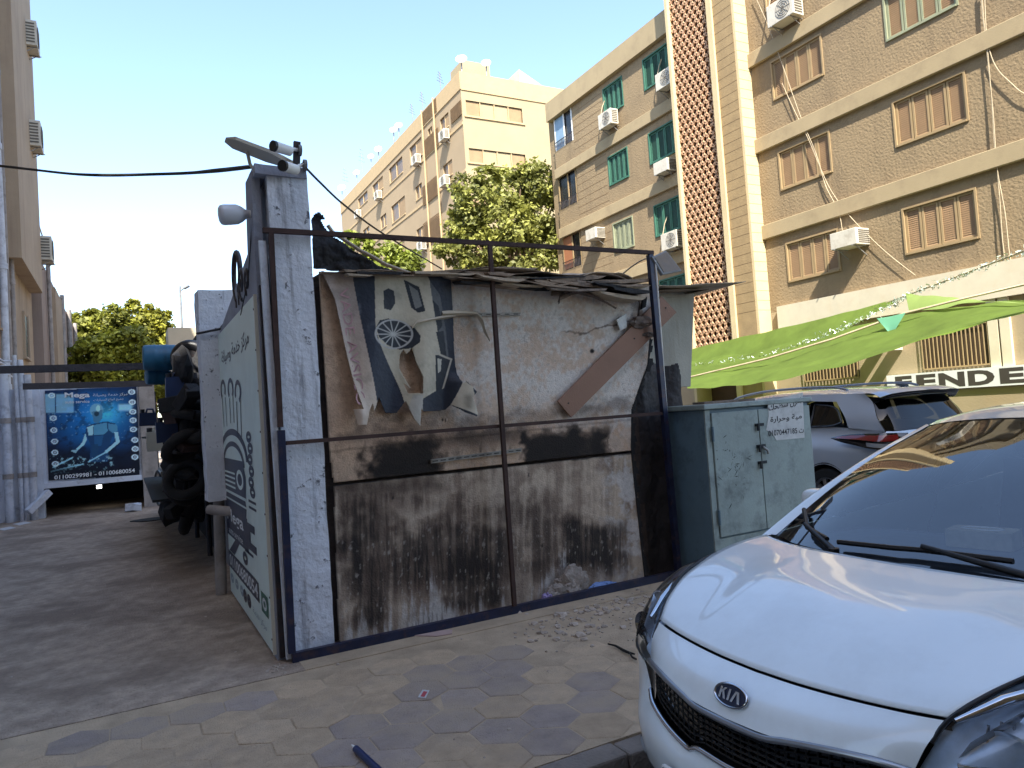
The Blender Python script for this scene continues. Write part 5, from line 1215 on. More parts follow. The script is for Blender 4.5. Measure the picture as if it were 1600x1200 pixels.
# loose wires down the facade
def wallwire(px_pts, label, r=.012, x=XB-.09, m='cable_pale'):
    P = [atX(a, c, x) for a, c in px_pts]; return cable([tuple(p) for p in P], r, m, label, n=6)
wallwire([(1533,-20),(1535,20),(1540,60),(1545,110),(1552,180),(1556,240),(1562,310),(1566,370),(1572,420)], 'pale wire hanging down the right edge of the tan wall, left one')
wallwire([(1534,-20),(1538,40),(1548,85),(1560,110),(1580,130),(1600,146),(1640,160)], 'pale wire curving off to the right edge of the photo')
wallwire([(1538,-20),(1541,50),(1549,150),(1556,250),(1570,330),(1578,400),(1590,440)], 'pale wire hanging down the right edge of the tan wall, right one')
wallwire([(1222,130),(1240,170),(1262,215),(1283,265),(1300,300),(1330,340),(1380,390),(1430,430)], 'thin wire slanting down across the shuttered windows of the tan wall', .009)
wallwire([(1178,-10),(1200,40),(1222,100),(1250,180),(1275,240),(1290,290),(1310,330),(1316,360)], 'thin wire from the top down to the window air conditioner', .012)
# rope of tinsel stretched above the canopy
def canopy_pt(px, py, X): return tuple(atX(px, py, X))
cable([canopy_pt(1380,475,19.2), canopy_pt(1415,462,19.0), canopy_pt(1500,430,18.6), canopy_pt(1600,392,18.2), canopy_pt(1680,360,18), canopy_pt(1800,315,18)], .025, 'cable_pale', 'pale rope stretched to the right above the green canopy')

# ------------------------------------------------------------------ green shade canopy
mat('canopy_green', S(116,140,60), .7, var=.2, vscale=1.2, trans=.6)
mat('canopy_pale', S(150,172,96), .6, var=.1, vscale=1.5, trans=.5)
mat('canopy_mint', S(120,186,150), .6, var=.06, trans=.5)
cn = thing('shade_canopy', 'bright green cloth canopy sagging over the parked cars', 'canopy', (16, 12, -.1))
def cloth(rows, m, name, nu=70, nv=24, wav=.05, seed=0):
    G = []
    R3 = [[Vector(canopy_pt(*q)) for q in r] for r in rows]
    def crv(P, t):
        s = t*(len(P)-1); i = min(int(s), len(P)-2); f = s-i; p0 = P[max(i-1,0)]; p1 = P[i]; p2 = P[i+1]; p3 = P[min(i+2,len(P)-1)]
        return .5*((2*p1)+(p2-p0)*f+(2*p0-5*p1+4*p2-p3)*f*f+(3*p1-p0-3*p2+p3)*f**3)
    for i in range(nu+1):
        col = [crv(r, i/nu) for r in R3]; row = []
        for j in range(nv+1):
            p = crv(col, j/nv); q = mnoise.noise_vector(Vector((p.x*.9, p.y*.7, seed))); q2 = mnoise.noise_vector(Vector((p.x*2.6+p.y*.8, p.y*1.1-p.x*.5, seed+4)))
            row.append(p+Vector((0,0,q.z*wav+q2.z*wav*.7)))
        G.append(row)
    mb = MB(); mb.grid(G); o = mb.build(name, m, cn, smooth=80); return o
# main sheet: far edge by the wall, near edge out over the cars
cloth([[(1070,566,18.6),(1180,548,18.6),(1300,518,18.6),(1420,491,18.6),(1500,478,18.6),(1620,472,18.6),(1780,462,18.6)],
       [(1072,588,16.5),(1190,570,16.5),(1300,548,16.5),(1420,516,16.5),(1520,494,16.5),(1620,482,16.5),(1780,474,16.5)],
       [(1074,606,14.5),(1150,604,14.5),(1230,590,14.5),(1330,568,14.5),(1450,530,14.5),(1620,485,15),(1780,470,15)]], 'canopy_green', 'sheet', wav=.10)
cloth([[(1070,548,19.2),(1180,522,19.2),(1300,494,19.2),(1400,466,19.2)], [(1070,569,18.6),(1180,551,18.6),(1300,520,18.6),(1400,474,18.9)]], 'canopy_green', 'upper_flap', nv=4, seed=2)
cloth([[(1415,458,18.9),(1480,464,18.5),(1540,470,18),(1620,474,17.2)], [(1420,484,18.4),(1470,482,18),(1500,474,17.8),(1540,472,17.6)]], 'canopy_pale', 'folded_corner', nv=4, seed=3)
cloth([[(1370,497,17.4),(1390,494,17.4),(1415,488,17.4)], [(1388,518,17.2),(1392,521,17.2),(1398,516,17.2)]], 'canopy_mint', 'patch', nu=10, nv=6, wav=.02)
b = MB(); b.tube([canopy_pt(*q) for q in ((1075,590,16),(1200,560,16.5),(1300,530,17),(1415,489,17.6),(1500,468,17.8),(1620,440,18),(1790,375,18.2))], .03, 6); b.build('cord', 'cable_pale', cn, smooth=60)
tn = MB(); t_r = random.Random(14)
for k in range(800):
    t_ = t_r.random(); 
    pts = [(1080,572,17.8),(1200,556,17.8),(1300,520,18.2),(1390,478,18.8),(1420,461,18.9),(1500,430,18.6),(1600,392,18.2),(1760,328,18)]
    s = t_*(len(pts)-1); i = min(int(s), len(pts)-2); f = s-i; a = Vector(canopy_pt(*pts[i])); c = Vector(canopy_pt(*pts[i+1])); p = a.lerp(c, f)+Vector((t_r.gauss(0,.03), t_r.gauss(0,.05), t_r.gauss(0,.05)))
    d = Vector((t_r.gauss(0,1), t_r.gauss(0,1), t_r.gauss(0,1))).normalized()*.038; n = d.cross(Vector((t_r.gauss(0,1), t_r.gauss(0,1), t_r.gauss(0,1)))).normalized()*.012
    tn.quad(p-d-n, p+d-n, p+d+n, p-d+n)
o = tn.build('tinsel', mat('tinsel', S(196,206,190), .3, metal=.5, var=.4, vscale=8), cn); o['kind'] = 'stuff'
for px, py, X in ((1080,560,14.6), (1340,500,14.6)): pass
for yy in (9.2, 14.0, 19.0):
    pass
# ------------------------------------------------------------------ far apartment block
XFB = 20.0
mat('far_wall', SL(188,164,130, 0.62), .95, var=.06, vscale=.6, bump=.4, bscale=10)
mat('far_front', SL(210,190,150, .50), .95, var=.06, vscale=.6, bump=.3, bscale=10)
mat('far_trim', SL(210,182,138, 0.62), .9, var=.06)
mat('far_glass', S(112,92,70), .35, var=.25, vscale=1.2)
mat('far_curtain', SL(176,146,108, 0.62), .8, var=.15, vscale=2)
def o5(a, c): return (520+a/3.158, 60+c/3.158)
YB2 = float(atX(718,112,XFB)[1]); ZT = float(atX(718,112,XFB)[2]); YE = float(atX(531,300,XFB)[1])
fb = thing('apartment_building', 'sunlit cream and tan apartment block in the distance with dishes on its roof', 'building', (27, YB2+10, -.1))
# openings on the long side
L5 = [(530,572,380,450),(470,490,440,485),(380,440,510,600),(278,345,610,690),(197,248,700,760),(125,172,770,820),(545,590,610,685),(410,440,720,790),(290,358,800,890),(236,264,870,935),(415,455,930,1010),(150,180,935,965),(320,355,1000,1060),(595,620,1050,1080)]
holes = []
for x0, x1, ya, yb_ in L5:
    xm_ = (x0+x1)/2; p0 = atX(*o5(x0, (ya+yb_)/2+18), XFB); p1 = atX(*o5(x1, (ya+yb_)/2-18), XFB); pa = atX(*o5(xm_, ya), XFB); pb = atX(*o5(xm_, yb_), XFB)
    holes.append((float(p1[1]), float(p0[1]), float(pb[2]), float(pa[2])))
# keep openings apart so the wall can be cut
hh = []
for h in holes:
    if all(h[1] < g[0]-.05 or h[0] > g[1]+.05 or h[3] < g[2]-.05 or h[2] > g[3]+.05 for g in hh): hh.append(h)
wall_holes('long_wall', XFB, XFB+.2, YB2, YE, -.1, ZT, hh, 'far_wall', fb)
b = MB(); b.box(XFB+.19, 40, YB2+.2, YE, -.1, ZT-.01); b.build('core', 'far_wall', fb)
for k, h in enumerate(hh):
    b = MB(); b.box(XFB+.12, XFB+.185, h[0]-.02, h[1]+.02, h[2]-.02, h[3]+.02); wn = b.build('window', 'far_glass', fb)
    b = MB(); ym = (h[0]+h[1])/2; b.box(XFB+.05, XFB+.11, ym-.04, ym+.04, h[2], h[3]).box(XFB-.05, XFB+.11, h[0], h[1], h[2]-.08, h[2]); b.build('frame', 'far_trim', wn)
    if k % 2 == 0: b = MB(); b.box(XFB+.075, XFB+.10, h[0]+.05, ym-.05, h[2]+.05, h[3]-.05); b.build('curtain', 'far_curtain', wn)
# front face with two visible strips of windows
def fholes(rows):
    out = []
    for (xa, xb_, ya, yb_) in rows:
        p = atY(xa, ya, YB2); q = atY(xb_, yb_, YB2); out.append((float(p[0]), float(q[0]), float(q[2]), float(p[2])))
    return out
fr_rows = fholes([(727,817,156,193),(732,822,231,263)]); st = fr_rows[0][2]-fr_rows[1][2]
fr_rows += [(fr_rows[1][0], fr_rows[1][1], fr_rows[1][2]-st*k, fr_rows[1][3]-st*k) for k in (1, 2)]
xs_ = sorted({XFB, 40.0, *[r_[0] for r_ in fr_rows], *[r_[1] for r_ in fr_rows]}); zs_ = sorted({-.1, ZT, *[r_[2] for r_ in fr_rows], *[r_[3] for r_ in fr_rows]})
b = MB()
for i in range(len(xs_)-1):
    for j in range(len(zs_)-1):
        cx, cz = (xs_[i]+xs_[i+1])/2, (zs_[j]+zs_[j+1])/2
        if any(r_[0] < cx < r_[1] and r_[2] < cz < r_[3] for r_ in fr_rows): continue
        b.quad((xs_[i], YB2, zs_[j]), (xs_[i+1], YB2, zs_[j]), (xs_[i+1], YB2, zs_[j+1]), (xs_[i], YB2, zs_[j+1]))
b.build('front_wall', 'far_front', fb)
for r_ in fr_rows:
    b = MB(); b.box(r_[0]-.05, r_[1]+.05, YB2+.12, YB2+.19, r_[2]-.05, r_[3]+.05); wn = b.build('window', 'far_glass', fb)
    n = 4
    for i in range(n):
        a = r_[0]+(r_[1]-r_[0])*i/n; c = r_[0]+(r_[1]-r_[0])*(i+1)/n
        b = MB(); b.box(a+.04, c-.04, YB2+.09, YB2+.115, r_[2]+.05, r_[3]-.05); b.build('pane', 'far_curtain' if i in (0, 3) else 'far_front', wn)
        b = MB(); b.box(a-.03, a+.03, YB2+.02, YB2+.10, r_[2], r_[3]); b.build('mullion', 'far_trim', wn)
    b = MB(); b.box(r_[0]-.15, r_[1]+.15, YB2-.08, YB2-.003, r_[2]-.12, r_[2]); b.build('sill', 'far_trim', wn)
b = MB(); b.box(XFB-.06, XFB-.002, YB2-.05, YE, ZT-1.15, ZT+.02).box(XFB, 40, YB2-.06, YB2-.003, ZT-1.2, ZT+.02); b.build('parapet', 'far_trim', fb)
for k in range(1, 5): z = ZT-1.2-k*st+.9; b = MB(); b.box(XFB-.05, XFB-.003, YB2, YE, z-.1, z+.08); b.build('band', 'far_trim', fb)
# pierced brick panels
mat('far_louvre', SL(150,120,84, 0.62), .9, var=.15, vscale=2)
for x0, x1, ya, yb_ in ((440,518,330,400),(450,528,470,560),(585,640,325,400),(445,525,700,800),(450,540,880,1000)):
    p0 = atX(*o5(x0, (ya+yb_)/2), XFB); p1 = atX(*o5(x1, (ya+yb_)/2), XFB); za = float(atX(*o5((x0+x1)/2, ya), XFB)[2]); zb_ = float(atX(*o5((x0+x1)/2, yb_), XFB)[2])
    b = MB(); n = 16
    for i in range(n): z = zb_+(za-zb_)*i/n; b.box(XFB-.09, XFB-.052, float(p1[1]), float(p0[1]), z, z+(za-zb_)/n*.55)
    b.build('brick_louvre', 'far_louvre', fb)['kind'] = 'stuff'
for k, (a, c) in enumerate(((545,480),(408,600),(220,775),(548,705),(120,868),(435,1025))):
    p = atX(*o5(a, c), XFB-.35)
    lab = ['top floor near the front corner', 'left of the upper brick louvres', 'left of the middle window column', 'below the corner window', 'at the far left end', 'low, just above the shed roof'][k]
    ac_unit('air_conditioner', 'tiny air conditioner on the distant block, '+lab, 'air conditioners on the distant block', (XFB, float(p[1]), float(p[2])), (.95,.42,.66), 'x-', pipe=False)
for k, a in enumerate((460, 520)):
    p = atX(*o5(a, 700), XFB-.1); b = MB(); b.tube([(XFB-.12, p[1], 0), (XFB-.12, p[1], ZT+.1)], .07, 6); b.build('drain_pipe', 'far_trim', fb)
# rooftop dishes
mat('dish_white', S(226,222,212), .5, var=.05)
def dish(px, py, yy, r, label):
    p = Vector(atX(px, py, XFB+.6)) if yy is None else Vector(atY(px, py, yy)); o = thing('satellite_dish', label, 'satellite dish', (p.x, p.y, ZT), 'dishes on the distant roof')
    ax = Vector((-.45,-.75,.45)).normalized(); u = ax.cross(Vector((0,0,1))).normalized(); v = ax.cross(u); G = []
    for i in range(5):
        rr = r*i/4; G.append([p+ax*(rr*rr/r*.35)+u*(rr*math.cos(a))+v*(rr*math.sin(a)) for a in [2*math.pi*j/20 for j in range(21)]])
    b = MB(); b.grid(G); b.build('reflector', 'dish_white', o, smooth=60)
    b = MB(); b.tube([p, Vector((p.x, p.y+.1, ZT-.05))], .05, 6); b.build('mast', 'galv', o)
    b = MB(); b.tube([p-v*r*-.9, p+ax*r*.9], .025, 5); b.tube([p+ax*r*.85, p+ax*r*1.0], .07, 6); b.build('feed_arm', 'galv', o)
for k, (a, c, r, front) in enumerate(((635,108,.85,1),(757,127,.75,1),(300,455,.7,0),(325,433,.7,0),(225,550,.75,0),(188,585,.65,0),(118,665,.7,0),(45,740,.9,0))):
    lab = ['large dish at the front corner of the distant roof', 'second dish from the front corner of the distant roof', 'lower left of the paired dishes midway along the roof edge', 'upper right of the paired dishes midway along the roof edge', 'dish just left of the roof edge pair', 'dish beside the thin antenna on the distant roof', 'second dish from the far end of the distant roof', 'dish at the far end of the distant roof'][k]
    px, py = o5(a, c); dish(px, py, YB2+1.0 if front else None, r*.45, lab)
for k, (a, c0, c1) in enumerate(((145,540,625),(65,640,735),(445,265,325),(533,165,230),(395,325,370))):
    px, py = o5(a, c1); p = Vector(atX(px, py, XFB+.4)); q = Vector(atY(*o5(a-8, c0), p.y)); o = thing('roof_antenna', ['tallest thin antenna on the distant roof', 'thin antenna near the far end of the distant roof', 'thin antenna above the brick louvres', 'thin antenna nearest the front corner', 'short antenna left of the brick louvres'][k], 'antenna', (p.x, p.y, ZT), 'antennas on the distant roof')
    b = MB(); b.tube([(p.x, p.y, ZT-.1), q], .03, 5); b.build('mast', 'galv', o)
    for i in range(4): c = Vector((p.x, p.y, ZT)).lerp(q, .62+.11*i); b = MB(); b.tube([c+Vector((-.35+.05*i,-.2,0)), c+Vector((.35-.05*i,.2,0))], .018, 4); b.build('element', 'galv', o)
px, py = o5(700,135); p = Vector(atY(px, py, YB2+2.5)); b = MB(); b.box(p.x-1.2, p.x+.9, YB2+2, YB2+4, ZT-.02, float(atY(*o5(690,115), YB2+2)[2])); solo(b, 'roof_hut', 'far_front', 'small cream roof hut behind the front corner dishes', 'roof hut')
px, py = o5(975,185); p = Vector(atY(px, py, YB2+1.5)); b = MB(); z1_ = float(atY(*o5(950,176), YB2+1)[2])
b.hexa([(p.x-1.2, YB2+1, ZT-.02), (p.x+1.2, YB2+1, ZT-.02), (p.x+1.2, YB2+3, ZT-.02), (p.x-1.2, YB2+3, ZT-.02), (p.x-1.2, YB2+1, z1_+.25), (p.x+1.2, YB2+1, ZT+.3), (p.x+1.2, YB2+3, ZT+.3), (p.x-1.2, YB2+3, z1_+.25)]); solo(b, 'roof_hut', 'white_board', 'white sloping roof shelter further right on the distant roof', 'roof hut')

# ------------------------------------------------------------------ trees
def leaf_mat(name):
    return mat(name, (1,1,1), .6, var=0, vcol=True, trans=.35)
leaf_mat('leaves'); mat('bark', S(92,74,58), .95, var=.2, vscale=4, bump=.6, bscale=12)
def tree(name, label, base, blobs, n, ls, c1, c2, group=None, trunk_h=None, seed=1, tr_=.2):
    r3 = np.random.RandomState(seed); o = thing(name, label, 'tree', tuple(base), group)
    base = Vector(base); cs = [Vector(c) for c, _ in blobs]; top = sum(cs, Vector())/len(cs)
    b = MB(); mid_ = base.lerp(top, .55)+Vector((.2,0,0)); b.tube([base, base.lerp(mid_, .5)+Vector((.1,.05,0)), mid_, top], [tr_, tr_*.8, tr_*.6, tr_*.2], 8); tk = b.build('trunk', 'bark', o, smooth=60)
    for c in cs:
        b = MB(); b.tube([mid_, mid_.lerp(c, .5)+Vector((r3.randn()*.15, r3.randn()*.15, .1)), c], [tr_*.45, tr_*.28, tr_*.08], 6); b.build('limb', 'bark', tk, smooth=60)
    tot = sum(r*r for _, r in blobs); V = []; Cc = []; F = []
    for c, r in blobs:
        m = int(n*r*r/tot); nc = max(6, int(m/60))
        d = r3.randn(nc, 3); d /= np.linalg.norm(d, axis=1)[:, None]; cc = np.array(c)+d*(r*(.55+.45*r3.rand(nc)**.5))[:, None]
        bright = .55+.6*r3.rand(nc)
        for q in range(nc):
            k = 60; p = cc[q]+r3.randn(k, 3)*[r*.17, r*.17, r*.13]; nm = r3.randn(k, 3)+d[q]*.9+[0,0,.8]; nm /= np.linalg.norm(nm, axis=1)[:, None]
            t = np.cross(nm, r3.randn(k, 3)); t /= np.linalg.norm(t, axis=1)[:, None]; s_ = np.cross(nm, t); sz = ls*(.6+.8*r3.rand(k))[:, None]
            quad = np.stack([p-t*sz*.5, p+s_*sz*.32, p+t*sz*.5, p-s_*sz*.32], 1).reshape(-1, 3)
            V.append(quad); mix = np.clip(r3.rand(k)*.6+.4*bright[q], 0, 1); col = (np.array(c1)*(1-mix[:, None])+np.array(c2)*mix[:, None])*bright[q]*(.8+.4*r3.rand(k))[:, None]
            Cc.append(np.repeat(col, 4, 0))
    V = np.concatenate(V); Cc = np.concatenate(Cc); me = bpy.data.meshes.new('crown'); me.from_pydata((V-np.array(base)).tolist(), [], np.arange(len(V)).reshape(-1, 4).tolist())
    set_cols(me, np.clip(Cc, 0, 1)); me.materials.append(MATS['leaves']); cr = bpy.data.objects.new('crown', me); C.objects.link(cr); cr.parent = o
    return o
g1, g2 = S(80,90,40), S(166,166,84)
def bl(px, py, Y, rp): p = atY(px, py, Y); d = float((p-EYE) @ R[:, 2]); return (tuple(p), rp*d/FPX)
Yt = 33.0
p = atY(800,560,Yt)
tree('leafy_tree', 'big sunlit leafy tree in front of the distant block, beside the tan wing', (p[0], p[1], -.1),
     [bl(740,308,Yt,36), bl(722,345,Yt,30), bl(790,300,Yt+1,34), bl(835,290,Yt,34), bl(845,330,Yt+.5,40), bl(790,350,Yt-.5,44), bl(740,385,Yt,40), bl(800,400,Yt,44), bl(855,385,Yt,38), bl(705,400,Yt,26), bl(868,300,Yt+.5,24), bl(760,280,Yt,20), bl(815,272,Yt,16)], 26000, .24, g1, g2, seed=3, tr_=.28)
p = atY(600,600,26)
tree('leafy_tree', 'smaller bushy tree showing above the black roof sheet', (p[0], p[1], -.1), [bl(562,392,26,22), bl(600,402,26,26), bl(640,412,26,22), bl(580,425,26,30), bl(630,440,26,34), bl(550,372,26.5,10)], 9000, .19, g1, S(160,172,70), seed=4, tr_=.15)
yl = 44
g3, g4 = S(84,94,30), S(176,172,58)
tree('leafy_tree', 'yellow-green rounded tree above the garage poster, nearest of the alley trees', tuple(np.r_[atY(190,640,38)[:2], -.1]), [bl(160,560,38,38), bl(200,545,38,34), bl(230,575,38,30), bl(140,590,38,34), bl(185,600,38,40), bl(225,610,38,34), bl(125,550,38,22)], 12000, .24, g3, g4, 'trees beyond the alley', seed=5, tr_=.25)
tree('leafy_tree', 'olive tree behind the yellow-green one, left half of the alley trees', tuple(np.r_[atY(150,640,46)[:2], -.1]), [bl(140,510,46,26), bl(175,500,46,24), bl(125,525,46,22), bl(180,520,46,28), bl(155,545,46,34)], 9000, .26, g1, S(152,152,54), 'trees beyond the alley', seed=6, tr_=.25)
tree('leafy_tree', 'tallest tree beyond the alley, at its right half below the street lamp', tuple(np.r_[atY(230,640,47)[:2], -.1]), [bl(215,495,47,26), bl(240,510,47,24), bl(225,525,47,34), bl(250,535,47,24), bl(229,480,47,9), bl(254,490,47,10), bl(245,560,47,34)], 9000, .26, g1, S(170,166,56), 'trees beyond the alley', seed=7, tr_=.25)
b = MB(); p0 = atY(262,512,36); p1 = atY(300,512,36); b.box(float(p0[0]), float(p1[0])+1.2, 36, 38, -.1, float(p0[2])); wbk = solo(b, 'white_shed', mat('sunlit_white', SL(226,210,180, 0.62), .9, var=.08, vscale=1), 'small sunlit white building seen past the blue drum', 'building')
o = thing('street_lamp', 'thin street lamp pole above the alley trees', 'street lamp', tuple(np.r_[atY(281,600,40)[:2], -.1]))
p = atY(281,447,40); b = MB(); b.tube([(p[0], 40, -.1), (p[0], 40, p[2])], [.09, .05], 8); b.build('pole', 'galv', o, smooth=50)
q = Vector(atY(292,448,39.7)); a = Vector((p[0], 40, p[2]-.25)); b = MB(); b.tube([a, q-(q-a)*.4], .03, 6); b.build('arm', 'galv', o, smooth=50)
b = MB(); b.bar(q-(q-a)*.45, q+Vector((.1,0,.05)), .22, .07); b.build('lamp_head', 'grey_plastic', o)

# ------------------------------------------------------------------ the block across the street, behind the viewer: it throws the shade over the lot
ob = thing('apartment_building', 'tan apartment block across the street that shades the lot', 'building', (-8, -12, -.1))
b = MB(); b.box(-34, 9.0, -18, -7.5, -.1, 21.5); b.build('wall', 'stucco', ob)
for i in range(12):
    for k in range(6):
        b = MB(); x = -32+i*3.4; z = 2.2+k*3.3; b.box(x, x+1.6, -7.5, -7.46, z, z+1.4); b.build('window', 'window_dark', ob)
# ------------------------------------------------------------------ cars
mat('paint_white', S(226,232,233), .30, var=.03, vscale=3, coat=1.0, spec=.5, dirt=S(196,198,196), dscale=2.2, damt=.35)
mat('paint_grey', S(180,190,200), .30, metal=.15, var=.02, vscale=2, coat=1.0)
mat('tyre_black', S(24,24,25), .85, var=.1); mat('trim_black', S(14,14,16), .45, var=.1); mat('gloss_black', S(8,8,10), .08, var=0, coat=.6)
mat('chrome', S(200,202,206), .12, metal=1.0, var=0); mat('rim_silver', S(150,152,156), .3, metal=.8, var=.05)
mat('cabin_grey', S(56,58,62), .8, var=.1); mat('seat_grey', S(104,106,112), .9, var=.1, vscale=12); mat('dash_grey', S(92,98,108), .7, var=.1, vscale=20)
glass_mat('car_glass', (.82,.89,.92), 2.6); glass_mat('dark_glass', (.08,.09,.10), 1.55); glass_mat('lamp_glass', (.92,.95,.97), 1.5)
mat('lamp_red', S(120,8,14), .12, var=.05, coat=1.0); mat('lamp_clear', S(190,196,204), .15, metal=.6, var=.05); mat('lamp_smoke', S(176,190,208), .35, metal=.25, var=.2, vscale=14)
def cr_curve(P, n):
    P = [Vector(p) for p in P]; L = [0]
    for a, c in zip(P[:-1], P[1:]): L.append(L[-1]+(c-a).length)
    out = []
    for k in range(n+1):
        d = L[-1]*k/n; i = 0
        while i < len(P)-2 and L[i+1] < d: i += 1
        f = (d-L[i])/(L[i+1]-L[i]+1e-12); p0 = P[i-1] if i else P[0]*2-P[1]; p1 = P[i]; p2 = P[i+1]; p3 = P[i+2] if i+2 < len(P) else P[-1]*2-P[-2]
        out.append(.5*((2*p1)+(p2-p0)*f+(2*p0-5*p1+4*p2-p3)*f*f+(3*p1-p0-3*p2+p3)*f**3))
    return out
def patch(curves, nu=24, nv=12):
    cs = [cr_curve(c, nu) for c in curves]; cols = []
    for i in range(nu+1):
        col = [c[i] for c in cs]; cols.append(cr_curve(col, nv) if len(col) > 2 else [col[0].lerp(col[1], j/nv) for j in range(nv+1)])
    return cols
def mirror(G): return [[Vector((p.x, -p.y, p.z)) for p in r] for r in G]
class Car:
    """local frame: x = back from the nose, y = towards the left of a viewer facing the nose is -, z = up"""
    def __init__(s, root): s.r = root
    def add(s, name, G, m, parent=None, both=True, smooth=40, thick=.0, flip=False):
        mb = MB(); mb.grid(G)
        o = mb.build(name, m, parent or s.r, smooth=smooth, local=True)
        if thick: md = o.modifiers.new('thickness', 'SOLIDIFY'); md.thickness = thick; md.offset = 0
        return o
    def sym(s, name, curves, m, parent=None, nu=24, nv=12, thick=.0, join=False):
        G = patch(curves, nu, nv)
        if join:
            # one mesh across the centre line: first curve lies on y = 0
            mb = MB(); Gm = mirror(G); full = [list(reversed(b_))[:-1]+a for a, b_ in zip(G, Gm)] ; mb.grid(full); o = mb.build(name, m, parent or s.r, smooth=50, local=True)
            if thick: md = o.modifiers.new('thickness', 'SOLIDIFY'); md.thickness = thick; md.offset = 0
            return o
        a = s.add(name, G, m, parent, thick=thick); b_ = s.add(name, [list(reversed(r)) for r in mirror(G)], m, parent, thick=thick); return a, b_
    def wheel(s, x, y, r=.31, wd=.2):
        sg_ = 1 if y > 0 else -1
        mb = MB(); prof = [(-wd/2, r*.68), (-wd/2, r*.92), (-wd*.38, r), (wd*.38, r), (wd/2, r*.92), (wd/2, r*.68)]; n = 36
        G = [[Vector((x+rr*math.cos(a), y+t_*sg_, r+rr*math.sin(a))) for t_, rr in prof] for a in [2*math.pi*i/n for i in range(n+1)]]
        mb.grid(G); w_ = mb.build('wheel', 'tyre_black', s.r, smooth=40, local=True)
        mb = MB(); k = 5; yo = y+sg_*wd*.36
        for i in range(k*2):
            a = math.pi*i/k; u = Vector((math.cos(a), 0, math.sin(a))); v = Vector((-math.sin(a), 0, math.cos(a))); c = Vector((x, yo, r))
            mb.hexa([c+u*.03-v*.02, c+u*r*.68-v*.03, c+u*r*.68+v*.03, c+u*.03+v*.02]+[p+Vector((0, sg_*-.03, 0)) for p in (c+u*.03-v*.02, c+u*r*.68-v*.03, c+u*r*.68+v*.03, c+u*.03+v*.02)])
        ring_ = [Vector((x+r*.67*math.cos(a), yo, r+r*.67*math.sin(a))) for a in [2*math.pi*i/n for i in range(n+1)]]; mb.tube(ring_, .02, 6, cap=False); mb.build('rim', 'rim_silver', w_, local=True)
        mb = MB(); mb.tube([(x, y-sg_*wd*.2, r), (x, y-sg_*wd*.1, r)], r*.66, 24); mb.build('brake', 'trim_black', w_, local=True)

# ---- the white hatchback: nose towards the alley, parked along the kerb
car = thing('parked_car', 'white hatchback parked in the right foreground with its bonnet towards us', 'car', (1.43, 1.617, -.10), 'parked cars')
car.rotation_euler = (0, 0, math.radians(.2))
K = Car(car)
G_ = [(.205,0,.775),(.210,.15,.777),(.225,.30,.782),(.250,.44,.788),(.275,.53,.793)]      # front edge of the bonnet
HS = [(.275,.53,.793),(.36,.585,.845),(.50,.655,.892),(.68,.700,.932),(.83,.718,.958),(.95,.712,.972),(1.03,.695,.978)]   # bonnet side
CW = [(.90,0,.978),(.91,.20,.978),(.93,.42,.978),(.975,.58,.976),(1.03,.695,.978)]     # bonnet rear edge
def along(Fr, Rr, t, crown):   # bonnet lengthwise curves
    a = cr_curve(Fr, 20); c = cr_curve(Rr, 20); p = a[int(t*20)]; q = c[int(t*20)]
    return [p, p.lerp(q, .12)+Vector((0,0,crown*.55)), p.lerp(q, .3)+Vector((0,0,crown*.95)), p.lerp(q, .55)+Vector((0,0,crown)), p.lerp(q, .8)+Vector((0,0,crown*.5)), q]
hood_curves = [along(G_, CW, 0, .042), along(G_, CW, .25, .042), along(G_, CW, .5, .040), along(G_, CW, .75, .034), [HS[0], HS[1], HS[2], HS[3], HS[4], HS[5], HS[6]]]
K.sym('bonnet', hood_curves, 'paint_white', nu=36, nv=24, join=True, thick=.004)
# nose panel between bonnet gap and grille, grille, bumper
g0 = [(.198,0,.769),(.203,.15,.771),(.218,.30,.776),(.243,.44,.782),(.268,.53,.787)]
g1 = [(.108,0,.730),(.114,.15,.732),(.138,.30,.735),(.176,.43,.738),(.215,.51,.736)]
g2 = [(.062,0,.668),(.070,.15,.671),(.102,.30,.682),(.146,.42,.684),(.188,.49,.676)]
K.sym('nose_panel', [[a, b_, c] for a, b_, c in zip(g0, g1, g2)], 'paint_white', nu=12, nv=20, join=True)
K.sym('inner_shell', [[Vector(a)+Vector((.05,0,-.015)), Vector(a)+Vector((.025,0,-.022)), Vector(b_)+Vector((.02,0,-.022)), Vector(b_)+Vector((.03,0,-.05))] for a, b_ in zip(G_, g0)], 'trim_black', nu=8, nv=20, join=True)
# grille: dark mesh with chrome-edged tiger shaped outline
gt = [(.064,0,.652),(.072,.13,.652),(.082,.20,.664),(.108,.31,.677),(.148,.42,.680),(.184,.49,.670)]
gb = [(.058,0,.535),(.066,.13,.535),(.074,.18,.515),(.102,.31,.530),(.144,.43,.553),(.182,.49,.576)]
gin = lambda P, d: [(x+d, y, z) for x, y, z in P]
K.sym('grille', [[a, b_] for a, b_ in zip(gin(gt, .03), gin(gb, .03))], 'gloss_black', nu=4, nv=30, join=True)
def full(P): return [(x, -y, z) for x, y, z in reversed(P[1:])]+list(P)
mb = MB(); mb.tube(cr_curve(full([(x-.004, y, z+.006) for x, y, z in gt]), 48), .010, 8); mb.build('grille_frame', 'rim_silver', car, smooth=60, local=True)
mb = MB(); mb.tube(cr_curve(full([(x-.004, y, z-.002) for x, y, z in gb]), 48), .010, 8); mb.build('grille_frame', 'chrome', car, smooth=60, local=True)
mb = MB()
for k in range(7):
    t_ = (k+.5)/7; mb.tube(cr_curve(full([tuple(np.array(a)*(1-t_)+np.array(c)*t_+np.array([.022,0,0])) for a, c in zip(gt, gb)]), 40), .003, 4)
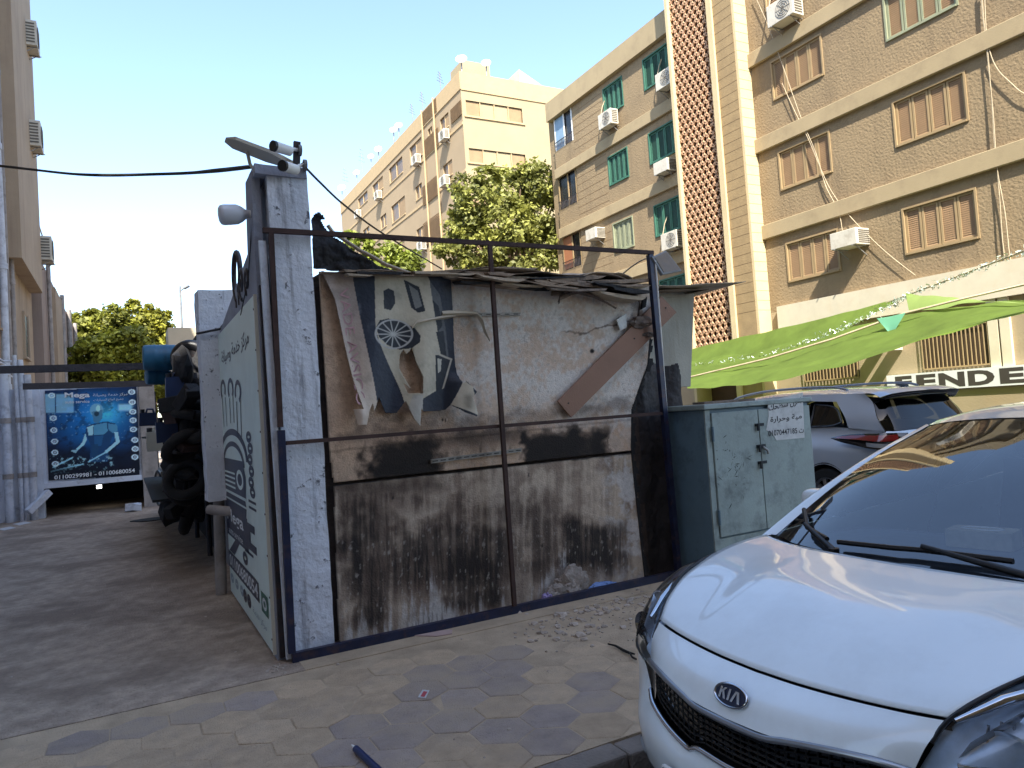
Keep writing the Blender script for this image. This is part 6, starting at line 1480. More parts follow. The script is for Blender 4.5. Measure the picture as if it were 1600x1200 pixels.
for k in range(-16, 17):
    y = k*.03; i = abs(y)
    a = cr_curve(gt, 40); c = cr_curve(gb, 40); p = min(a, key=lambda q: abs(q.y-i)); q_ = min(c, key=lambda q: abs(q.y-i))
    mb.tube([(p.x+.022, y, p.z), (q_.x+.022, y, q_.z)], .003, 4)
mb.build('grille_mesh', 'trim_black', car, local=True)['kind'] = 'stuff'
# bumper, wrapping round to the wheel arch
bu = [gb[0], gb[1], gb[2], gb[3], gb[4], (.184,.495,.582),(.215,.56,.645),(.29,.70,.640),(.42,.80,.650)]
def lev(z, x0, wmax, xe): return [(x0,0,z),(x0+.010,.15,z),(x0+.018,.22,z),(x0+.045,.34,z),(x0+.085,.45,z),(x0+.12,.53,z),(x0+.18,.62,z),(x0+.29,.74,z),(xe,wmax,z)]
bl1 = lev(.475, .034, .835, .47); bl2 = lev(.40, .036, .842, .47); bl3 = lev(.33, .050, .838, .46); bl4 = lev(.20, .080, .82, .46)
K.sym('bumper', [[a, b_, c, d] for a, b_, c, d in zip(bu, bl1, bl2, bl3)], 'paint_white', nu=16, nv=40, join=True)
K.sym('lower_grille', [[a, b_] for a, b_ in zip(bl3, bl4)], 'trim_black', nu=4, nv=30, join=True)
for sgn in (1, -1):
    mb = MB(); c = Vector((.250, sgn*.585, .335)); mb.tube([c, c+Vector((-.03,sgn*.004,0))], [.055,.05], 16); fo = mb.build('fog_lamp', 'trim_black', car, smooth=40, local=True)
    mb = MB(); mb.tube([c+Vector((-.031,sgn*.004,0)), c+Vector((-.036,sgn*.004,0))], .034, 14); mb.build('lens', 'lamp_clear', fo, smooth=40, local=True)
# headlamps: bowl, clear lens and a chrome reflector
hl_in = [(.192,.495,.672),(.222,.522,.735),(.270,.540,.784),(.36,.592,.840),(.50,.662,.892),(.66,.705,.925),(.80,.735,.935)]
hl_out = [(.215,.55,.652),(.275,.665,.660),(.335,.735,.690),(.42,.785,.735),(.54,.805,.80),(.68,.785,.875),(.80,.740,.932)]
for sgn in (1, -1):
    A = [(x, sgn*y, z) for x, y, z in hl_in]; B_ = [(x, sgn*y, z) for x, y, z in hl_out]
    ca = cr_curve(A, 24); cb_ = cr_curve(B_, 24); G = []; Gi = []
    for p, q in zip(ca, cb_):
        mdp = p.lerp(q, .5)+Vector((-.035, sgn*.020, .012))*min(1, (p-q).length/.12); row = cr_curve([p, mdp, q], 10); G.append(row if sgn > 0 else list(reversed(row)))
        Gi.append([v+Vector((.035, -sgn*.02, -.012)) for v in G[-1]])
    mb = MB(); mb.grid(Gi); hb = mb.build('headlamp', 'lamp_smoke', car, smooth=60, local=True)
    mb = MB(); mb.grid(G); mb.build('lens', 'lamp_glass', hb, smooth=80, local=True)
    c = Vector((.30, sgn*.645, .735))
    mb = MB(); G2 = []
    for i in range(6):
        rr = .068*i/5; G2.append([c+Vector((.05-.9*rr*rr/.068*.8, math.cos(a)*rr+sgn*rr*.1, math.sin(a)*rr*.85)) for a in [2*math.pi*j/20 for j in range(21)]])
    mb.grid(G2); mb.build('reflector', 'chrome', hb, smooth=60, local=True)
    mb = MB(); mb.tube([(.255, sgn*.56, .80), (.36, sgn*.615, .838), (.50, sgn*.69, .868), (.64, sgn*.735, .89)], [.006,.014,.014,.006], 8); mb.tube([(.24, sgn*.565, .70), (.32, sgn*.70, .70), (.40, sgn*.76, .735)], .010, 6); mb.build('chrome_strip', 'chrome', hb, smooth=60, local=True)
    mb = MB(); mb.tube([(.42, sgn*.70, .80), (.41, sgn*.70, .80)], .045, 16); mb.build('indicator', 'lamp_clear', hb, smooth=60, local=True)
    for i in range(7):
        yy_ = .60+.018*i; xx_ = .285+.022*i; mb = MB(); mb.tube([(xx_, sgn*yy_, .695+.004*i), (xx_+.03, sgn*(yy_+.002), .79+.008*i)], .0035, 5); mb.build('ridge', 'chrome', hb, local=True)
    mb = MB(); mb.grid([[Vector((.25+.03*a, sgn*(.545+.02*a+.05*t), .69+.075*t+.02*a)) for t in (0, .5, 1)] for a in range(5)]); mb.build('bezel', 'lamp_clear', hb, smooth=60, local=True)
    # dark rubber line round the lamp
    mb = MB(); mb.tube(cr_curve([(x+.004, sgn*(y-.006), z+.006) for x, y, z in hl_in[1:]], 30), .006, 6); mb.build('seal', 'trim_black', hb, smooth=60, local=True)
# fenders, sides, sills
belt = [(.80,.742,.928),(1.0,.755,.955),(1.24,.755,.970),(1.6,.765,.985),(2.3,.775,1.005),(3.1,.770,1.05),(3.55,.745,1.085),(3.85,.66,1.06)]
arch_c = [(.74, .31), (3.31, .31)]
def side_pt(x, t):
    """t 0 at belt .. 1 at sill"""
    bx = cr_curve(belt, 80); p = min(bx, key=lambda q: abs(q.x-x)); zt_, yt_ = p.z, p.y
    if x < .80:
        o_ = min(cr_curve(hl_out, 60), key=lambda q: abs(q.x-x)); zt_, yt_ = o_.z, o_.y
    zb_ = .20; z = zt_+(zb_-zt_)*t
    k = (z-.60)/.40; y = .855-.06*k*k-.015*max(0, (x-3.4))*2
    if x > 3.5: y -= .55*(x-3.5)**2*1.1
    if x < .55: y -= .35*(.55-x)
    f = min(1, t/.25); f = f*f*(3-2*f); y = yt_*(1-f)+y*f
    return Vector((x, y, z))
for sgn in (1, -1):
    xs_ = list(np.linspace(.47, 3.98, 118)); ts = np.linspace(0, 1, 30); G = [[side_pt(x, t) for t in ts] for x in xs_]
    mb = MB(); idx = {}
    def ok(p): return all(math.hypot(p.x-cx, p.z-cz) > .345 for cx, cz in arch_c)
    for i, r_ in enumerate(G):
        for j, p in enumerate(r_):
            q = p.copy()
            for cx, cz in arch_c:
                d = math.hypot(q.x-cx, q.z-cz)
                if .30 < d < .36: q.x = cx+(q.x-cx)*.345/d; q.z = cz+(q.z-cz)*.345/d
            idx[(i, j)] = len(mb.v); mb.v.append((q.x, q.y*sgn, q.z))
    for i in range(len(G)-1):
        for j in range(len(ts)-1):
            if all(all(math.hypot(G[a][b_].x-cx, G[a][b_].z-cz) > .30 for cx, cz in arch_c) for a, b_ in ((i,j),(i+1,j),(i+1,j+1),(i,j+1))):
                f = (idx[(i,j)], idx[(i+1,j)], idx[(i+1,j+1)], idx[(i,j+1)]); mb.f.append(f if sgn < 0 else tuple(reversed(f)))
    sd2 = mb.build('side_panel', 'paint_white', car, smooth=50, local=True)
    for xa in (1.30, 2.42):      # door shut lines
        mb = MB(); mb.tube([side_pt(xa, t)*1 if sgn > 0 else Vector((side_pt(xa, t).x, -side_pt(xa, t).y, side_pt(xa, t).z)) for t in np.linspace(.02, .93, 16)], .004, 4); mb.build('door_gap', 'trim_black', sd2, local=True)
    for xa in (2.15, 3.0): p = side_pt(xa, .22); mb = MB(); mb.tube([(xa-.09, sgn*(p.y+.0), p.z), (xa-.05, sgn*(p.y+.03), p.z), (xa+.05, sgn*(p.y+.03), p.z), (xa+.09, sgn*p.y, p.z)], .014, 8); mb.build('door_handle', 'paint_white', sd2, smooth=60, local=True)
    # strip of fender between bonnet edge and side, behind the lamp
    inn = [(.79,.738,.930),(.87,.724,.955),(.97,.718,.970),(1.07,.703,.974)]; out = [(.79,.742,.926),(.88,.752,.943),(.99,.755,.955),(1.10,.753,.962)]
    mb = MB(); mb.grid([[Vector((a[0], sgn*a[1], a[2])), Vector(((a[0]+c[0])/2, sgn*(a[1]+c[1])/2, (a[2]+c[2])/2+.006)), Vector((c[0], sgn*c[1], c[2]))] for a, c in zip(cr_curve(inn, 12), cr_curve(out, 12))]); mb.build('fender_top', 'paint_white', car, smooth=60, local=True)
# windscreen, roof, pillars
wb = [(.96,0,.963),(.97,.20,.963),(.995,.42,.963),(1.04,.58,.963),(1.095,.695,.968)]
wt = [(1.93,0,1.418),(1.94,.18,1.416),(1.965,.36,1.408),(2.00,.48,1.396),(2.04,.545,1.385)]
wm = [(a[0]*.5+c[0]*.5-.035, a[1]*.5+c[1]*.5+.004, a[2]*.5+c[2]*.5+.028) for a, c in zip(wb, wt)]
K.sym('windscreen', [[a, m_2, c] for a, m_2, c in zip(wb, wm, wt)], 'car_glass', nu=16, nv=20, join=True)
rf = lambda x, z, ye, ze: [(x,0,z),(x,.25,z-.004),(x,.45,z-.02),(x,ye,ze)]
ro = [[(1.935,0,1.424),(1.95,.22,1.421),(1.98,.40,1.410),(2.045,.552,1.390)], rf(2.25,1.466,.585,1.415), rf(2.7,1.482,.60,1.422), rf(3.2,1.465,.59,1.406), rf(3.52,1.415,.57,1.36)]
K.sym('roof', [[r_[j] for r_ in ro] for j in range(4)], 'paint_white', nu=24, nv=18, join=True)
pil_in = [(1.095,.698,.970),(1.42,.670,1.128),(1.75,.622,1.274),(2.045,.550,1.389)]; pil_out = [(1.05,.750,.962),(1.39,.724,1.118),(1.75,.668,1.268),(2.10,.606,1.384)]
for sgn in (1, -1):
    mb = MB(); a = cr_curve(pil_in, 16); c = cr_curve(pil_out, 16); mb.grid([[Vector((p.x, sgn*p.y, p.z)), Vector(((p.x+q.x)/2, sgn*(p.y+q.y)/2, (p.z+q.z)/2+.008)), Vector((q.x, sgn*q.y, q.z))] for p, q in zip(a, c)]); mb.build('a_pillar', 'paint_white', car, smooth=60, local=True)
    rail_t = [(2.12,.612,1.382),(2.4,.628,1.396),(2.8,.635,1.392),(3.2,.622,1.372),(3.5,.595,1.335),(3.72,.62,1.22)]
    rail_i = [(2.045,.552,1.389),(2.4,.592,1.408),(2.8,.602,1.406),(3.2,.59,1.392),(3.5,.572,1.362),(3.62,.55,1.30)]
    mb = MB(); mb.grid([[Vector((p.x, sgn*p.y, p.z)), Vector((q.x, sgn*q.y, q.z))] for p, q in zip(cr_curve(rail_i, 20), cr_curve(rail_t, 20))]); mb.build('roof_rail', 'paint_white', car, smooth=60, local=True)
    bt = [(1.08,.752,.966),(1.6,.765,.988),(2.3,.775,1.008),(3.1,.770,1.053),(3.5,.745,1.085),(3.72,.70,1.10)]
    up_ = [(1.08,.750,.970),(1.46,.716,1.148),(2.12,.616,1.378),(2.9,.635,1.388),(3.45,.605,1.335),(3.70,.64,1.20)]
    mb = MB(); mb.grid([[Vector((p.x, sgn*p.y, p.z)), Vector((q.x, sgn*q.y, q.z))] for p, q in zip(cr_curve(bt, 24), cr_curve(up_, 24))]); sw = mb.build('side_window', 'car_glass', car, smooth=60, local=True)
    mb = MB(); mb.bar((2.38, sgn*.772, 1.01), (2.45, sgn*.634, 1.39), .09, .02); mb.build('b_pillar', 'trim_black', sw, local=True)
    # door mirror
    bm = bmesh.new(); bmesh.ops.create_uvsphere(bm, u_segments=20, v_segments=12, radius=1)
    for v in bm.verts:
        e_ = lambda t: math.copysign(abs(t)**.6, t); v.co = Vector((1.66+.062*e_(v.co.x)*(1 if v.co.x < 0 else .5), sgn*(.91+.088*e_(v.co.y)), 1.038+.062*e_(v.co.z)))
    mb = MB(); bm.verts.index_update(); mb.v = [tuple(v.co) for v in bm.verts]; mb.f = [tuple(v.index for v in f.verts) for f in bm.faces]; bm.free(); mr_ = mb.build('door_mirror', 'paint_white', car, smooth=80, local=True)
    mb = MB(); mb.box(1.689, 1.694, *sorted((sgn*.845, sgn*.975)), .995, 1.08); mb.build('mirror_glass', 'chrome', mr_, local=True)
    mb = MB(); mb.bar((1.62, sgn*.76, .99), (1.64, sgn*.86, 1.02), .05, .03); mb.build('mirror_arm', 'trim_black', mr_, local=True)
# rear: hatch, glass, lamps, bumper
K.sym('rear_window', [[(3.53,0,1.41),(3.80,0,1.10)], [(3.53,.3,1.40),(3.80,.32,1.10)], [(3.55,.56,1.355),(3.76,.62,1.12)]], 'dark_glass', nu=6, nv=12, join=True)
K.sym('tailgate', [[(3.80,0,1.09),(3.93,0,.95),(3.97,0,.70),(4.03,0,.60),(4.04,0,.35),(3.95,0,.22)], [(3.80,.35,1.09),(3.92,.36,.95),(3.96,.38,.70),(4.02,.38,.60),(4.03,.38,.35),(3.94,.38,.22)], [(3.76,.63,1.09),(3.86,.66,.95),(3.88,.70,.70),(3.93,.72,.58),(3.93,.73,.35),(3.88,.73,.22)]], 'paint_white', nu=20, nv=14, join=True)
for sgn in (1, -1): mb = MB(); mb.slab([(3.87, sgn*.48, .80), (3.82, sgn*.70, .80), (3.75, sgn*.70, 1.04), (3.86, sgn*.50, 1.02)], (.05,0,0)); mb.build('tail_lamp', 'lamp_red', car, local=True)
# cowl, wipers
mb = MB(); mb.grid([[Vector((x, s_*y, z)) for x, y, z in (c0, c1)] for s_, c0, c1 in [(-1, (a[0]-.01, a[1], a[2]-.03), (w_[0]+.02, w_[1], w_[2]-.006)) for a, w_ in reversed(list(zip(cr_curve(CW, 14), cr_curve(wb, 14))))]+[(1, (a[0]-.01, a[1], a[2]-.03), (w_[0]+.02, w_[1], w_[2]-.006)) for a, w_ in list(zip(cr_curve(CW, 14), cr_curve(wb, 14)))[1:]]])
mb.build('cowl', 'trim_black', car, smooth=60, local=True)
def wscr(u, v):   # point on the windscreen, u lateral -1..1, v 0 bottom..1 top, lifted a little
    cs = [cr_curve(c, 20) for c in ([wb[i], wm[i], wt[i]] for i in range(5))]; t = min(max(v, 0), 1)*20; i = int(min(t, 19)); ring_ = [c[i].lerp(c[i+1], t-i) for c in cs]
    p = cr_curve(ring_, 20); a = abs(u)*20; j = int(min(a, 19)); q = p[j].lerp(p[j+1], a-j); return Vector((q.x-.02, math.copysign(q.y, u), q.z+.022))
def wiper(pv, pts, nm):
    mb = MB(); mb.tube([pv, *[wscr(*q)+Vector((-.012,0,.016)) for q in pts[:1]]], [.014,.009], 8); o = mb.build('wiper', 'trim_black', car, smooth=50, local=True)
    mb = MB(); P = [wscr(*q) for q in pts[1:]]; mb.tube(P, .010, 6); mb.build('blade', 'trim_black', o, smooth=50, local=True)
    mb = MB(); mb.tube([pv+Vector((0,0,-.02)), pv+Vector((0,0,.012))], .02, 10); mb.build('pivot', 'trim_black', o, smooth=40, local=True)
wiper(Vector((.965,.30,.972)), [(.72,.08), (.50,.04), (.72,.08), (.93,.17)], 'a')
wiper(Vector((.985,-.46,.972)), [(-.06,.06), (.42,.035), (.1,.05), (-.06,.06), (-.45,.06)], 'b')
# logo
lc = Vector((.098, 0, .722)); nn = Vector((-.86, 0, .50)).normalized(); uy = Vector((0,1,0)); uz = nn.cross(uy).normalized(); uz = uz if uz.z > 0 else -uz
def lp(y, z, d=.0): return lc-uy*y+uz*z+nn*(d+.006-.10*y*y)
mb = MB(); n = 36; mb.tube([lp(.062*math.cos(a), .031*math.sin(a), .003) for a in [2*math.pi*i/n for i in range(n+1)]], .0045, 6, cap=False); lg = mb.build('badge', 'chrome', car, smooth=60, local=True)
mb = MB(); mb.poly([lp(.061*math.cos(a), .030*math.sin(a), .003) for a in [2*math.pi*i/n for i in range(n)]]); mb.build('badge_plate', 'sign_navy', lg, local=True)
for ch in ([[(-.042,-.016),(-.034,-.016),(-.034,.016),(-.042,.016)], [(-.034,-.001),(-.030,.003),(-.017,.016),(-.026,.016),(-.034,.006)], [(-.032,.003),(-.026,.007),(-.014,-.016),(-.023,-.016)]], [[(-.009,-.016),(-.001,-.016),(-.001,.016),(-.009,.016)]], [[(.004,-.016),(.013,-.016),(.023,.016),(.016,.016)], [(.023,.016),(.030,.016),(.041,-.016),(.032,-.016),(.022,.010)]]):
    mb = MB()
    for pg in ch: mb.poly([lp(y, z, .006) for y, z in pg])
    mb.build('badge_letter', 'chrome', lg, local=True)
# number plate
mb = MB(); mb.box(.022, .034, -.26, .26, .335, .445); pl = mb.build('number_plate', 'white_plastic', car, local=True)
mb = MB(); mb.box(.0195, .0215, -.255, .255, .408, .44); mb.build('blue_band', 'can_blue', pl, local=True)
# cabin
mb = MB(); mb.box(1.12, 3.7, -.70, .70, .22, .30); mb.build('floor', 'cabin_grey', car, local=True)
mb = MB(); mb.grid([[Vector((1.06+.02*abs(y)*2, y, .938-.05*y*y)), Vector((1.35, y, .965-.04*y*y)), Vector((1.62, y, .955-.04*y*y)), Vector((1.70, y, .90)), Vector((1.68, y, .6)), Vector((1.6, y, .4))] for y in np.linspace(-.66, .66, 25)]); mb.build('dashboard', 'dash_grey', car, smooth=60, local=True)
mb = MB(); c = Vector((1.80, -.36, .93)); mb.tube([c+Vector((.06*math.sin(a)*-1, .185*math.cos(a), .175*math.sin(a))) for a in [2*math.pi*i/28 for i in range(29)]], .016, 8, cap=False); mb.tube([c+Vector((0,-.17,0)), c, c+Vector((0,.17,0))], .018, 6); mb.tube([c, c+Vector((-.14,0,-.06))], .03, 8); mb.build('steering_wheel', 'trim_black', car, smooth=60, local=True)
for y in (-.36, .36):
    mb = rough_box(2.15, 2.62, y-.25, y+.25, .42, .60, 4, 4, 2, .01, y); se = mb.build('seat', 'seat_grey', car, smooth=80, local=True)
    mb = rough_box(0, .16, -.24, .24, 0, .60, 3, 5, 6, .012, y+3)
    mb.v = [(2.56+v[0]+v[2]*.22, y+v[1]*(1-.25*v[2]), .56+v[2]) for v in mb.v]; mb.build('backrest', 'seat_grey', se, smooth=80, local=True)
    mb = rough_box(0, .10, -.13, .13, 0, .19, 3, 4, 3, .01, y+5); mb.v = [(2.72+v[0]+v[2]*.1, y+v[1], 1.17+v[2]) for v in mb.v]; mb.build('headrest', 'seat_grey', se, smooth=80, local=True)
mb = rough_box(3.05, 3.2, -.62, .62, .45, 1.06, 3, 8, 5, .012, 9); mb.build('rear_seat', 'seat_grey', car, smooth=80, local=True)
mb = MB(); mb.box(1.93, 1.96, -.11, .11, 1.27, 1.335); mb.tube([(1.95, 0, 1.335), (1.97, 0, 1.41)], .01, 6); mb.build('rear_view_mirror', 'trim_black', car, local=True)
for x, y in ((.74, .74), (.74, -.74), (3.31, .74), (3.31, -.74)): K.wheel(x, y, .305, .19)
mb = MB(); mb.box(.45, 3.8, -.62, .62, .18, .30); mb.box(.42, 1.05, -.60, .60, .30, .70); mb.build('underbody', 'trim_black', car, local=True)
# tissue box lying on the dashboard (a thing of its own)
tb = thing('tissue_box', 'small tissue box lying on the dashboard of the white car', 'tissue box', (0,0,0)); 
M4 = Matrix.Translation(car.location) @ Matrix.Rotation(car.rotation_euler.z, 4, 'Z'); pt = M4 @ Vector((1.40, -.02, .968)); tb.location = pt; tb.rotation_euler = (0, 0, .2)
mb = MB(); mb.box(-.06, .06, -.11, .11, 0, .065); mb.build('carton', mat('carton', S(196,184,160), .7, var=.15, vscale=20), tb, local=True)
mb = MB(); mb.tube([(.05*math.cos(a)*.6, .07*math.sin(a), .066) for a in [2*math.pi*i/20 for i in range(21)]], .004, 4, cap=False); mb.build('slot', 'white_plastic', tb, local=True)

# ---- the grey crossover behind the cabinet, seen from behind its left rear corner (x = forward from the tail here)
q = thing('parked_car', 'grey crossover with roof rails parked behind the electrical cabinet', 'car', (8.0, 4.95, -.10), 'parked cars')
q.rotation_euler = (0, 0, math.radians(84.2)); Q = Car(q)
# y = + is the left flank (towards the alley)
def loft(name, sts, m, nu=30, nv=16, **k): return Q.sym(name, [[s_[j] for s_ in sts] for j in range(len(sts[0]))], m, nu=nu, nv=nv, join=True, **k)
roof = [[(.30,0,1.565),(.30,.30,1.56),(.32,.50,1.545),(.36,.60,1.52)], [(.9,0,1.60),(.9,.3,1.596),(.9,.52,1.578),(.9,.635,1.54)], [(1.7,0,1.605),(1.7,.3,1.60),(1.7,.53,1.582),(1.7,.65,1.545)], [(2.4,0,1.56),(2.4,.3,1.555),(2.4,.52,1.54),(2.4,.635,1.51)], [(2.75,0,1.50),(2.75,.3,1.495),(2.74,.50,1.478),(2.70,.615,1.455)]]
loft('roof', roof, 'paint_grey')
# tail spoiler
sp = [[(.02,0,1.520),(.03,.35,1.515),(.07,.55,1.50),(.14,.63,1.47)], [(.16,0,1.562),(.17,.35,1.557),(.20,.54,1.54),(.25,.61,1.515)], [(.32,0,1.572),(.32,.3,1.567),(.34,.5,1.552),(.38,.60,1.528)]]
loft('spoiler', sp, 'paint_grey', nu=10)
loft('spoiler_underside', [[(.02,0,1.515),(.03,.35,1.51),(.07,.55,1.495),(.14,.63,1.465)], [(.06,0,1.47),(.07,.35,1.465),(.11,.54,1.45),(.17,.61,1.42)], [(.18,0,1.46),(.18,.35,1.455),(.21,.54,1.44),(.25,.60,1.41)]], 'gloss_black', nu=6)
loft('rear_window', [[(.17,0,1.46),(.17,.3,1.455),(.20,.5,1.44),(.25,.60,1.41)], [(.05,0,1.28),(.05,.34,1.275),(.09,.56,1.262),(.16,.67,1.25)], [(-.05,0,1.10),(-.04,.36,1.10),(.0,.58,1.095),(.06,.68,1.10)]], 'dark_glass', nu=12)
loft('tailgate', [[(-.055,0,1.095),(-.045,.36,1.095),(-.005,.58,1.09),(.055,.68,1.095)], [(-.10,0,1.03),(-.09,.38,1.03),(-.03,.62,1.03),(.05,.74,1.03)], [(-.10,0,.86),(-.09,.38,.86),(-.03,.64,.86),(.05,.78,.86)], [(-.07,0,.66),(-.06,.38,.66),(.0,.66,.66),(.07,.80,.66)]], 'paint_grey', nu=16)
loft('rear_bumper', [[(-.08,0,.655),(-.07,.38,.655),(-.01,.68,.655),(.07,.81,.655)], [(-.14,0,.58),(-.13,.40,.58),(-.06,.70,.58),(.06,.84,.58)], [(-.12,0,.40),(-.11,.40,.40),(-.04,.70,.40),(.07,.85,.40)], [(-.04,0,.26),(-.04,.40,.26),(.02,.68,.26),(.1,.82,.26)]], 'trim_black', nu=14)
cshape = [(.30,.60,1.50),(.62,.665,1.46),(.9,.67,1.50)]
qarch = [(.76, .34), (3.40, .34)]
bl_top = lambda x: (1.10 if x < .08 else 1.10+min(1, (x-.08)/.7)*.06-max(0, (x-.95))*.055)
def qside(x, t):
    zt_ = bl_top(x); yt_ = .70+.075*min(1, max(0, (x-.04)/.8)); 
    if x > 2.9: zt_ = 1.055-(x-2.9)*.06; 
    zb_ = .24; z = zt_+(zb_-zt_)*t; k = (z-.66)/.42; y = .895-.065*k*k
    if x < .5: y -= .36*(.5-x)**2*2.2
    if x > 3.5: y -= .33*(x-3.5)**2
    f = min(1, t/.30); f = f*f*(3-2*f); return Vector((x, yt_*(1-f)+y*f, z))
for sgn in (1, -1):
    xs_ = list(np.linspace(.055, 4.25, 130)); ts = np.linspace(0, 1, 30); G = [[qside(x, t) for t in ts] for x in xs_]; mb = MB(); idx = {}
    for i, r_ in enumerate(G):
        for j, p in enumerate(r_):
            v = p.copy()
            for cx, cz in qarch:
                d = math.hypot(v.x-cx, v.z-cz)
                if .34 < d < .41: v.x = cx+(v.x-cx)*.385/d; v.z = cz+(v.z-cz)*.385/d
            idx[(i, j)] = len(mb.v); mb.v.append((v.x, v.y*sgn, v.z))
    for i in range(len(G)-1):
        for j in range(len(ts)-1):
            if all(all(math.hypot(G[a][b_].x-cx, G[a][b_].z-cz) > .34 for cx, cz in qarch) for a, b_ in ((i,j),(i+1,j),(i+1,j+1),(i,j+1))):
                f = (idx[(i,j)], idx[(i+1,j)], idx[(i+1,j+1)], idx[(i,j+1)]); mb.f.append(f if sgn < 0 else tuple(reversed(f)))
    sdq = mb.build('side_panel', 'paint_grey', q, smooth=50, local=True)
    # rear quarter (C pillar) round the small window
    cpil = [[(.065,.69,1.10),(.17,.67,1.25),(.26,.605,1.41),(.36,.605,1.515)], [(.25,.725,1.115),(.36,.705,1.26),(.45,.66,1.40),(.58,.62,1.53)], [(.50,.755,1.14),(.55,.735,1.26),(.66,.69,1.38),(.80,.632,1.538)]]
    G = patch([[(x, sgn*y, z) for x, y, z in c] for c in cpil], 12, 12); mb = MB(); mb.grid(G if sgn < 0 else [list(reversed(r_)) for r_ in G]); mb.build('quarter_panel', 'paint_grey', q, smooth=60, local=True)
    # quarter glass with a pointed rear end, then the door glass
    ql = [(.58,.752,1.205),(.74,.765,1.165),(1.05,.778,1.155)]; qu = [(.585,.748,1.225),(.72,.690,1.375),(1.05,.665,1.42)]
    mb = MB(); mb.grid([[Vector((a.x, sgn*a.y, a.z)), Vector((c.x, sgn*c.y, c.z))] for a, c in zip(cr_curve(ql, 12), cr_curve(qu, 12))]); qg = mb.build('quarter_window', 'dark_glass', q, smooth=60, local=True)
    loop_ = [*cr_curve(ql, 12), *reversed(cr_curve(qu, 12))]; mb = MB(); mb.tube([Vector((v.x, sgn*(v.y+.004), v.z)) for v in loop_]+[Vector((loop_[0].x, sgn*(loop_[0].y+.004), loop_[0].z))], .012, 6); mb.build('window_seal', 'trim_black', qg, smooth=60, local=True)
    for xa, xb_ in ((1.12, 1.98), (2.06, 2.95)):
        lo = [(xa,.775,bl_top(xa)+.01),((xa+xb_)/2,.785,bl_top((xa+xb_)/2)+.0),(xb_,.78,1.06)]; tp = 1.455 if xa < 2 else None
        hi = [(xa,.665,1.43),((xa+xb_)/2,.665,1.47),(xb_,.665,1.45)] if xa < 2 else [(xa,.665,1.46),((xa+xb_)/2,.67,1.40),(xb_,.755,1.10)]
        mb = MB(); mb.grid([[Vector((a.x, sgn*a.y, a.z)), Vector((c.x, sgn*c.y, c.z))] for a, c in zip(cr_curve(lo, 10), cr_curve(hi, 10))]); mb.build('side_window', 'dark_glass', q, smooth=60, local=True)
    # frame above the side windows
    lo = [(.62,.655,1.44),(.9,.668,1.455),(1.5,.668,1.485),(2.1,.667,1.475),(2.6,.70,1.39),(3.02,.765,1.08)]; hi = [(.78,.634,1.536),(.9,.637,1.542),(1.5,.652,1.548),(2.1,.648,1.530),(2.66,.64,1.458),(3.12,.72,1.10)]
    mb = MB(); mb.grid([[Vector((a.x, sgn*a.y, a.z)), Vector((c.x, sgn*c.y, c.z))] for a, c in zip(cr_curve(lo, 20), cr_curve(hi, 20))]); mb.build('window_frame', 'paint_grey', q, smooth=60, local=True)
    # roof rail
    mb = MB(); mb.tube(cr_curve([(.62,sgn*.585,1.575),(.80,sgn*.585,1.615),(1.3,sgn*.59,1.635),(2.0,sgn*.585,1.625),(2.5,sgn*.575,1.575),(2.68,sgn*.57,1.525)], 30), .016, 8); mb.build('roof_rail', 'rim_silver', q, smooth=60, local=True)
    # tail lamp, wrapping from the flank on to the tailgate
    A = [(.66,.865,1.035),(.50,.850,1.065),(.30,.815,1.078),(.12,.765,1.080),(.00,.66,1.078),(-.07,.50,1.07)]; B_ = [(.66,.868,1.030),(.50,.872,.985),(.30,.852,.945),(.12,.80,.905),(-.01,.68,.90),(-.075,.50,.985)]
    ca, cb_ = cr_curve(A, 24), cr_curve(B_, 24); mb = MB(); G = []
    for i, (a, c) in enumerate(zip(ca, cb_)): mdp = a.lerp(c, .5)+Vector((-.015,.028,0))*min(1, (a-c).length/.08); G.append([Vector((v.x-.010, sgn*(v.y+.012), v.z)) for v in cr_curve([a, mdp, c], 8)])
    mb.grid(G); tl_ = mb.build('tail_lamp', 'gloss_black', q, smooth=60, local=True)
    mb = MB(); mb.grid([[r_[1]+Vector((-.004,sgn*.004,0)), r_[3]+Vector((-.004,sgn*.005,0)), r_[4]+Vector((-.004,sgn*.005,0))] for r_ in G[2:22]]); mb.build('red_lens', 'lamp_red', tl_, smooth=60, local=True)
    mb = MB(); mb.grid([[r_[5]+Vector((-.005,sgn*.005,0)), r_[7]+Vector((-.005,sgn*.005,0))] for r_ in G[12:19]]); mb.build('clear_lens', 'lamp_clear', tl_, smooth=60, local=True)
    # wheel arch cladding
    mb = MB()
    for cx, cz in qarch:
        mb.tube([Vector((cx+.40*math.cos(a), sgn*(.868), cz+.40*math.sin(a))) for a in np.linspace(-.25, math.pi+.25, 24)], .028, 6)
    mb.build('arch_trim', 'trim_black', sdq, smooth=60, local=True)
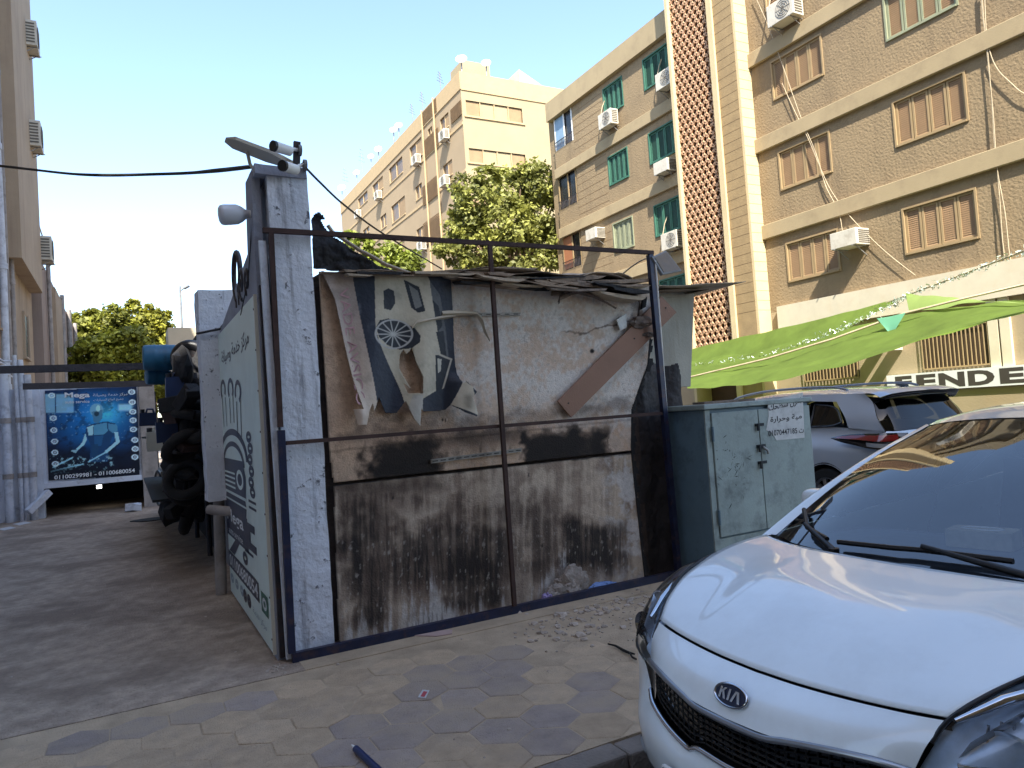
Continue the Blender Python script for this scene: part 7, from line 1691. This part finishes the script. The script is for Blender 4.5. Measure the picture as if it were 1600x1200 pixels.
mb = MB(); mb.box(.3, 4.1, -.70, .70, .22, .40); mb.box(.25, 1.3, -.62, .62, .40, 1.0); mb.build('underbody', 'trim_black', q, local=True)
loft('bonnet', [[(3.0,0,1.10),(3.0,.35,1.10),(3.02,.6,1.08),(3.05,.74,1.06)], [(3.7,0,1.03),(3.7,.35,1.025),(3.7,.6,1.01),(3.7,.76,.985)], [(4.2,0,.90),(4.18,.35,.895),(4.12,.6,.88),(4.05,.74,.88)], [(4.33,0,.70),(4.31,.35,.70),(4.24,.6,.70),(4.15,.76,.70)], [(4.34,0,.3),(4.32,.35,.3),(4.25,.6,.3),(4.15,.78,.3)]], 'paint_grey')
loft('windscreen', [[(2.76,0,1.495),(2.76,.3,1.49),(2.75,.5,1.475),(2.70,.61,1.45)], [(3.12,0,1.30),(3.12,.33,1.29),(3.1,.55,1.28),(3.0,.67,1.26)], [(3.48,0,1.06),(3.46,.4,1.06),(3.36,.62,1.06),(3.1,.72,1.08)]], 'dark_glass', nu=12)
for x, y in ((.76, .78), (.76, -.78), (3.40, .78), (3.40, -.78)): Q.wheel(x, y, .34, .21)
mb = MB(); mb.box(-.125, -.105, -.26, .26, .78, .89); mb.build('number_plate', 'white_plastic', q, local=True)
mb = MB(); mb.tube([(.30,0,1.57),(.42,0,1.60)], [.03,.01], 8); mb.build('antenna', 'trim_black', q, smooth=50, local=True)
# car panels and glass face outward
for o_ in list(bpy.data.objects):
    r_ = o_.parent; r_ = r_.parent if (r_ is not None and r_.parent is not None) else r_
    if r_ is None or r_.name.split('.')[0] != 'parked_car' or o_.type != 'MESH': continue
    if o_.name.split('.')[0] not in ('windscreen', 'side_window', 'quarter_window', 'rear_window', 'lens', 'bonnet', 'roof', 'side_panel'): continue
    c_ = Vector((2.1, 0, .75)); t_ = 0
    if o_.name.startswith('lens'): c_ = Vector((.6, 0, .7))
    for p in o_.data.polygons: t_ += (p.center-c_).dot(p.normal)*p.area
    if t_ < 0: o_.data.flip_normals()
for o_ in bpy.data.objects:
    if '_base' in o_: del o_['_base']
